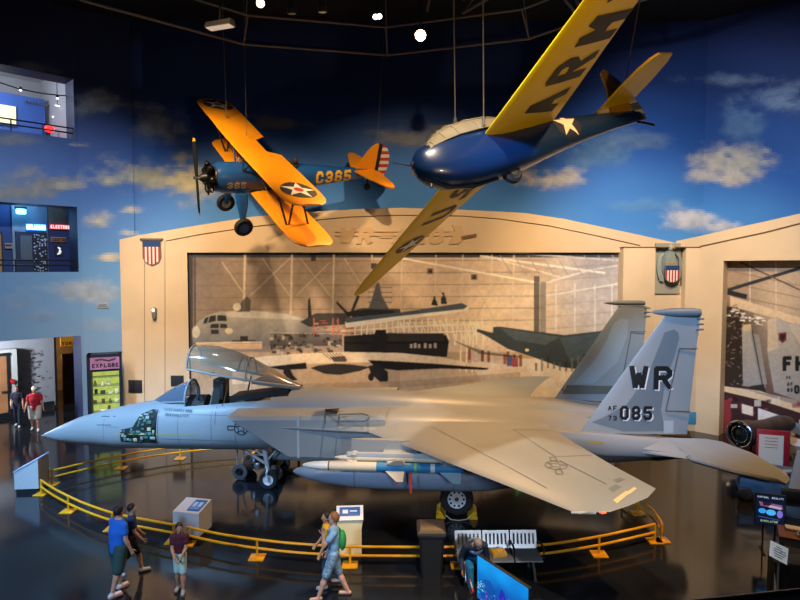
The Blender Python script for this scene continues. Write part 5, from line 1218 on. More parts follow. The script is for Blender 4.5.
m_scr = paint_mat('screen_print', .3); nt = m_scr.node_tree; b = nt.nodes['Principled BSDF']; nt.links.new(nt.nodes['Color Attribute'].outputs['Color'] if 'Color Attribute' in nt.nodes else [n for n in nt.nodes if n.type == 'VERTEX_COLOR'][0].outputs['Color'], b.inputs['Emission Color']); b.inputs['Emission Strength'].default_value = .36
hh = zt - zb_
c.build('screen_picture', lambda U, V: (Lw * (.015 + U / 144 * .97), U * 0 - .003, zt - .015 - V / 100 * (hh - .03)), m_scr, t)
for x in (.2, Lw - .2):
    mb = MB(); mb.box((x, .03, .1), (.06, .05, .2)); mb.box((x, .03, .012), (.1, .6, .024), bev=.005); mb.build('stand_foot', STRUT, t)
# ---- chocks and their rope
mg = M15 @ Vector((12.25, -1.4, 0))
for s2, lab in ((-1, 'yellow wheel chock in front of the near main wheel'), (1, 'yellow wheel chock behind the near main wheel')):
    t = thing('wheel_chock', lab, 'chock', M=M15 @ Matrix.Translation((12.25 + s2 * .4, -1.45, 0)), group='yellow wheel chocks')
    mb = MB(); mb.loft([[(s2 * -.11, y, .0), (s2 * .14, y, 0), (s2 * .12, y, .16), (s2 * .03, y, .22)] for y in (-.26, .26)]); mb.build('wedge', YEL, t)
    mb = MB(); mb.box((s2 * .1, 0, .1), (.06, .3, .08), bev=.01); mb.tube((s2 * .1, -.24, .12), (s2 * .1, -.29, .12), .02, n=8); mb.build('grip', mat('chock_dark', '9a7412', .5), t)
mb = MB(); mb.path([M15 @ Vector(p) for p in ((11.95, -1.75, .12), (12.1, -1.82, .03), (12.3, -1.84, .02), (12.5, -1.8, .04), (12.62, -1.74, .12))], .014, 8); tag(mb.build('rope', mat('rope_pale', 'c7bda2', .8)), 'pale rope joining the two yellow chocks', 'rope')
# ---- tow cart parked behind the nose wheel
cg = G(240, 479.5); t = thing('equipment_cart', 'dark wheeled equipment cart with yellow handle parked behind the nose wheel', 'cart', (cg.x, cg.y, 0), -TH15)
mb = MB(); mb.box((.55, .45, .36), (1.25, .75, .08), bev=.02); mb.build('deck', mat('cart_frame', '25282a', .6), t)
mb = MB(); mb.box((.7, .45, .58), (.7, .5, .36), bev=.04); mb.build('engine_box', mat('cart_black', '16181a', .5), t)
mb = MB(); mb.box((.35, .3, .56), (.2, .2, .3), bev=.03); mb.tube((.4, .2, .7), (.85, .15, .8), .04, n=8); mb.build('pump', ALU, t)
mb = MB(); mb.tube((-.12, .12, .36), (-.12, .12, 1.16), .03, n=8); mb.tube((.02, .12, .36), (.02, .5, 1.1), .02, n=8); mb.build('upright', mat('cart_pale', 'b9bfc2', .4), t)
mb = MB(); mb.path([(.0, .12, 1.02), (.2, .1, 1.12), (.42, .2, 1.0), (.3, .5, .96)], .035, 8); label(mb.build('handle', mat('cart_orange', 'd88a18', .5), t), 'orange-yellow handle')
for x, y in ((0, 0), (1.1, 0), (0, .9), (1.1, .9)):
    mb = MB(); M = frame((x, y - .05, .24), (0, 1, 0)); mb.lathe([(.13, 0), (.2, 0), (.235, .02), (.235, .09), (.2, .11), (.13, .11)], 22, 0, M); mb.build('tyre', mat('cart_tyre', '6f777d', .6), t)
    mb = MB(); mb.lathe([(.001, .03), (.05, .0), (.09, .03), (.13, .01), (.13, .1), (.001, .1)], 18, 0, M); mb.build('wheel_hub', STRUT, t)
gp = G(284, 474); t = thing('equipment_case', 'small green equipment case on legs under the air intake', 'case', (gp.x, gp.y + 1.2, 0), 0)
mb = MB(); mb.box((0, 0, .38), (.66, .3, .26), bev=.02); mb.build('case_body', mat('case_green', '2f6a4c', .5, var=.2), t)
mb = MB(); mb.box((0, -.16, .42), (.4, .02, .05)); mb.box((.1, -.16, .34), (.1, .02, .1)); mb.build('label_plate', mat('case_pale', 'a8c8a8', .5), t)
for x in (-.27, .27): mb = MB(); mb.box((x, 0, .125), (.05, .26, .25)); mb.build('leg', STRUT, t)
# ---- right side: sign on stand, white sign, display table, engine, red panel
yy = 13.4
p0, p1 = at_y(757, 494, yy), at_y(783, 526.5, yy)
t = thing('sign_stand', 'dark blue lit sign with bright pictures on a two-legged stand at far right', 'sign', (0, 0, 0)); cx = (p0.x + p1.x) / 2; t.location = (cx, yy, 0); t.rotation_euler = (0, 0, -.35)
W_, z0, z1 = .62, p1.z + .02, p0.z - .0
mb = MB(); mb.box((0, .02, (z0 + z1) / 2), (W_, .05, z1 - z0), bev=.01); mb.build('sign_frame', mat('sign_navy', '1c2f52', .4), t)
c = Canvas(0, 0, 60, 72, 3); c.rect(0, 0, 60, 72, '10182e'); c.text('VIRTUAL', 3, 9, 4.4, 'bcd4f0', .9); c.text('REALITY', 33, 9, 4.4, 'bcd4f0', .9); c.ell(14, 40, 8, 6, '38a0f0'); c.ell(32, 42, 10, 7, '4ab4ff'); c.ell(50, 44, 6, 9, '7a70d8'); c.poly([(6, 18), (54, 22), (56, 32), (10, 28)], '7a5a86'); c.poly([(14, 19), (30, 18), (34, 25), (16, 27)], '2a1a30'); c.poly([(30, 24), (54, 28), (52, 33), (26, 30)], 'b8b0d0', .8); c.text('SIMULATOR', 11, 66, 5, 'a8c8a0', .9); c.line((6, 54), (50, 58), 2, '305090')
m_s2 = paint_mat('sign_print', .3); nt = m_s2.node_tree; nt.links.new([n for n in nt.nodes if n.type == 'VERTEX_COLOR'][0].outputs['Color'], nt.nodes['Principled BSDF'].inputs['Emission Color']); nt.nodes['Principled BSDF'].inputs['Emission Strength'].default_value = .4
hh = z1 - z0
c.build('sign_picture', lambda U, V: (-W_ / 2 + .02 + U / 60 * (W_ - .04), U * 0 - .008, z1 - .02 - V / 72 * (hh - .04)), m_s2, t)
for x in (-.12, .12): mb = MB(); mb.tube((x, .05, 0), (x, .05, z0 + .3), .018, n=8); mb.box((x, .05, .01), (.05, .5, .02)); mb.build('stand_leg', STRUT, t)
yy = 11.0; p = [at_y(u, v, yy) for u, v in ((771.5, 541), (788.5, 549), (787, 565), (770, 556))]
q = (p[0] + p[1] + p[2] + p[3]) / 4
t = thing('post_sign', 'tilted white sign with printed lines on a thin grey post at lower right', 'sign', (q.x + .03, yy + .06, 0), 0)
o = Vector(t.location); mb = MB(); e = Vector((0, .03, 0)); mb.add([a - o for a in p] + [a - o + e for a in p], [(0, 1, 2, 3), (7, 6, 5, 4), (0, 4, 5, 1), (1, 5, 6, 2), (2, 6, 7, 3), (3, 7, 4, 0)]); s = mb.build('sign_board', mat('sign_white', 'dfeaf2', .5, emit='dfeaf2', estr=.12), t)
mb = MB()
for i, (a, b) in enumerate(((.3, .62), (.18, .85), (.15, .9), (.2, .8), (.25, .7))):
    f = .2 + i * .15; l = p[0] + (p[3] - p[0]) * f; r_ = p[1] + (p[2] - p[1]) * f; mb.tube(l + (r_ - l) * a - o - e * .1, l + (r_ - l) * b - o - e * .1, .008, n=5)
mb.build('printed_lines', mat('print_dark', '4f6a80', .6), s)
mb = MB(); mb.tube((0, 0, 0), (0, 0, q.z + .1), .022, n=10); mb.tube((.0, -.02, q.z), (0, -.06, q.z), .02, n=8); mb.build('post', mat('post_grey', '8f969c', .4, metal=.6), t)
mb = MB(); mb.lathe([(.16, 0), (.16, .02), (.03, .04)], 18); mb.build('base', STRUT, t)
g = Vector((7.52, 11.3, 0)); t = thing('exhibit_box', 'black exhibit box with white wedge panels below the post sign', 'box', g, -.3)
mb = MB(); mb.box((0, 0, .45), (.62, .5, .9), bev=.02); mb.build('box_body', mat('exhibit_black', '0f1012', .5), t)
mb = MB(); mb.prism([(.0, .0), (.3, .0), (.3, .42)], Matrix(((1, 0, 0, -.05), (0, 0, -1, -.26), (0, 1, 0, .22), (0, 0, 0, 1))), .03); mb.prism([(0, 0), (.06, .0), (.0, .5)], Matrix(((1, 0, 0, -.32), (0, 0, -1, -.26), (0, 1, 0, .2), (0, 0, 0, 1))), .03); mb.build('wedge_panel', mat('wedge_cream', 'b9b7a8', .5), t)
g = at_y(797, 560, 12.6); t = thing('display_table', 'brown display table with pale top tray and ring at right edge', 'table', (g.x + .25, 12.6, 0), -.5)
for x in (-.5, .5):
    for y in (-.28, .28): mb = MB(); mb.tube((x, y, 0), (x, y, .72), .025, n=8); mb.build('leg', mat('post_grey', '8f969c', .4, metal=.6), t)
mb = MB(); mb.box((0, 0, .74), (1.15, .7, .05), bev=.01); mb.build('tabletop', mat('table_brown', '6a4a30', .5, var=.2), t)
mb = MB(); mb.box((0, 0, .3), (1.05, .6, .04)); mb.build('lower_shelf', mat('table_brown', '6a4a30', .5, var=.2), t)
t2 = thing('metal_ring', 'polished metal ring lying on the brown display table', 'ring', (g.x + .12, 12.5, .765), 0); mb = MB(); mb.torus(.16, .03, 26, 10, M=Matrix.Translation((0, 0, .03))); mb.build('ring_body', CHROME, t2)
t2 = thing('tray', 'pale tray at the back of the brown display table', 'tray', (g.x + .25, 12.78, .765), -.5); mb = MB(); mb.box((0, 0, .03), (.7, .22, .06), bev=.01); mb.build('tray_body', STANDG, t2)
# jet engine on a stand beside the column
ey = 19.6; ec = at_y(739.5, 434.5, ey); er = (at_y(752.5, 434, ey).x - at_y(726.5, 434, ey).x) / 2
t = thing('jet_engine', 'display jet engine with round dark glass intake on a stand behind the tail', 'jet engine', (ec.x, ec.y, 0))
ax = Vector((.62, .35, 0)).normalized(); F = frame((0, 0, ec.z), ax)
mb = MB(); mb.lathe([(er, 0), (er * 1.02, .1), (er * .98, .5), (er * .8, .9), (er * .72, 1.6), (er * .8, 2.4), (er * .6, 2.9), (.02, 2.9)], 32, 0, F); e_ = mb.build('casing', mat('engine_casing', '5a4a46', .4, metal=.5, var=.3), t)
mb = MB(); mb.torus(er * .98, .05, 34, 10, M=F); mb.torus(er * .62, .025, 28, 8, M=F @ Matrix.Translation((0, 0, .02))); mb.build('intake_ring', CHROME, t)
mb = MB(); mb.lathe([(.02, -.0), (er * .3, .04), (er * .7, .1), (er * .95, .12)], 28, 0, F); mb.build('fan_face', mat('fan_dark', '0e2024', .15, coat=.8), t)
mb = MB()
for k in range(18):
    a = 2 * PI * k / 18; mb.tube(F @ Vector((.06 * math.cos(a), .06 * math.sin(a), .03)), F @ Vector((er * .9 * math.cos(a + .15), er * .9 * math.sin(a + .15), .08)), .012, n=5)
mb.build('fan_blade_set', mat('blade_teal', '2a4448', .3, metal=.7), t)
mb = MB(); mb.box((.0, .0, .0), (.5, .3, .24), bev=.03, M=F @ Matrix.Translation((0, -er * 1.0, .9))); mb.tube(F @ Vector((.3, -er * .9, .6)), F @ Vector((.3, -er * .85, 2.3)), .06, n=8); mb.build('gearbox', mat('gearbox_grey', '77787c', .4, metal=.6), t)
for d in (.5, 2.0):
    c0 = F @ Vector((0, 0, d)); mb = MB(); mb.box((c0.x, c0.y, .04), (.8, .8, .08)); mb.box((c0.x - .2, c0.y - .2, (c0.z - er * .7) / 2), (.08, .08, c0.z - er * .6)); mb.box((c0.x + .2, c0.y + .2, (c0.z - er * .7) / 2), (.08, .08, c0.z - er * .6)); mb.build('stand_frame', mat('stand_red', '7d1c22', .5), t)
ry = 18.9; a, b = at_y(759, 432, ry), at_y(787, 463, ry)
t = thing('information_board', 'red framed board with cream notice beside the jet engine', 'board', ((a.x + b.x) / 2, ry, 0), -.32)
w_, z1 = (b.x - a.x) * 1.0, a.z + .05; z0 = b.z - .25
mb = MB(); mb.box((0, .04, (z0 + z1) / 2), (w_, .1, z1 - z0), bev=.02); mb.box((0, .14, z0 / 2), (w_ * .8, .1, z0)); mb.build('frame', mat('board_red', '9c1c28', .45), t)
mb = MB(); mb.box((-.06, -.018, (z0 + z1) / 2 - .02), (w_ * .74, .02, (z1 - z0) * .8)); n_ = mb.build('notice', mat('notice_cream', 'd8c8b8', .6), t)
mb = MB()
for i in range(4): mb.box((-.06, -.03, z1 - .25 - i * .1), (w_ * .4, .005, .02))
mb.build('printed_lines', mat('print_red', '9a5a50', .6), n_)
# blue-grey machine under the stabilator tip, right edge
g = at_y(757, 486, 16.5); t = thing('ground_power_unit', 'blue-grey machine with pipes partly hidden by the stabilator tip', 'machine', (g.x, 16.5, 0), -.4)
mb = MB(); mb.box((.3, .2, .55), (1.5, .8, .7), bev=.05); mb.build('housing', mat('machine_blue', '3c5a74', .5, var=.2), t)
mb = MB(); mb.path([(-.4, -.25, .95), (-.1, -.3, 1.05), (.4, -.28, .95), (.9, -.25, 1.02)], .06, 8); mb.path([(-.5, -.1, .5), (-.5, -.32, .8), (.2, -.34, .75)], .045, 8); mb.build('pipe', mat('pipe_pale', '93a4ae', .4, metal=.5), t)
for x in (-.3, .9): mb = MB(); M = frame((x, -.25, .2), (0, 1, 0)); mb.lathe([(.02, 0), (.16, 0), (.2, .03), (.2, .1), (.16, .12), (.02, .12)], 20, 0, M); mb.build('wheel', RUBBER, t)
g = at_y(796, 486, 15.2); t = thing('exhibit_display', 'large pale grey slanted exhibit panel at the right edge below the stabilator', 'panel', (g.x + .25, 15.2, 0), -.35)
mb = MB(); mb.loft([[(-.5, y, 0), (.6, y, 0), (.6, y + .1, 1.75), (-.18, y + .1, 1.75)] for y in (0, .08)]); mb.build('panel_body', mat('exhibit_grey', '9aa6ac', .5), t)
mb = MB(); mb.box((.1, -.1, .62), (1.3, .2, .34), bev=.03); mb.build('black_band', mat('exhibit_black', '0f1012', .5), t)
# ---- lit display cabinet beside the facade
cgx = at_y(106, 440, 22.9); rot = math.radians(24)
t = thing('display_cabinet', 'tall dark cabinet with purple header and lit green-yellow shelves left of the facade', 'display cabinet', (cgx.x, 22.95, 0), rot)
w_, d_, h_ = 1.2, .62, at_y(106, 353.5, 22.9).z
mb = MB(); mb.box((-w_ / 2 + .07, .0, h_ / 2), (.14, d_, h_)); mb.box((w_ / 2 - .05, 0, h_ / 2), (.1, d_, h_)); mb.box((0, 0, h_ - .05), (w_, d_, .1)); mb.box((0, 0, .25), (w_, d_, .5)); mb.box((0, d_ / 2 - .03, h_ / 2), (w_, .06, h_)); mb.box((0, -.02, h_ - .38), (w_ - .1, d_ - .1, .56)); mb.build('case', mat('cabinet_navy', '131c2e', .5), t)
mb = MB(); mb.box((.02, -d_ / 2 - .01, h_ - .34), (w_ - .2, .03, .46)); hd = mb.build('header_panel', mat('header_purple', '9a6a8a', .5, emit='a06a90', estr=.1, var=.2, scale=5), t)
mb = MB(); mb.path([(-.3, -d_ / 2 - .03, h_ - .2), (-.1, -d_ / 2 - .03, h_ - .17), (.15, -d_ / 2 - .03, h_ - .24), (.4, -d_ / 2 - .03, h_ - .17)], .035, 6)
for p_ in text_polys('EXPLORE', .16, w=.1, sw=.24)[0]: mb.prism(p_, Matrix(((1, 0, 0, -.42), (0, 0, -1, -d_ / 2 - .026), (0, 1, 0, h_ - .5), (0, 0, 0, 1))), .006)
mb.build('header_lettering', mat('header_dark', '3a1a34', .6), hd)
mb = MB(); mb.box((.04, d_ / 2 - .08, 1.65), (w_ - .25, .03, 2.2)); mb.build('lit_backboard', mat('cabinet_light', 'c8d870', .6, emit='cfe070', estr=.3, var=.35, scale=6), t)
rng = random.Random(5)
for i in range(6):
    z = .62 + i * .34; mb = MB(); mb.box((.04, .02, z), (w_ - .25, d_ - .2, .025)); mb.build('shelf', mat('shelf_glass', '7f9068', .3), t)
for i in range(5):
    for jx in range(4):
        if rng.random() < .25: continue
        z = .635 + i * .34; hgt = rng.uniform(.08, .24); x = -.33 + jx * .24 + rng.uniform(-.04, .04); y = rng.uniform(-.12, .05)
        mb = MB()
        if rng.random() < .5: mb.box((0, 0, hgt / 2), (rng.uniform(.08, .2), .05, hgt), bev=.01); nm, cl = 'small_box', rng.choice([('white', 'e4e8c8'), ('dark green', '3a4a2a'), ('brown', '5a4a2e')])
        else: mb.lathe([(.001, 0), (.05, 0), (.06, hgt * .4), (.03, hgt * .8), (.035, hgt), (.001, hgt)], 14); nm, cl = 'vase', rng.choice([('olive', '5f6a34'), ('white', 'dfe4c4'), ('dark', '2c3020')])
        o = mb.build(nm, mat('keepsake_' + cl[0].replace(' ', '_'), cl[1], .5))
        o.matrix_world = Matrix.Translation((cgx.x, 22.95, 0)) @ Matrix.Rotation(rot, 4, 'Z') @ Matrix.Translation((x, y, z))
        tag(o, '%s %s, %s on the %s shelf of lit cabinet' % (cl[0], nm.replace('_', ' '), ['first', 'second', 'third', 'last'][jx], ['lowest', 'second lowest', 'middle', 'second highest', 'highest'][i]), 'ornament', 'items in the lit display cabinet')
# ---- things on the facade
def fac_box(name, lab, cat, u0, v0, u1, v1, m, y=Y_FAC, th=.04):
    a, b = at_y(u0, v0, y), at_y(u1, v1, y); mb = MB(); mb.box(((a.x + b.x) / 2, y - th / 2, (a.z + b.z) / 2), (b.x - a.x, th, a.z - b.z), bev=.008); o = mb.build(name, m); return tag(o, lab, cat)
VENT = mat('vent_black', '1b1c22', .6)
for (nm, lab, u0, v0, u1, v1) in (('wall_vent', 'dark square wall vent low on the facade left of the groove', 128.5, 380, 142.3, 392.5), ('wall_vent', 'dark square wall vent on the facade nearest the mural opening', 171, 375.5, 184, 386)):
    a, b = at_y(u0, v0, Y_FAC), at_y(u1, v1, Y_FAC); t = thing(nm, lab, 'vent', ((a.x + b.x) / 2, Y_FAC, b.z), 0, 'wall vents on the facade'); w_, h_ = b.x - a.x, a.z - b.z
    mb = MB(); mb.box((0, -.02, h_ / 2), (w_, .04, h_), bev=.006); mb.build('vent_panel', VENT, t)
    mb = MB()
    for i in range(6): mb.box((0, -.043, h_ * (.12 + i * .15)), (w_ * .88, .012, .02))
    mb.build('slat', mat('vent_slat', '2c2d36', .6), t)
def wall_lamp(lab, c, n):
    t = thing('wall_lamp', lab, 'wall lamp', c, 0); mb = MB(); mb.box((0, -.03, 0), (.16, .06, .3), bev=.02); mb.build('back_plate', mat('lamp_grey', '7d7468', .5), t)
    mb = MB(); mb.lathe([(.02, .2), (.08, .16), (.1, 0), (.09, -.18), (.05, -.28), (.01, -.3)], 18, 0, Matrix.Translation((0, -.12, 0))); mb.build('shade', mat('lamp_shade_grey', '8c857a', .4, metal=.3), t)
    mb = MB(); mb.ell((0, -.19, .08), (.05, .05, .07), 12); mb.build('bulb', mat('bulb_white', 'fff0d8', .3, emit='fff0d8', estr=2), t)
wall_lamp('small grey wall lamp on the facade below the striped shield', at_y(155.3, 312, Y_FAC), None)
p = on_plane(102.5, 305.5, (-12.6, 23.8, 0), (-.51, .86, 0)); t = thing('wall_plaque', 'small pale plaque on the blue wall left of the facade', 'plaque', p, math.radians(31))
mb = MB(); mb.box((0, -.02, 0), (.42, .03, .24), bev=.005); b_ = mb.build('plate', mat('plaque_pale', 'a9a898', .5), t); mb = MB(); mb.box((0, -.038, .0), (.3, .008, .12)); mb.build('face', mat('plaque_blue', '6f86a0', .5), b_)
# shields
def shield(t, w, h, M, stripes=9, top=.26):
    def half(s): return [(-w / 2 * s, h * .5 * s), (w / 2 * s, h * .5 * s), (w / 2 * s, -h * .2 * s), (w * .36 * s, -h * .38 * s), (0, -h * .5 * s), (-w * .36 * s, -h * .38 * s), (-w / 2 * s, -h * .2 * s)]
    mb = MB(); mb.prism([(x * 1.08, y * 1.06) for x, y in half(1)], M, .06); mb.build('backing', mat('shield_grey', '77706a', .5), t)
    mb = MB(); mb.prism([(-w / 2, h * .5 - h * top), (w / 2, h * .5 - h * top), (w / 2, h * .5), (-w / 2, h * .5)], M @ Matrix.Translation((0, 0, .06)), .02); mb.build('blue_chief', mat('shield_blue', '1f3f70', .5), t)
    wm, rm = MB(), MB(); zt = h * .5 - h * top
    def bot(x): return float(np.interp(abs(x), [0, w * .36, w * .5], [-h * .5, -h * .38, -h * .2]))
    for i in range(stripes):
        a, b = -w / 2 + w * i / stripes, -w / 2 + w * (i + 1) / stripes
        (rm if i % 2 == 0 else wm).prism([(a, bot(a)), (b, bot(b)), (b, zt), (a, zt)], M @ Matrix.Translation((0, 0, .06)), .015)
    rm.build('red_stripe', INSR, t); wm.build('white_stripe', mat('shield_white', 'e6ddd0', .5), t)
XZm = Matrix(((1, 0, 0, 0), (0, 0, -1, 0), (0, 1, 0, 0), (0, 0, 0, 1)))
p = at_y(152.3, 252.8, Y_FAC); t = thing('shield_emblem', 'striped shield with blue top and small bar on the left of the facade', 'emblem', p)
shield(t, .68, .98, XZm, 9); mb = MB(); mb.box((0, -.05, .53), (.9, .1, .09), bev=.01); mb.build('top_bar', mat('shield_bar', '6a5c50', .5), t)
p = at_y(669, 266, yc + .2); t = thing('eagle_emblem', 'grey carved eagle holding a striped shield in the column recess', 'emblem', p)
EG = mat('eagle_grey', '8a958e', .6, var=.15, scale=5)
mb = MB(); mb.loft([[(x * k, y, z) for x, y in ((-.3, .0), (-.2, -.16), (.2, -.16), (.3, .0))] for k, z in ((.5, -.55), (.9, -.2), (1.0, .25), (.7, .5), (.4, .6))]); mb.build('body', EG, t)
for s2 in (-1, 1): mb = MB(); mb.loft([[(s2 * (x0 + dx), y, z) for dx, y in ((0, 0), (0, -.1), (.14, -.06), (.14, 0))] for x0, z in ((.2, .5), (.34, .3), (.36, -.1), (.3, -.45), (.22, -.6))]); mb.build('wing', EG, t)
mb = MB(); mb.ell((0, -.12, .72), (.13, .14, .14), 16); mb.build('head', mat('eagle_pale', 'a8ab98', .6), t)
mb = MB(); mb.lathe([(.05, 0), (.035, .08), (.005, .14)], 10, 0, frame((.03, -.24, .72), (.3, -1, -.35))); mb.build('beak', mat('beak_ochre', 'a98a3a', .5), t)
mb = MB(); mb.box((0, -.12, .1), (.36, .1, .1), bev=.03); mb.build('talon', mat('talon_ochre', '9c8450', .6), t)
sh_ = bpy.data.objects.new('shield', None); COL.objects.link(sh_); sh_.parent = t; sh_.location = (0.02, -.2, -.32); shield(sh_, .52, .66, XZm, 9)
mb = MB(); mb.box((-.02, .1, -.1), (1.0, .06, 2.0)); mb.build('slate_back', mat('emblem_back', '9a9684', .7), t)
# facade relief: letters and a jet outline
p = at_y(400, 236, Y_FAC); t = thing('relief_lettering', 'raised beige WR-ALC letters with swoosh lines along the top of the facade', 'lettering', (0, Y_FAC, 0))
MB_R = mat('relief_beige', 'd4b488', .7); mb = MB(); a = at_y(338, 236.5, Y_FAC); hgt = at_y(338, 222.5, Y_FAC).z - a.z
for i, (t_, u) in enumerate((('W', 337), ('R', 356), ('-', 377), ('A', 392), ('L', 410), ('C', 427))):
    mb = MB(); s_ = at_y(u, 244, Y_FAC)
    for pl in text_polys(t_, .66, w=.6, sw=.3)[0]: mb.prism(pl, Matrix(((1, .25, 0, s_.x), (0, 0, -1, 0), (0, 1, 0, s_.z), (0, 0, 0, 1))), .05 + .0012 * len(mb.f) / 6)
    mb.build('raised_letter', MB_R, t)
for (u0, u1, v) in ((335, 456, 231.5), (335, 460, 235.5)):
    mb = MB(); a, b = at_y(u0, v, Y_FAC), at_y(u1, v, Y_FAC); mb.box(((a.x + b.x) / 2, -.03, a.z), (b.x - a.x, .06, .04)); mb.build('speed_line', MB_R, t)
jt = thing('relief_jet', 'raised beige jet silhouette pointing right on the facade top', 'relief', (0, Y_FAC, 0)); mb = MB()
jp = [(440, 237), (452, 236), (448, 244), (458, 244), (464, 238), (475, 236.5), (476, 234.5), (464, 234), (461, 226), (452, 225), (455, 232), (440, 233)]
mb.prism([(at_y(u, v, Y_FAC).x, at_y(u, v, Y_FAC).z) for u, v in jp], XZm, .07); mb.build('silhouette', MB_R, jt)
mb = MB(); mb.prism([(at_y(u, v, Y_FAC).x, at_y(u, v, Y_FAC).z) for u, v in ((461, 236.5), (476, 233.8), (476, 236.2), (461, 239))], XZm @ Matrix.Translation((0, 0, .07)), .03); mb.build('nose_shadow_bar', mat('relief_brown', '7c5f42', .7), jt)
# fixtures on the column
fac_box('name_plate', 'small blue information plate on the column beside the fin', 'plate', 688.5, 412, 700, 424, mat('plate_blue', '3f88a8', .5), yc, .03)
fac_box('name_plate', 'small brown plate on the column next to the fin top', 'plate', 692, 331, 703, 335.5, mat('plate_brown', '8a7440', .5), yc, .03)
# ================================================================ PEOPLE (each body one continuous surface, clothes and hair as children)
def v3(*a): return np.array(a, np.float32)
def surface_nets(fn, lo, hi, h):
    n = np.ceil((np.array(hi) - np.array(lo)) / h).astype(int) + 1
    ax = [lo[i] + h * np.arange(n[i]) for i in range(3)]
    phi = fn(ax, n)
    s = phi < 0
    c = np.zeros(tuple(n - 1), np.int8)
    for dx in (0, 1):
        for dy in (0, 1):
            for dz in (0, 1): c += s[dx:n[0] - 1 + dx, dy:n[1] - 1 + dy, dz:n[2] - 1 + dz]
    act = (c > 0) & (c < 8); ids = -np.ones(act.shape, np.int64); I = np.argwhere(act); ids[act] = np.arange(len(I))
    pos = np.zeros((len(I), 3)); cnt = np.zeros(len(I))
    cor = [(a, b, e) for a in (0, 1) for b in (0, 1) for e in (0, 1)]
    val = {k: phi[I[:, 0] + k[0], I[:, 1] + k[1], I[:, 2] + k[2]] for k in cor}
    for a in cor:
        for ax_ in range(3):
            if a[ax_] == 1: continue
            b = list(a); b[ax_] = 1; b = tuple(b)
            va, vb = val[a], val[b]; m = (va < 0) != (vb < 0)
            t = np.where(m, va / np.where(m, va - vb, 1), 0)
            p = np.array(a)[None] + np.zeros((len(I), 3)); p[:, ax_] += t
            pos[m] += p[m]; cnt[m] += 1
    pos = (I + pos / np.maximum(cnt, 1)[:, None]) * h + np.array(lo)
    F = []
    for ax_ in range(3):
        o1, o2 = [(1, 2), (2, 0), (0, 1)][ax_]
        sl0 = [slice(None)] * 3; sl1 = [slice(None)] * 3; sl0[ax_] = slice(0, -1); sl1[ax_] = slice(1, None)
        ch = s[tuple(sl0)] != s[tuple(sl1)]; E = np.argwhere(ch); E = E[(E[:, o1] > 0) & (E[:, o2] > 0) & (E[:, o1] < n[o1] - 1) & (E[:, o2] < n[o2] - 1)]
        q = []
        for d1, d2 in ((-1, -1), (0, -1), (0, 0), (-1, 0)):
            e = E.copy(); e[:, o1] += d1; e[:, o2] += d2; q.append(ids[e[:, 0], e[:, 1], e[:, 2]])
        q = np.stack(q, 1); fl = s[E[:, 0], E[:, 1], E[:, 2]]; q[~fl] = q[~fl][:, ::-1]; F.append(q)
    F = np.concatenate(F); F = F[(F >= 0).all(1)]
    return pos, F
class SDF:
    """smooth union of tapered capsules and ellipsoids, evaluated on a grid block by block"""
    def __init__(s): s.p = []; s.cut = []
    def cap(s, a, b, ra, rb=None, k=.02, fl=None): s.p.append(('c', np.array(a, float), np.array(b, float), ra, rb if rb is not None else ra, k, fl)); return s
    def ell(s, c, r, k=.015, R=None): s.p.append(('e', np.array(c, float), np.array(r, float), R, None, k, None)); return s
    def plane(s, p, n): s.cut.append((np.array(p, float), np.array(n, float))); return s       # keeps the side where (x - p).n < 0
    def bounds(s):
        lo = np.full(3, 9.); hi = np.full(3, -9.)
        for q in s.p:
            if q[0] == 'c': r = max(q[3], q[4]); lo = np.minimum(lo, np.minimum(q[1], q[2]) - r); hi = np.maximum(hi, np.maximum(q[1], q[2]) + r)
            else: r = max(q[2]); lo = np.minimum(lo, q[1] - r); hi = np.maximum(hi, q[1] + r)
        return lo - .03, hi + .03
    def __call__(s, ax, n):
        D = np.full(tuple(n), .2, np.float32)
        for q in s.p:
            if q[0] == 'c': r = max(q[3], q[4]) + .06; lo = np.minimum(q[1], q[2]) - r; hi = np.maximum(q[1], q[2]) + r
            else: r = max(q[2]) + .06; lo = q[1] - r; hi = q[1] + r
            sl = []
            for i in range(3): a = np.searchsorted(ax[i], lo[i]); b = np.searchsorted(ax[i], hi[i]); sl.append(slice(a, max(b, a + 1)))
            X, Y, Z = np.meshgrid(ax[0][sl[0]], ax[1][sl[1]], ax[2][sl[2]], indexing='ij')
            P = np.stack([X, Y, Z], -1)
            if q[0] == 'c':
                ab = q[2] - q[1]; d = P - q[1]; t = np.clip((d @ ab) / (ab @ ab + 1e-9), 0, 1); e = d - t[..., None] * ab
                if q[6] is not None:      # flattened along a direction
                    f = np.array(q[6][0], float); f /= np.linalg.norm(f); e = e + (e @ f)[..., None] * f * (q[6][1] - 1)
                dist = np.linalg.norm(e, axis=-1) - (q[3] + t * (q[4] - q[3]))
            else:
                d = P - q[1]
                if q[3] is not None: d = d @ q[3]
                l = np.linalg.norm(d / q[2], axis=-1); g = np.linalg.norm(d / q[2] ** 2, axis=-1); dist = l * (l - 1) / (g + 1e-6)
            B = D[tuple(sl)]; k = q[5]; h = np.clip(.5 + .5 * (B - dist) / k, 0, 1)
            D[tuple(sl)] = B * (1 - h) + dist * h - k * h * (1 - h)
        if s.cut:
            X, Y, Z = np.meshgrid(*ax, indexing='ij'); P = np.stack([X, Y, Z], -1)
            for p, nn in s.cut: D = np.maximum(D, (P - p) @ nn)
        return D
    def mesh(s, name, m, parent, h=.011):
        lo, hi = s.bounds(); v, f = surface_nets(s, lo, hi, h)
        me = bpy.data.meshes.new(name); me.from_pydata(v.tolist(), [], f.tolist()); me.materials.append(m)
        me.polygons.foreach_set('use_smooth', [True] * len(me.polygons)); me.update()
        o = bpy.data.objects.new(name, me); COL.objects.link(o); o.parent = parent; return o
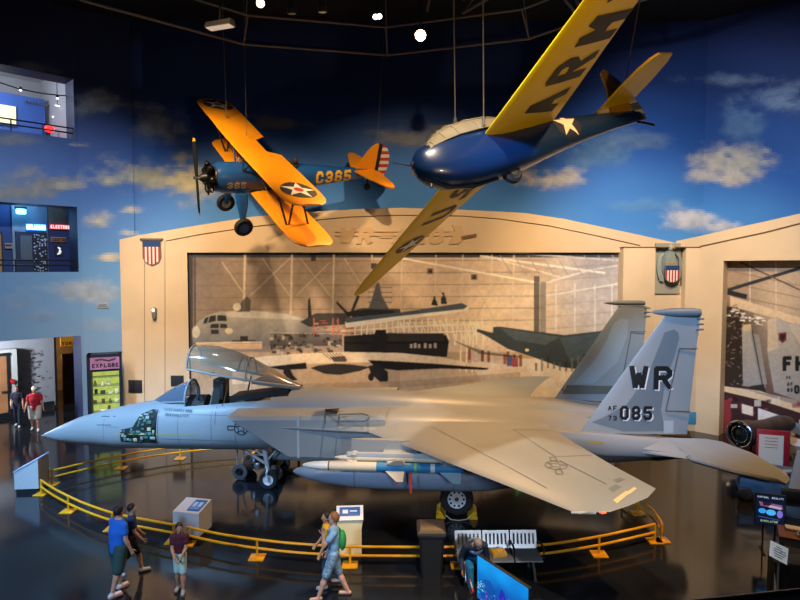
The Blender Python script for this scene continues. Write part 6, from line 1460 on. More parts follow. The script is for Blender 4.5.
def rotv(v, axis, a):
    v = np.array(v, float); k = np.array(axis, float); k /= np.linalg.norm(k)
    return v * math.cos(a) + np.cross(k, v) * math.sin(a) + k * (k @ v) * (1 - math.cos(a))
X_, Y_, Z_ = np.array([1., 0, 0]), np.array([0, 1., 0]), np.array([0, 0, 1.])
def person(lab, g, heading, H, skin='c99a7c', hair='2a1d16', shirt=None, pants=None, shoes='d9dce0', legs=((.15, -.1), (-.15, -.2)), arms=((.1, .1, .3), (.1, .1, .3)), lean=0.0, head=(0, 0), short=True, long_hair=False, hat=None, build_=1.0, seat=None, sole=None, backpack=None, sandals=False, sleeve=.5, curl=.5, glasses=None):
    """local frame: faces +x, left is +y. legs: (thigh forward angle, knee bend); arms: (forward, outward, elbow bend [, inward])"""
    t = thing('person', lab, 'person', g, heading); k = H / 1.75; b = build_
    SK = mat('skin_' + skin, skin, .55, var=.04)
    hipz = .91 * k
    up = rotv(Z_, Y_, lean)                      # torso direction (lean forward positive)
    fw = rotv(X_, Y_, lean)
    if seat is not None: hipz = seat
    hip = np.array([0, 0, hipz]); chest = hip + up * .34 * k; neck = hip + up * .53 * k; sh = hip + up * .48 * k
    hy, hp = head; hup = rotv(up, Y_, hp - lean * .35); hf = rotv(rotv(fw, Y_, hp - lean * .35), hup, hy)
    hl = np.cross(hup, hf)
    hc = neck + rotv(up, Y_, hp * .4) * .05 * k + hup * .125 * k + hf * .015 * k
    S = SDF()
    S.cap(hip + up * .02, chest, .125 * k * b, .135 * k * b, .05, (fw, 1.35)); S.cap(chest, sh + up * -.03, .135 * k * b, .11 * k * b, .05, (fw, 1.3))
    S.cap(sh + Y_ * .1 * k, sh - Y_ * .1 * k, .07 * k, .07 * k, .05); S.cap(neck - up * .07 * k, neck + rotv(up, Y_, hp * .4) * .07 * k, .055 * k, .05 * k, .03)
    Rm = np.stack([hf, hl, hup], 1)
    S.ell(hc + hup * .02 * k, v3(.095, .075, .11) * k, .02, Rm); S.cap(hc + hf * .035 * k - hup * .05 * k, hc + hf * .05 * k - hup * .075 * k, .052 * k, .036 * k, .03)
    S.cap(hc + hf * .088 * k + hup * .005 * k, hc + hf * .108 * k - hup * .028 * k, .010 * k, .014 * k, .008)
    for s in (-1, 1): S.ell(hc + hl * s * .076 * k - hup * .005 * k, v3(.018, .009, .03) * k, .006, Rm)
    C = SDF(); Q = SDF(); SHS = []; SOS = []
    infl = .018
    ground = []
    for i, s in enumerate((1, -1)):
        SH = SDF(); SO = SDF(); SHS.append(SH); SOS.append(SO); th, kn = legs[i]; hj = hip + Y_ * s * .088 * k * b; d = rotv(-Z_, Y_, -th); knee = hj + d * .43 * k; d2 = rotv(-Z_, Y_, -th + kn); ank = knee + d2 * .42 * k
        S.cap(hj, knee, .082 * k * b, .056 * k, .03); S.cap(knee, knee + (ank - knee) * .35, .054 * k, .058 * k, .02); S.cap(knee + (ank - knee) * .3, ank, .057 * k, .036 * k, .02)
        fd = rotv(X_, Z_, s * .12); toe = ank + fd * .15 * k - Z_ * .045 * k; heel = ank - fd * .04 * k - Z_ * .04 * k
        S.cap(heel, toe, .035 * k, .034 * k, .02); ground.append(min(heel[2], toe[2]) - .04 * k)
        if short: Q.cap(hj + up * .02, hj + d * .40 * k, .1 * k * b, .088 * k * b, .05)
        else: Q.cap(hj + up * .02, knee, .098 * k * b, .072 * k, .05); Q.cap(knee, knee + d2 * .38 * k, .072 * k, .06 * k, .02)
        if not sandals: SH.cap(heel + Z_ * .005, toe + Z_ * .003, .046 * k, .044 * k, .02); SH.cap(ank + Z_ * .0, heel + fd * .03, .044 * k, .046 * k, .02)
        SO.cap(heel - Z_ * .032 * k, toe - Z_ * .03 * k + fd * .02, .045 * k, .05 * k, .01, (Z_, 3.2))
    Q.cap(hip + up * .07 * k, hip - up * .02 * k, .135 * k * b, .13 * k * b, .05, (fw, 1.25)); Q.plane(hip + up * .1 * k, up) if seat is None else None
    C.cap(hip + up * -.01 * k, chest, .145 * k * b, .152 * k * b, .05, (fw, 1.3)); C.cap(chest, sh - up * .02 * k, .152 * k * b, .125 * k * b, .05, (fw, 1.28)); C.cap(sh + Y_ * .1 * k, sh - Y_ * .1 * k, .085 * k, .085 * k, .05)
    for i, s in enumerate((1, -1)):
        a = arms[i]; fa, oa, eb = a[:3]; tw = a[3] if len(a) > 3 else 0
        sj = sh + Y_ * s * .175 * k * (b * .5 + .5); d = rotv(rotv(-up, fw, s * oa), Y_, -fa); el = sj + d * .29 * k
        f2 = rotv(d, np.cross(d, X_ * .999 + Z_ * .04) if abs(d[0]) < .9 else Y_, eb); f2 = rotv(d, Y_, -eb); f2 = rotv(f2, Z_, -s * tw); wr = el + f2 * .24 * k
        S.cap(sj, el, .05 * k, .039 * k, .03); S.cap(el, el + (wr - el) * .3, .04 * k, .042 * k, .015); S.cap(el + (wr - el) * .25, wr, .041 * k, .026 * k, .015)
        side = np.cross(f2, Y_ * s); side = side / (np.linalg.norm(side) + 1e-6); acr = np.cross(side, f2); palm = wr + f2 * .05 * k
        S.cap(wr, palm + f2 * .03 * k, .027 * k, .036 * k, .015, (acr, 1.8))
        for j, ln in enumerate((.07, .08, .075, .058)):
            o = (j - 1.5) * .019 * k; kn0 = palm + f2 * .035 * k + side * o; d1 = rotv(f2, side, s * curl * .6); m1 = kn0 + d1 * ln * .55 * k; d2_ = rotv(f2, side, s * curl * 1.5); S.cap(kn0, m1, .0095 * k, .009 * k, .004); S.cap(m1, m1 + d2_ * ln * .5 * k, .009 * k, .0075 * k, .004)
        tb = wr + f2 * .025 * k + side * -.03 * k; S.cap(tb, tb + (f2 * .6 - side * .7) * .045 * k, .012 * k, .0105 * k, .006); S.cap(tb + (f2 * .6 - side * .7) * .045 * k, tb + (f2 * 1.2 - side * .8) * .06 * k, .0105 * k, .009 * k, .004)
        C.cap(sj, sj + d * .29 * k * sleeve, .066 * k, .066 * k, .03)
        if sleeve > .95: C.cap(el, wr - f2 * .01, .056 * k, .045 * k, .02)
    C.plane(hip - up * .1 * k, -up); C.plane(neck + up * .042 * k, up)
    S.mesh('body', SK, t, .0095)
    C.mesh('shirt', shirt, t, .012); Q.mesh('shorts' if short else 'trousers', pants, t, .012)
    for SH, SO in zip(SHS, SOS):
        if not sandals: q = SH.mesh('shoe', mat('shoe_' + shoes, shoes, .5), t, .011)
        SO.mesh('flip_flop' if sandals else 'sole', mat('sole_' + (sole or '2a2a2c'), sole or '2a2a2c', .6), t if sandals else q, .009)
    # hair
    A = SDF(); A.ell(hc + hup * .03 * k - hf * .012 * k, v3(.105, .088, .112) * k, .02, Rm)
    A.plane(hc + hf * .045 * k + hup * .04 * k, hf * .75 - hup * .62)
    if long_hair: A.cap(hc - hf * .07 * k, hc - hf * .1 * k - hup * .16 * k, .06 * k, .045 * k, .04)
    else: A.plane(hc - hup * .035 * k, -hup + hf * .25)
    A.mesh('hair', mat('hair_' + hair, hair, .6, var=.3, scale=30), t, .009)
    # face
    mb = MB(); E_ = Matrix(((hf[0], hl[0], hup[0], hc[0]), (hf[1], hl[1], hup[1], hc[1]), (hf[2], hl[2], hup[2], hc[2]), (0, 0, 0, 1)))
    for s in (-1, 1): mb.ell((.084 * k, s * .031 * k, .018 * k), (.010 * k, .014 * k, .009 * k), 10, 0, E_); mb.ell((.092 * k, s * .031 * k, .018 * k), (.005 * k, .006 * k, .006 * k), 8, 1, E_)
    mb.build('eyes', [mat('eye_white', 'd8d4cc', .3), mat('eye_iris', '2a1e16', .3)], t)
    mb = MB(); mb.ell((.088 * k, 0, -.052 * k), (.008 * k, .024 * k, .006 * k), 10, 0, E_); mb.build('lips', mat('lips_rose', '9a5a52', .5), t)
    if glasses:
        mb = MB()
        for s in (-1, 1): mb.torus(.024 * k, .0035 * k, 16, 6, M=E_ @ Matrix.Translation((.1 * k, s * .032 * k, .018 * k)) @ Matrix.Rotation(PI / 2, 4, 'Y')); mb.tube((.1 * k, s * .056 * k, .02 * k), (.0, s * .082 * k, .02 * k), .003 * k, n=5, M=E_)
        mb.build('glasses', mat('glasses_dark', '1c1c1e', .3), t)
    if hat:
        mb = MB(); mb.lathe([(.001, .155 * k), (.06 * k, .15 * k), (.098 * k, .1 * k), (.105 * k, .055 * k), (.001, .055 * k)], 20, 0, E_ @ Matrix.Translation((-.005, 0, -.0))); mb.ell((.1 * k, 0, .055 * k), (.085 * k, .075 * k, .008 * k), 16, 0, E_); mb.build('cap', mat('cap_' + hat, hat, .7), t)
    dz = min(ground); t.location.z -= dz if seat is None else 0
    return t, dict(hip=hip, up=up, fw=fw, sh=sh, k=k, hc=hc, neck=neck)
def cloth(name, col, **k): return mat('cloth_' + name, col, .85, **k)
def heading_to(g, u, v):          # angle from ground point g towards the ground seen at pixel u, v
    p = at_z(u, v, 0); return math.atan2(p.y - g.y, p.x - g.x)
M_TIE = cloth('tie_dye', '86b4d2', var=.4, scale=5)
M_CAMO = cloth('pattern_shorts', '7d9fb2', var=.6, scale=16)
g = G(119, 592.5); person('person seen from behind in bright blue t-shirt and grey-green shorts', g, math.radians(58), 1.76, shirt=cloth('bright_blue', '1f6fd6', var=.05), pants=cloth('grey_green', '33504e'), hair='1f1a1c', legs=((.16, .08), (-.2, .12)), arms=((.25, .15, .9), (.05, .12, .35)), head=(.1, .0), lean=.04, build_=1.3, shoes='d4d8dc', sole='c06a58')
g = G(133, 575); person('person in navy top and dark shorts walking just beyond the blue t-shirt', g, math.radians(25), 1.55, shirt=cloth('navy', '1a3566'), pants=cloth('dark_shorts', '23272c'), hair='1a1413', legs=((.3, .12), (-.3, .25)), arms=((.2, .1, .5), (.2, .1, .5)), head=(-.3, 0), shoes='c9ced2', build_=.9)
g = G(180.5, 592); person('boy in maroon t-shirt and pale shorts standing with clasped hands', g, math.radians(-82), 1.42, shirt=cloth('maroon', '4a1526'), pants=cloth('pale_mint', 'b9d6cc'), hair='241914', legs=((.1, .02), (-.1, .1)), arms=((.28, -.02, .5, .55), (.28, -.02, .5, .55)), head=(.35, .1), shoes='8f979c', build_=.9, skin='c08a6c')
g = G(334, 597.5); man, mi = person('man in blue tie-dyed t-shirt and patterned shorts walking in flip-flops, hand at mouth', g, math.radians(186), 1.75, shirt=M_TIE, pants=M_CAMO, hair='8a5c34', legs=((.38, .05), (-.22, .22)), arms=((.7, .1, 2.45, .4), (.1, .08, .25)), head=(-.15, -.12), skin='d9a68c', sandals=True, sole='231c18', glasses=True, short=True)
mb = MB(); hc = mi['sh']; mb.path([tuple(hc + np.array([.02, -.16, .06])), tuple(hc + np.array([-.12, -.14, -.05])), tuple(hc + np.array([-.15, -.12, -.3]))], .025, 8); mb.ell(tuple(hc + np.array([-.17, .02, -.2])), (.08, .14, .2), 16); label(mb.build('backpack', cloth('green_pack', '2f9a4c'), man), 'green backpack')
g = G(327, 587); person('person in yellow top and jeans walking behind the man in tie-dye', g, math.radians(190), 1.55, shirt=cloth('mustard', 'e0a81c'), pants=cloth('denim', '2f4a6a', var=.1), hair='1d1512', legs=((.1, .05), (-.25, .2)), arms=((.15, .06, .3), (.2, .06, .5)), head=(.1, -.1), long_hair=True, short=False, skin='c8906e', build_=.9, shoes='c9c4bc')
g = G(18, 427); person('person in dark navy shirt and jeans walking in through the left doorway', g, math.radians(-70), 1.7, shirt=cloth('dark_navy', '1c2032'), pants=cloth('dark_denim', '222a3e'), hair='17120f', legs=((.2, .1), (-.2, .2)), arms=((.1, .12, .3), (.2, .1, .9, .3)), short=False, long_hair=True, skin='b98468', shoes='c4c4c4')
g = G(35.5, 430.5); person('heavy person in red polo shirt, white shorts and cap in the left doorway', g, math.radians(-65), 1.76, shirt=cloth('red', 'b01c34'), pants=cloth('white_shorts', 'c9c9c4'), hair='3a3028', legs=((.22, .05), (-.15, .15)), arms=((.1, .2, .35), (.15, .2, .5)), build_=1.3, hat='d0c8be', skin='c08a70', shoes='d4d4d4')
# seated person on the bench, bent forward over the knees
sx, sy = bg.x - .6, bg.y + .12
sp, si = person('elderly person in navy jacket sitting bent forward on the left end of the bench', Vector((sx, sy, 0)), math.radians(-82), 1.72, shirt=cloth('navy_jacket', '23304a', var=.25, scale=6), pants=cloth('bright_cyan', '1c8fd0'), hair='8d8a86', legs=((1.35, 1.3), (1.3, 1.15)), arms=((.6, .22, .75, .3), (.5, .22, .85, .3)), lean=.85, head=(.1, .35), short=False, seat=.53, sleeve=1.0, skin='b98a70', shoes='6a4048', build_=1.35)
mb = MB(); q = si['neck']; kk = si['k']; mb.torus(.12, .05, 22, 10, M=frame(tuple(q - si['up'] * .06), si['up'], (0, 1, 0))); label(mb.build('scarf', cloth('blue_scarf', '6f93c0', var=.5, scale=12), sp), 'blue patterned scarf')
t = thing('walking_cane', 'pink and white walking cane leaning at the left end of the bench', 'cane', (0, 0, 0)); a, b = at_y(461, 553, 12.3), at_z(474, 594, .0); b = Vector((b.x, b.y, 0)); t.location = b
a = Vector((a.x, 12.1, at_y(461, 553, 12.1).z)) - b; n_ = 7
for i in range(n_):
    mb = MB(); mb.tube(a * (i / n_), a * ((i + 1) / n_), .016, n=8); mb.build('shaft', mat('cane_pink', 'd8606a', .4) if i % 2 == 0 else mat('cane_white', 'e6d8d6', .4), t)
mb = MB(); mb.path([a, a + Vector((.0, .0, .06)), a + Vector((.05, .02, .1)), a + Vector((.12, .04, .07))], .018, 8); mb.build('handle', STRUT, t)
mb = MB(); mb.lathe([(.001, 0), (.024, 0), (.02, .05)], 10); mb.build('ferrule', STRUT, t)
# ================================================================ ROOMS SEEN THROUGH THE LEFT WALL
def LP(d):                       # plane parallel to the left wall, d behind it
    return CL + NL * d
def lpt(u, v, d): return on_plane(u, v, LP(d), NL)
ROTL = math.atan2(-DIAG.y, -DIAG.x)      # x axis runs towards the corner, -y axis out to the hall
def ML(p): return Matrix.Translation(p) @ Matrix.Rotation(ROTL, 4, 'Z')
def rect_at(mb, u0, v0, u1, v1, d, th=.04, mi=0, bev=0.0):
    """upright slab on the plane d behind the wall, from pixel corners (centre-line heights)"""
    um = (u0 + u1) / 2; a = lpt(u0, (v0 + v1) / 2, d); b = lpt(u1, (v0 + v1) / 2, d); zt_, zb2 = lpt(um, v0, d).z, lpt(um, v1, d).z
    c_ = (a + b) / 2; mb.box((0, th / 2, 0), ((b - a).length, th, zt_ - zb2), mi, bev, M=ML((c_.x, c_.y, (zt_ + zb2) / 2))); return (c_, (b - a).length, zt_, zb2)
# --- ground-floor corridor
CORW = mat('corridor_grey', 'aeb4bc', .6, var=.03); BASEB = mat('baseboard_dark', '15181e', .6); BROWNW = mat('corridor_brown', '5a3526', .5, var=.2, scale=2); TANW = mat('corridor_tan', '9a8668', .4, var=.25, scale=3); CORC = mat('corridor_ceiling', '6f655a', .8)
mb = MB(); rect_at(mb, -40, 300, 55, 412, 5.1, .1); struct('wall_corridor', mb, CORW)
mb = MB(); rect_at(mb, -40, 407.5, 54, 412, 5.06, .05); struct('baseboard_corridor', mb, BASEB)
mb = MB(); rect_at(mb, -60, 352, 17.5, 413.5, 4.55, .5); struct('wall_corridor_near', mb, mat('corridor_white', 'c4cac8', .6))
mb = MB(); rect_at(mb, 54.5, 300, 56.5, 411, 5.05, .3); struct('trim_5', mb, BASEB)
mb = MB(); rect_at(mb, 63, 352, 110, 412, 5.6, .1); struct('wall_corridor_brown', mb, BROWNW)
mb = MB(); rect_at(mb, 52, 300, 80, 420, 9.5, .1); struct('wall_corridor_end', mb, TANW)
a = CL + DIAG * -.6; e = CL + DIAG * 9; zc = H_DOOR[3] + .25
mb = MB(); mb.add([(a.x, a.y, zc)] + [tuple(Vector((q.x, q.y, zc))) for q in (e, e + NL * 11, a + NL * 11)], [(0, 1, 2, 3)]); bb = mb; 
mb = MB(); q = [a + NL * .56, e + NL * .56, e + NL * 11, a + NL * 11]; mb.add([(p.x, p.y, zc) for p in q] + [(p.x, p.y, zc + .1) for p in q], [(0, 1, 2, 3), (7, 6, 5, 4), (0, 4, 5, 1), (1, 5, 6, 2), (2, 6, 7, 3), (3, 7, 4, 0)]); struct('ceiling_corridor', mb, CORC)
t = bpy.data.objects.new('door_1', None); COL.objects.link(t); tag(t, kind='structure')
mb = MB(); rect_at(mb, -14, 357, 7.6, 414, 4.5, .04); o = mb.build('door_leaf', mat('door_wood', 'a87850', .5, var=.1), t)
mb = MB(); rect_at(mb, 7.4, 354, 9.6, 414, 4.47, .08); rect_at(mb, -20, 354, 9.6, 357, 4.47, .08); mb.build('door_frame', BASEB, t)
mb = MB(); rect_at(mb, 1, 391, 6.5, 392.2, 4.42, .05); mb.build('push_bar', ALU, t)
p = lpt(12.3, 381, 4.5); mb = MB(); mb.lathe([(.001, 0), (.1, 0), (.1, .05), (.001, .06)], 16, 0, frame(p, -NL)); tag(mb.build('alarm_bell', RED), 'round red alarm bell beside the wooden door in the left corridor', 'alarm')
# flock of small dark bird shapes on the grey wall: one wall display, every bird a piece of its pattern
rng = random.Random(21); t = thing('wall_art', 'flock of small dark bird shapes climbing the grey corridor wall', 'wall decoration', lpt(38, 380, 5.1)); BIRD = mat('bird_dark', '4a4c58', .6)
n = 0
while n < 84:
    f = rng.random(); v = 350 + 48 * f; u = 36 + (v - 350) * -.12 + rng.gauss(0, 4 + 5 * f)
    if not (19 < u < 53): continue
    p = lpt(u, v, 5.09) - Vector(t.location); s = rng.uniform(.05, .085); a_ = rng.uniform(-.6, .6); M = Matrix.Translation(p) @ Matrix.Rotation(ROTL, 4, 'Z') @ Matrix.Rotation(a_, 4, 'Y')
    mb = MB(); mb.prism([(-s, .3 * s), (-.3 * s, .1 * s), (0, -.25 * s), (.3 * s, .1 * s), (s, .35 * s), (.35 * s, .35 * s), (0, .1 * s), (-.35 * s, .35 * s)], M @ XZm, .02); mb.build('bird_shape', BIRD if rng.random() < .9 else mat('bird_red', '8a3a3a', .6), t); n += 1
p = lpt(68, 341, 1.2); t = thing('hanging_sign', 'orange-yellow sign hanging at the top of the left doorway', 'sign', p, ROTL)
w_ = (lpt(76, 341, 1.2) - lpt(60.5, 341, 1.2)).length; h_ = lpt(68, 336, 1.2).z - lpt(68, 346, 1.2).z
mb = MB(); mb.box((0, 0, 0), (w_, .06, h_), bev=.01); mb.build('sign_board', mat('sign_orange', 'e09a20', .5, emit='e09a20', estr=.14), t)
mb = MB()
for pl in text_polys('TURN 1', .14, w=.1, sw=.24)[0]: mb.prism(pl, Matrix(((1, 0, 0, -w_ * .42), (0, 0, -1, -.032), (0, 1, 0, -h_ * .4), (0, 0, 0, 1))), .006)
mb.build('sign_lettering', mat('sign_brown', '7a3a10', .6), t)
mb = MB()
for x in (-.2, .2): mb.tube((x, 0, h_ / 2), (x, 0, h_ / 2 + .3), .012, n=6)
mb.build('hanger', STRUT, t)
# --- balcony levels: floor, back wall, ceiling, rails and what hangs there
def room(zf, zt_, d, mw, mc, tagn):
    a = CL + DIAG * (S0 - .4); e = CL + DIAG * 9
    mb = MB(); p = [a + NL * d, e + NL * d]; mb.add([(p[0].x, p[0].y, zf), (p[1].x, p[1].y, zf), (p[1].x, p[1].y, zt_ + 1), (p[0].x, p[0].y, zt_ + 1)], [(0, 1, 2, 3)]); struct('wall_%s_back' % tagn, mb, mw, fix=False)
    mb = MB(); p = [a + NL * .56, a + NL * (d + 3)]; mb.add([(p[0].x, p[0].y, zf), (p[1].x, p[1].y, zf), (p[1].x, p[1].y, zt_ + 1), (p[0].x, p[0].y, zt_ + 1)], [(0, 1, 2, 3)]); struct('wall_%s_end' % tagn, mb, mw, fix=False)
    for z, nm, m in ((zf, 'floor_' + tagn, mat('balcony_floor', '2b2d33', .5)), (zt_ + .9, 'ceiling_' + tagn, mc)):
        q = [a + NL * .56, e + NL * .56, e + NL * (d + 3), a + NL * (d + 3)]; mb = MB(); mb.add([(p_.x, p_.y, z) for p_ in q], [(0, 1, 2, 3)]); struct(nm, mb, m, fix=False)
BWALL = mat('balcony_blue', '1d3f7c', .6); LWALL = mat('balcony_pale', '7f93a8', .6); CEILW = mat('balcony_ceiling', 'b9b6b4', .7); DBLUE = mat('balcony_deep_blue', '122a66', .5)
room(H_LO[2], H_LO[3], 2.6, BWALL, mat('balcony_ceiling_dark', '3a4450', .7), 'gallery')
room(H_UP[2], H_UP[3] + .3, 6.0, mat('upper_white', 'a8a9ad', .6), CEILW, 'upper_gallery')
def railing(zf, lab, s_max=S1):
    t = thing('balcony_railing', lab, 'railing', CL + DIAG * S0 + Vector((0, 0, zf)), 0); D = DIAG * (s_max - S0); o = NL * .2
    for z in (.26, .45):
        mb = MB(); mb.tube(o + Vector((0, 0, z)), o + D + Vector((0, 0, z)), .03, n=8); mb.build('rail', mat('rail_navy', '0d1526', .4), t)
    nn = 6
    for i in range(nn + 1):
        mb = MB(); p = o + D * (i / nn); mb.tube(p, p + Vector((0, 0, .45)), .025, n=8); mb.build('post', mat('rail_navy', '0d1526', .4), t)
railing(H_LO[2], 'dark double railing across the lower left balcony'); railing(H_UP[2], 'dark double railing across the upper left balcony')
# lower balcony contents
d = 2.5
mb = MB(); rect_at(mb, 12.5, 205, 48, 273, d, .06); struct('trim_6', mb, LWALL)
mb = MB(); rect_at(mb, 48.5, 226, 74, 276, d - .05, .08); struct('wall_gallery_door_bay', mb, DBLUE)
mb = MB(); rect_at(mb, 48.5, 205, 76, 226, d - .04, .06); struct('trim_7', mb, mat('gallery_tan', '8c7c6a', .6, var=.2))
p = lpt(21, 211.5, d - .35); t = thing('ceiling_lamp', 'bright blue-white lamp glowing in the lower left balcony', 'lamp', p, ROTL); mb = MB(); mb.box((0, 0, 0), (.34, .12, .2), bev=.04); mb.build('glowing_tube', mat('lamp_blue', 'a8e4ff', .3, emit='6cc8ff', estr=5), t); mb = MB(); mb.box((0, .05, .16), (.4, .16, .1), bev=.02); mb.build('housing', STRUT, t)
def lsign(lab, u0, v0, u1, v1, txt, back, fore, estr, be=0.0, dd=None):
    dd = dd or d - .2; a, b = lpt(u0, (v0 + v1) / 2, dd), lpt(u1, (v0 + v1) / 2, dd); w_ = (b - a).length; h_ = lpt((u0 + u1) / 2, v0, dd).z - lpt((u0 + u1) / 2, v1, dd).z
    t = thing('lit_sign', lab, 'sign', (a + b) / 2 + Vector((0, 0, 0)), ROTL); mb = MB(); mb.box((0, .03, 0), (w_, .06, h_), bev=.008); mb.build('sign_board', mat('board_' + back, back, .5, emit=back if be else None, estr=be), t)
    hh = h_ * .74; polys, tw = text_polys(txt, hh, w=hh * .6, sw=.26, gap=.3); k = w_ * .92 / tw; mb = MB()
    for pl in polys: mb.prism([(x * k, y) for x, y in pl], Matrix(((1, 0, 0, -w_ * .46), (0, 0, -1, -.002), (0, 1, 0, -hh / 2), (0, 0, 0, 1))), .02)
    mb.build('sign_lettering', mat('letters_' + fore, fore, .4, emit=fore, estr=estr), t)
lsign('glowing blue-white lettered sign in the lower left balcony', 26, 224, 46, 230.5, 'BULAOBEE', '2a8ae8', 'c8f4ff', 2.0, .7)
lsign('red sign reading ELECTRONIC on the lower left balcony', 49.5, 224.5, 74.5, 229.5, 'ELECTRONIC', 'c8323c', 'f0c8c8', .4, .22)
lsign('small orange-brown sign over the dark blue door of the lower balcony', 51, 237.2, 66, 242, 'EXHIBITION', '9a6a50', '3a2018', 0.0, .06)
t = thing('wall_screen', 'dark framed display case with grey window and white dots on the lower balcony', 'display case', lpt(31, 252, d - .1), ROTL)
o3 = Matrix(t.matrix_world); 
def local_rect(t_, u0, v0, u1, v1, dd, th, name, m, par=None):
    a, b = lpt(u0, (v0 + v1) / 2, dd), lpt(u1, (v0 + v1) / 2, dd); zt_, zb2 = lpt((u0 + u1) / 2, v0, dd).z, lpt((u0 + u1) / 2, v1, dd).z; c_ = (a + b) / 2
    Mi = (Matrix.Translation(t_.location) @ Matrix.Rotation(ROTL, 4, 'Z')).inverted(); q = Mi @ Vector((c_.x, c_.y, (zt_ + zb2) / 2)); mb = MB(); mb.box(q, ((b - a).length, th, zt_ - zb2)); return mb.build(name, m, par or t_)
local_rect(t, 16, 232, 47.5, 274, d - .06, .1, 'case_frame', mat('case_blue', '103058', .5)); local_rect(t, 20.5, 235.5, 32, 260, d - .13, .03, 'grey_window', mat('case_grey', '5a6a7a', .4)); bx_ = local_rect(t, 33, 233, 47, 272.5, d - .13, .03, 'dotted_panel', mat('case_dark', '0b1830', .5))
rng = random.Random(2); mb = MB(); Mi = (Matrix.Translation(t.location) @ Matrix.Rotation(ROTL, 4, 'Z')).inverted()
for i in range(70):
    u = rng.uniform(34, 46.5); v = rng.uniform(234, 271); q = Mi @ lpt(u, v, d - .16); mb.ell(q, (.03, .01, .03), 8)
mb.build('white_dots', mat('dot_white', 'b8c8e0', .5), bx_)
t = thing('wall_emblem', 'small white seahorse-like figure on the dark blue balcony door', 'emblem', lpt(58.5, 251, d - .1), ROTL)
mb = MB(); mb.path([(-.03, -.02, .16), (.05, -.02, .1), (.06, -.02, .0), (.03, -.02, -.1), (-.06, -.02, -.14)], [.02, .05, .06, .05, .02], 8); mb.build('figure', mat('figure_white', 'e8ecf4', .5, emit='e8ecf4', estr=.3), t); mb = MB(); mb.box((0, .02, 0), (.32, .03, .44)); mb.build('dark_plate', mat('case_dark', '0b1830', .5), t)
t = thing('notice_plate', 'small pale notice on the blue wall of the lower left balcony', 'notice', lpt(9, 245, d - .02), ROTL); local_rect(t, 5, 243, 12.5, 248.5, d - .04, .04, 'plate', mat('plate_tan', '9a8a80', .5)); local_rect(t, 6, 244.5, 11.5, 246, d - .07, .02, 'printed_lines', BASEB)
t = bpy.data.objects.new('door_2', None); COL.objects.link(t); tag(t, kind='structure'); mb = MB(); rect_at(mb, -14, 234, 1.8, 274, d - .03, .05); mb.build('door_leaf', mat('door_tan', 'b08a58', .5), t); mb = MB(); rect_at(mb, 1.6, 232, 3.2, 274, d - .05, .08); mb.build('door_frame', BASEB, t)
# upper balcony contents
d = 4.6
mb = MB(); p = (lpt(-60, 100, d), lpt(44.5, 100, d)); zt_ = lpt(30, 97, d).z; mb.add([(q.x, q.y, z) for z in (H_UP[2], zt_) for q in p], [(0, 1, 3, 2)]); struct('wall_upper_blue', mb, mat('upper_blue', '3a62b0', .6), fix=False)
t = thing('lit_board', 'pale yellow lit board on the blue wall of the upper left balcony', 'board', lpt(5, 114, d - .05), ROTL); local_rect(t, -14, 104.5, 15.5, 122.5, d - .08, .05, 'board_face', mat('board_cream', 'e4dfa8', .5, emit='f0eab0', estr=.34)); local_rect(t, -14, 123, 16, 124, d - .1, .06, 'board_ledge', mat('board_trim', '8a9098', .5))
t = thing('wall_lettering', 'small silver lettering on the blue wall of the upper left balcony', 'lettering', lpt(37, 105, d - .03), ROTL); mb = MB()
for pl in text_polys('AVIATION', .13, w=.1, sw=.24)[0]: mb.prism(pl, Matrix(((1, 0, 0, -.5), (0, 0, -1, -.03), (0, 1, 0, 0), (0, 0, 0, 1))), .03)
mb.build('letters', mat('letters_silver', '7f8894', .4, metal=.5), t)
for i, (u, v, lab) in enumerate(((57.5, 105.5, 'highest small round ceiling light in the upper left balcony'), (54.5, 117, 'middle small round ceiling light in the upper left balcony'), (51.5, 126, 'lowest-looking small round ceiling light in the upper left balcony'))):
    zc_ = H_UP[3] + 1.15; p = lpt(u, v, 3.2 + i * .9); t = thing('downlight', lab, 'ceiling light', p, ROTL, 'round downlights of the upper balcony'); mb = MB(); mb.lathe([(.16, .03), (.16, 0), (.1, -.01)], 18); mb.build('trim_ring', STANDG, t); mb = MB(); mb.lathe([(.001, -.005), (.11, -.005)], 18); mb.build('lens', mat('bulb_white', 'fff0d8', .3, emit='fff0d8', estr=2), t)
    mb = MB(); mb.tube((0, 0, .03), (0, 0, max(.1, zc_ - p.z)), .015, n=6); mb.build('drop_stem', STRUT, t)
t = thing('track_light', 'dark track with small spotlights under the upper balcony ceiling', 'track light', lpt(35, 94, 1.0), ROTL); Mi = (Matrix.Translation(t.location) @ Matrix.Rotation(ROTL, 4, 'Z')).inverted()
mb = MB(); mb.path([Mi @ lpt(u, v, 1.0) for u, v in ((-20, 79), (0, 82.5), (18, 88.5), (40, 93), (58, 95.2), (69, 95.8))], .025, 8); mb.build('track', STRUT, t)
for u, v in ((20.5, 90), (57.5, 98)):
    q = Mi @ lpt(u, v, 1.0); mb = MB(); mb.tube(q + Vector((0, 0, .12)), q, .05, .06, 10); mb.build('spot_head', STRUT, t); mb = MB(); mb.ell(q - Vector((0, 0, .01)), (.05, .05, .03), 10); mb.build('spot_lens', mat('bulb_cool', 'e8f0ff', .3, emit='e8f0ff', estr=2.5), t)
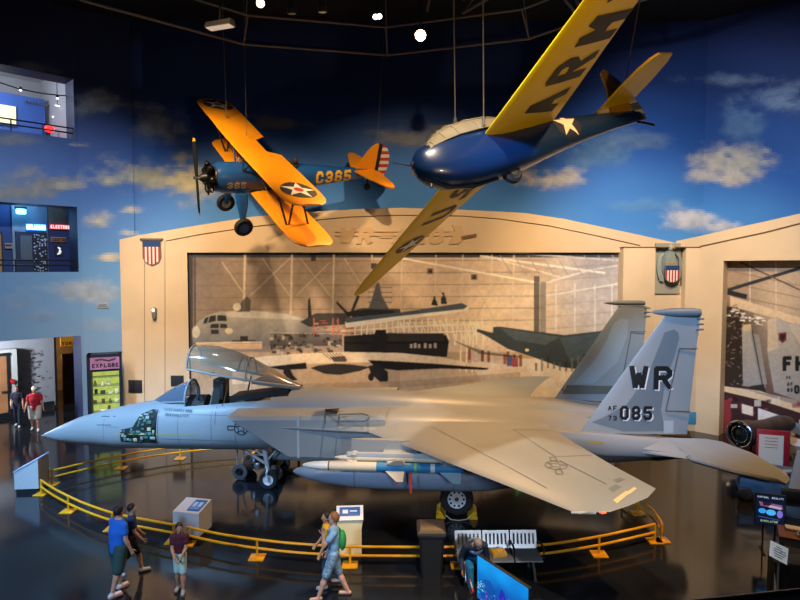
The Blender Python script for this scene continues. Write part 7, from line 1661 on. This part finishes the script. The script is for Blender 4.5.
for u, v, lab in ((49.5, 129, 'red glowing lamp low in the upper left balcony'), (68.5, 130, 'pink-red glowing lamp beside the upper balcony jamb')):
    t = thing('red_lamp', lab, 'lamp', lpt(u, v, 3.4), ROTL); mb = MB(); mb.ell((0, 0, 0), (.2, .12, .16), 16); mb.build('globe', mat('lamp_red_glow', 'ff3030', .4, emit='ff2a2a', estr=1.0), t); mb = MB(); mb.tube((0, 0, -.15), (0, 0, -.15 - max(.05, lpt(u, v, 3.4).z - .15 - H_UP[2])), .03, n=8); mb.build('stem', STRUT, t)
# ================================================================ CEILING RING, LAMPS, LIGHT, CAMERA
RC, RR, RZ = Vector((-1.0, 13.0, 0)), 10.2, 14.55
ringp = []
a0 = math.atan2(22.2 - 13, -5.7 + 1.0)
for k in range(12): a = a0 + k * PI / 6 ; ringp.append((RC.x + RR * math.cos(a), RC.y + RR * math.sin(a)))
t = thing('ceiling_truss', 'dark steel ring truss running under the black ceiling', 'truss', (RC.x, RC.y, RZ))
mb = MB(); mb.path([(x - RC.x, y - RC.y, 0) for x, y in ringp], .045, 8, closed=True); mb.build('bottom_chord', M_TRUSS, t)
mb = MB(); mb.path([((x - RC.x) * .93, (y - RC.y) * .93, .75) for x, y in ringp], .04, 8, closed=True); mb.build('top_chord', M_TRUSS, t)
for k in range(12):
    x, y = ringp[k][0] - RC.x, ringp[k][1] - RC.y; x2, y2 = ringp[k - 1][0] - RC.x, ringp[k - 1][1] - RC.y
    mb = MB(); mb.tube((x, y, 0), (x * .93, y * .93, .75), .035, n=6); mb.tube((x, y, 0), (x * .9, y * .9, 2.0), .02, n=6); mb.build('web_bar', M_TRUSS, t)
for (p, q, lab) in (((2.2, 21.5, 15.4), (9.5, 10, 15.4), 'dark joist crossing the ceiling behind the glider wing'), ((6.5, 21.8, 15.2), (-1.5, 9, 15.2), 'dark joist crossing the ceiling toward the bright spotlight'), ((-9, 20.5, 15.5), (4, 8, 15.5), 'dark joist crossing the ceiling above the biplane'), ((1.0, 22.5, 15.9), (1.6, 8, 15.9), 'dark joist running straight away under the ceiling'), ((8.5, 20.5, 15.6), (-6, 12, 15.6), 'dark joist high over the glider, crossing the others')):
    t = thing('ceiling_joist', lab, 'joist', p); o = Vector(p); d_ = Vector(q) - o; mb = MB(); mb.tube((0, 0, 0), d_, .05, n=6); mb.build('lower_bar', M_TRUSS, t); mb = MB(); mb.tube((0, 0, .45), d_ + Vector((0, 0, .45)), .04, n=6); mb.build('upper_bar', M_TRUSS, t)
    mb = MB(); n = 14
    for i in range(n): mb.tube(d_ * (i / n) + Vector((0, 0, .45 * (i % 2))), d_ * ((i + 1) / n) + Vector((0, 0, .45 * ((i + 1) % 2))), .02, n=5)
    mb.build('lattice_bar', M_TRUSS, t)
CAN = mat('lamp_can_black', '141415', .5)
def lamp_fixture(lab, u, v, y, aim, glow, estr, r=.16, group='ceiling spotlights'):
    p = at_y(u, v, y); t = thing('ceiling_spotlight', lab, 'spotlight', p, 0, group); d_ = (Vector(aim) - p).normalized(); F = frame((0, 0, 0), -d_)
    mb = MB(); mb.lathe([(r, .0), (r * 1.02, .05), (r * .85, .3), (r * .4, .4), (.001, .4)], 18, 0, F); mb.build('can', CAN, t)
    mb = MB(); mb.lathe([(.001, -.02), (r * .6, -.01), (r * .92, .02)], 18, 0, F); mb.build('lens', mat('lens_%s' % glow, glow, .3, emit=glow, estr=estr), t)
    mb = MB(); mb.tube((0, 0, .2), (0, 0, 16.5 - p.z), .03, n=6); mb.build('drop_rod', CAN, t); return p
lamp_fixture('brightest warm ceiling spotlight, glaring between the two hanging aircraft', 420.5, 35.5, 18.5, (0, 0, 6), 'ffd9a0', 30, .17)
lamp_fixture('small lit ceiling spotlight over the biplane at the top edge', 260.5, 3.5, 17, (-1, 4, 4), 'ffe8c0', 6, .12)
p = lamp_fixture('left one of a close pair of small white ceiling spotlights', 375.5, 17, 18, (1, 4, 4), 'fff4e0', 5, .08)
lamp_fixture('right one of a close pair of small white ceiling spotlights', 379.5, 16.5, 18, (1, 4, 4), 'fff4e0', 5, .08)
lamp_fixture('dim amber ceiling spotlight left of the pair of white ones', 322.5, 12.5, 17.5, (-2, 20, 2), '6a5630', .5, .14); lamp_fixture('dim ceiling spotlight between the amber one and the top lamp', 292, 14, 17.5, (-3, 20, 2), '4a3c26', .4, .14)
p = at_y(220, 27, 17.5); t = thing('ceiling_floodlight', 'long grey floodlight housing near the ring truss above the biplane', 'floodlight', p, -.35)
mb = MB(); mb.loft([[(x, y, z) for y, z in ((-.16, 0), (.16, 0), (.1, .16), (-.1, .16))] for x in (-.42, .42)]); mb.build('housing', mat('flood_grey', '6a6560', .5), t); mb = MB(); mb.box((0, 0, -.012), (.78, .26, .02)); mb.build('lens', mat('flood_lens', 'c9bda8', .3, emit='c9bda8', estr=.3), t); mb = MB(); mb.tube((0, 0, .15), (0, 0, 16.5 - p.z), .025, n=6); mb.build('drop_rod', CAN, t)
# foreground hand rail of the viewing balcony, lower right
t = thing('hand_rail', 'dark rounded hand rail at the very bottom right in front of the camera', 'hand rail', (0, 0, 0)); a, b = at_y(640, 613, 1.25), at_y(900, 586, 1.25)
mb = MB(); mb.tube(a + (a - b) * .6, b, .016, n=12); mb.build('rail_bar', mat('hand_rail_teal', '16262c', .35), t); mb = MB(); q = b + (a - b) * .05; mb.tube(q, q - Vector((0, 0, .9)), .014, n=10); mb.build('post', mat('hand_rail_teal', '16262c', .35), t)
# ---- light
def spot(name, loc, aim, e, col, ang=60, blend=.6, r=.15):
    l = bpy.data.lights.new(name, 'SPOT'); l.energy = e; l.color = lin(col); l.spot_size = math.radians(ang); l.spot_blend = blend; l.shadow_soft_size = r
    o = bpy.data.objects.new(name, l); COL.objects.link(o); o.location = loc; o.rotation_euler = (Vector(aim) - Vector(loc)).to_track_quat('-Z', 'Y').to_euler(); return o
def area(name, loc, aim, e, col, sx, sy):
    l = bpy.data.lights.new(name, 'AREA'); l.energy = e; l.color = lin(col); l.shape = 'RECTANGLE'; l.size = sx; l.size_y = sy
    o = bpy.data.objects.new(name, l); COL.objects.link(o); o.location = loc; o.rotation_euler = (Vector(aim) - Vector(loc)).to_track_quat('-Z', 'Y').to_euler(); return o
def point(name, loc, e, col, r=.1):
    l = bpy.data.lights.new(name, 'POINT'); l.energy = e; l.color = lin(col); l.shadow_soft_size = r; o = bpy.data.objects.new(name, l); COL.objects.link(o); o.location = loc; return o
WARM = 'ffd9aa'; COOL = 'a8cfff'; NEUT = 'ffe9cf'
spot('spot_facade_left', (-7.6, 13.6, 14.6), (-6.0, 24, 4.8), 2700, WARM, 62, .7, .35)
spot('spot_facade_corner', (-10.5, 12.5, 13.5), (-8.5, 24, 4.5), 1500, WARM, 56, .8, .3)
spot('spot_facade_mid', (0.5, 11.5, 14.8), (0.5, 24, 5.5), 2350, WARM, 62, .7)
spot('spot_facade_right', (7.0, 13.0, 14.8), (9.5, 23.5, 5.0), 3200, WARM, 60, .7)
spot('spot_wing_near', (6.5, 7.0, 15.0), (2.4, 13.6, 2.3), 2700, 'ffc078', 40, .7)
spot('spot_wing_far', (1.8, 20.5, 15.2), (-.6, 17.4, 2.8), 3200, 'ffc078', 66, .8)
spot('spot_tail', (9.5, 11.0, 15.0), (8.4, 14.6, 2.0), 2500, 'ffc27c', 36, .8)
spot('spot_biplane', (-5.5, 14.0, 15.4), (-4.6, 19.6, 9.2), 130, WARM, 50, .6)
spot('spot_glider', (3.8, 2.5, 6.2), (2.6, 9.0, 9.0), 460, WARM, 75, .8)
spot('spot_nose_cool', (-11.5, 9.0, 12.5), (-8.8, 17.6, 1.9), 8600, '9ccbff', 44, .8, .4)
spot('spot_fin_cool', (-2.0, 3.0, 12.5), (6.9, 15.6, 3.9), 6200, COOL, 23, .8, .5)
spot('cool_fill_left', (-9.0, .5, 8.6), (-5.0, 13.0, .6), 2600, COOL, 48, .7, .8)
spot('cool_fill_right', (4.5, -1.5, 6.2), (2.2, 12.5, .2), 1150, 'e2ecff', 40, .7, .8)
spot('spot_sky_right', (5.5, 11.0, 13.5), (12.5, 23.5, 9.0), 2500, 'f2f6ff', 62, .8)
spot('spot_sky_left', (-6.5, 12.0, 12.5), (-13.5, 23.0, 7.0), 1900, 'f2f6ff', 58, .8)
spot('spot_front_floor', (0.5, 6.5, 14.5), (1.0, 11.3, 0), 2200, NEUT, 60, .8)
# rooms on the left
c1 = CL + DIAG * 4.2 + NL * 2.4
point('corridor_fill', (c1.x, c1.y, 3.5), 480, 'f0f4ff', .3); c1 = CL + DIAG * .4 + NL * 7.5; point('corridor_end_fill', (c1.x, c1.y, 2.6), 90, 'ffc880', .3)  # unseen point lights added to brighten the corridor
c1 = CL + DIAG * 1.6 + NL * 1.6; point('gallery_lamp', (c1.x, c1.y, H_LO[3] + .3), 26, '88c8ff', .2)
c1 = CL + DIAG * 3.0 + NL * 2.6; point('upper_gallery_lamp', (c1.x, c1.y, H_UP[3] - .1), 170, 'e4ecff', .3)
# ---- world, camera, colour management
w = bpy.data.worlds.new('dim_hall'); SC.world = w; w.use_nodes = True; w.node_tree.nodes['Background'].inputs[0].default_value = (.012, .016, .024, 1); w.node_tree.nodes['Background'].inputs[1].default_value = 1.0
cd_ = bpy.data.cameras.new('camera'); cam = bpy.data.objects.new('camera', cd_); COL.objects.link(cam); cam.location = EYE; cam.rotation_euler = (PI / 2 - CAM_P, 0, 0); cd_.sensor_width = 36; cd_.lens = CAM_F / 800 * 36; cd_.clip_start = .05; cd_.clip_end = 200
SC.camera = cam
SC.view_settings.view_transform = 'Standard'; SC.view_settings.look = 'None'; SC.view_settings.gamma = 1; SC.view_settings.use_curve_mapping = False; SC.view_settings.exposure = 1.15
SC.cycles.max_bounces = 6; SC.cycles.transparent_max_bounces = 12; SC.cycles.sample_clamp_indirect = 4; SC.cycles.use_denoising = True; SC.cycles.caustics_reflective = False; SC.cycles.caustics_refractive = False
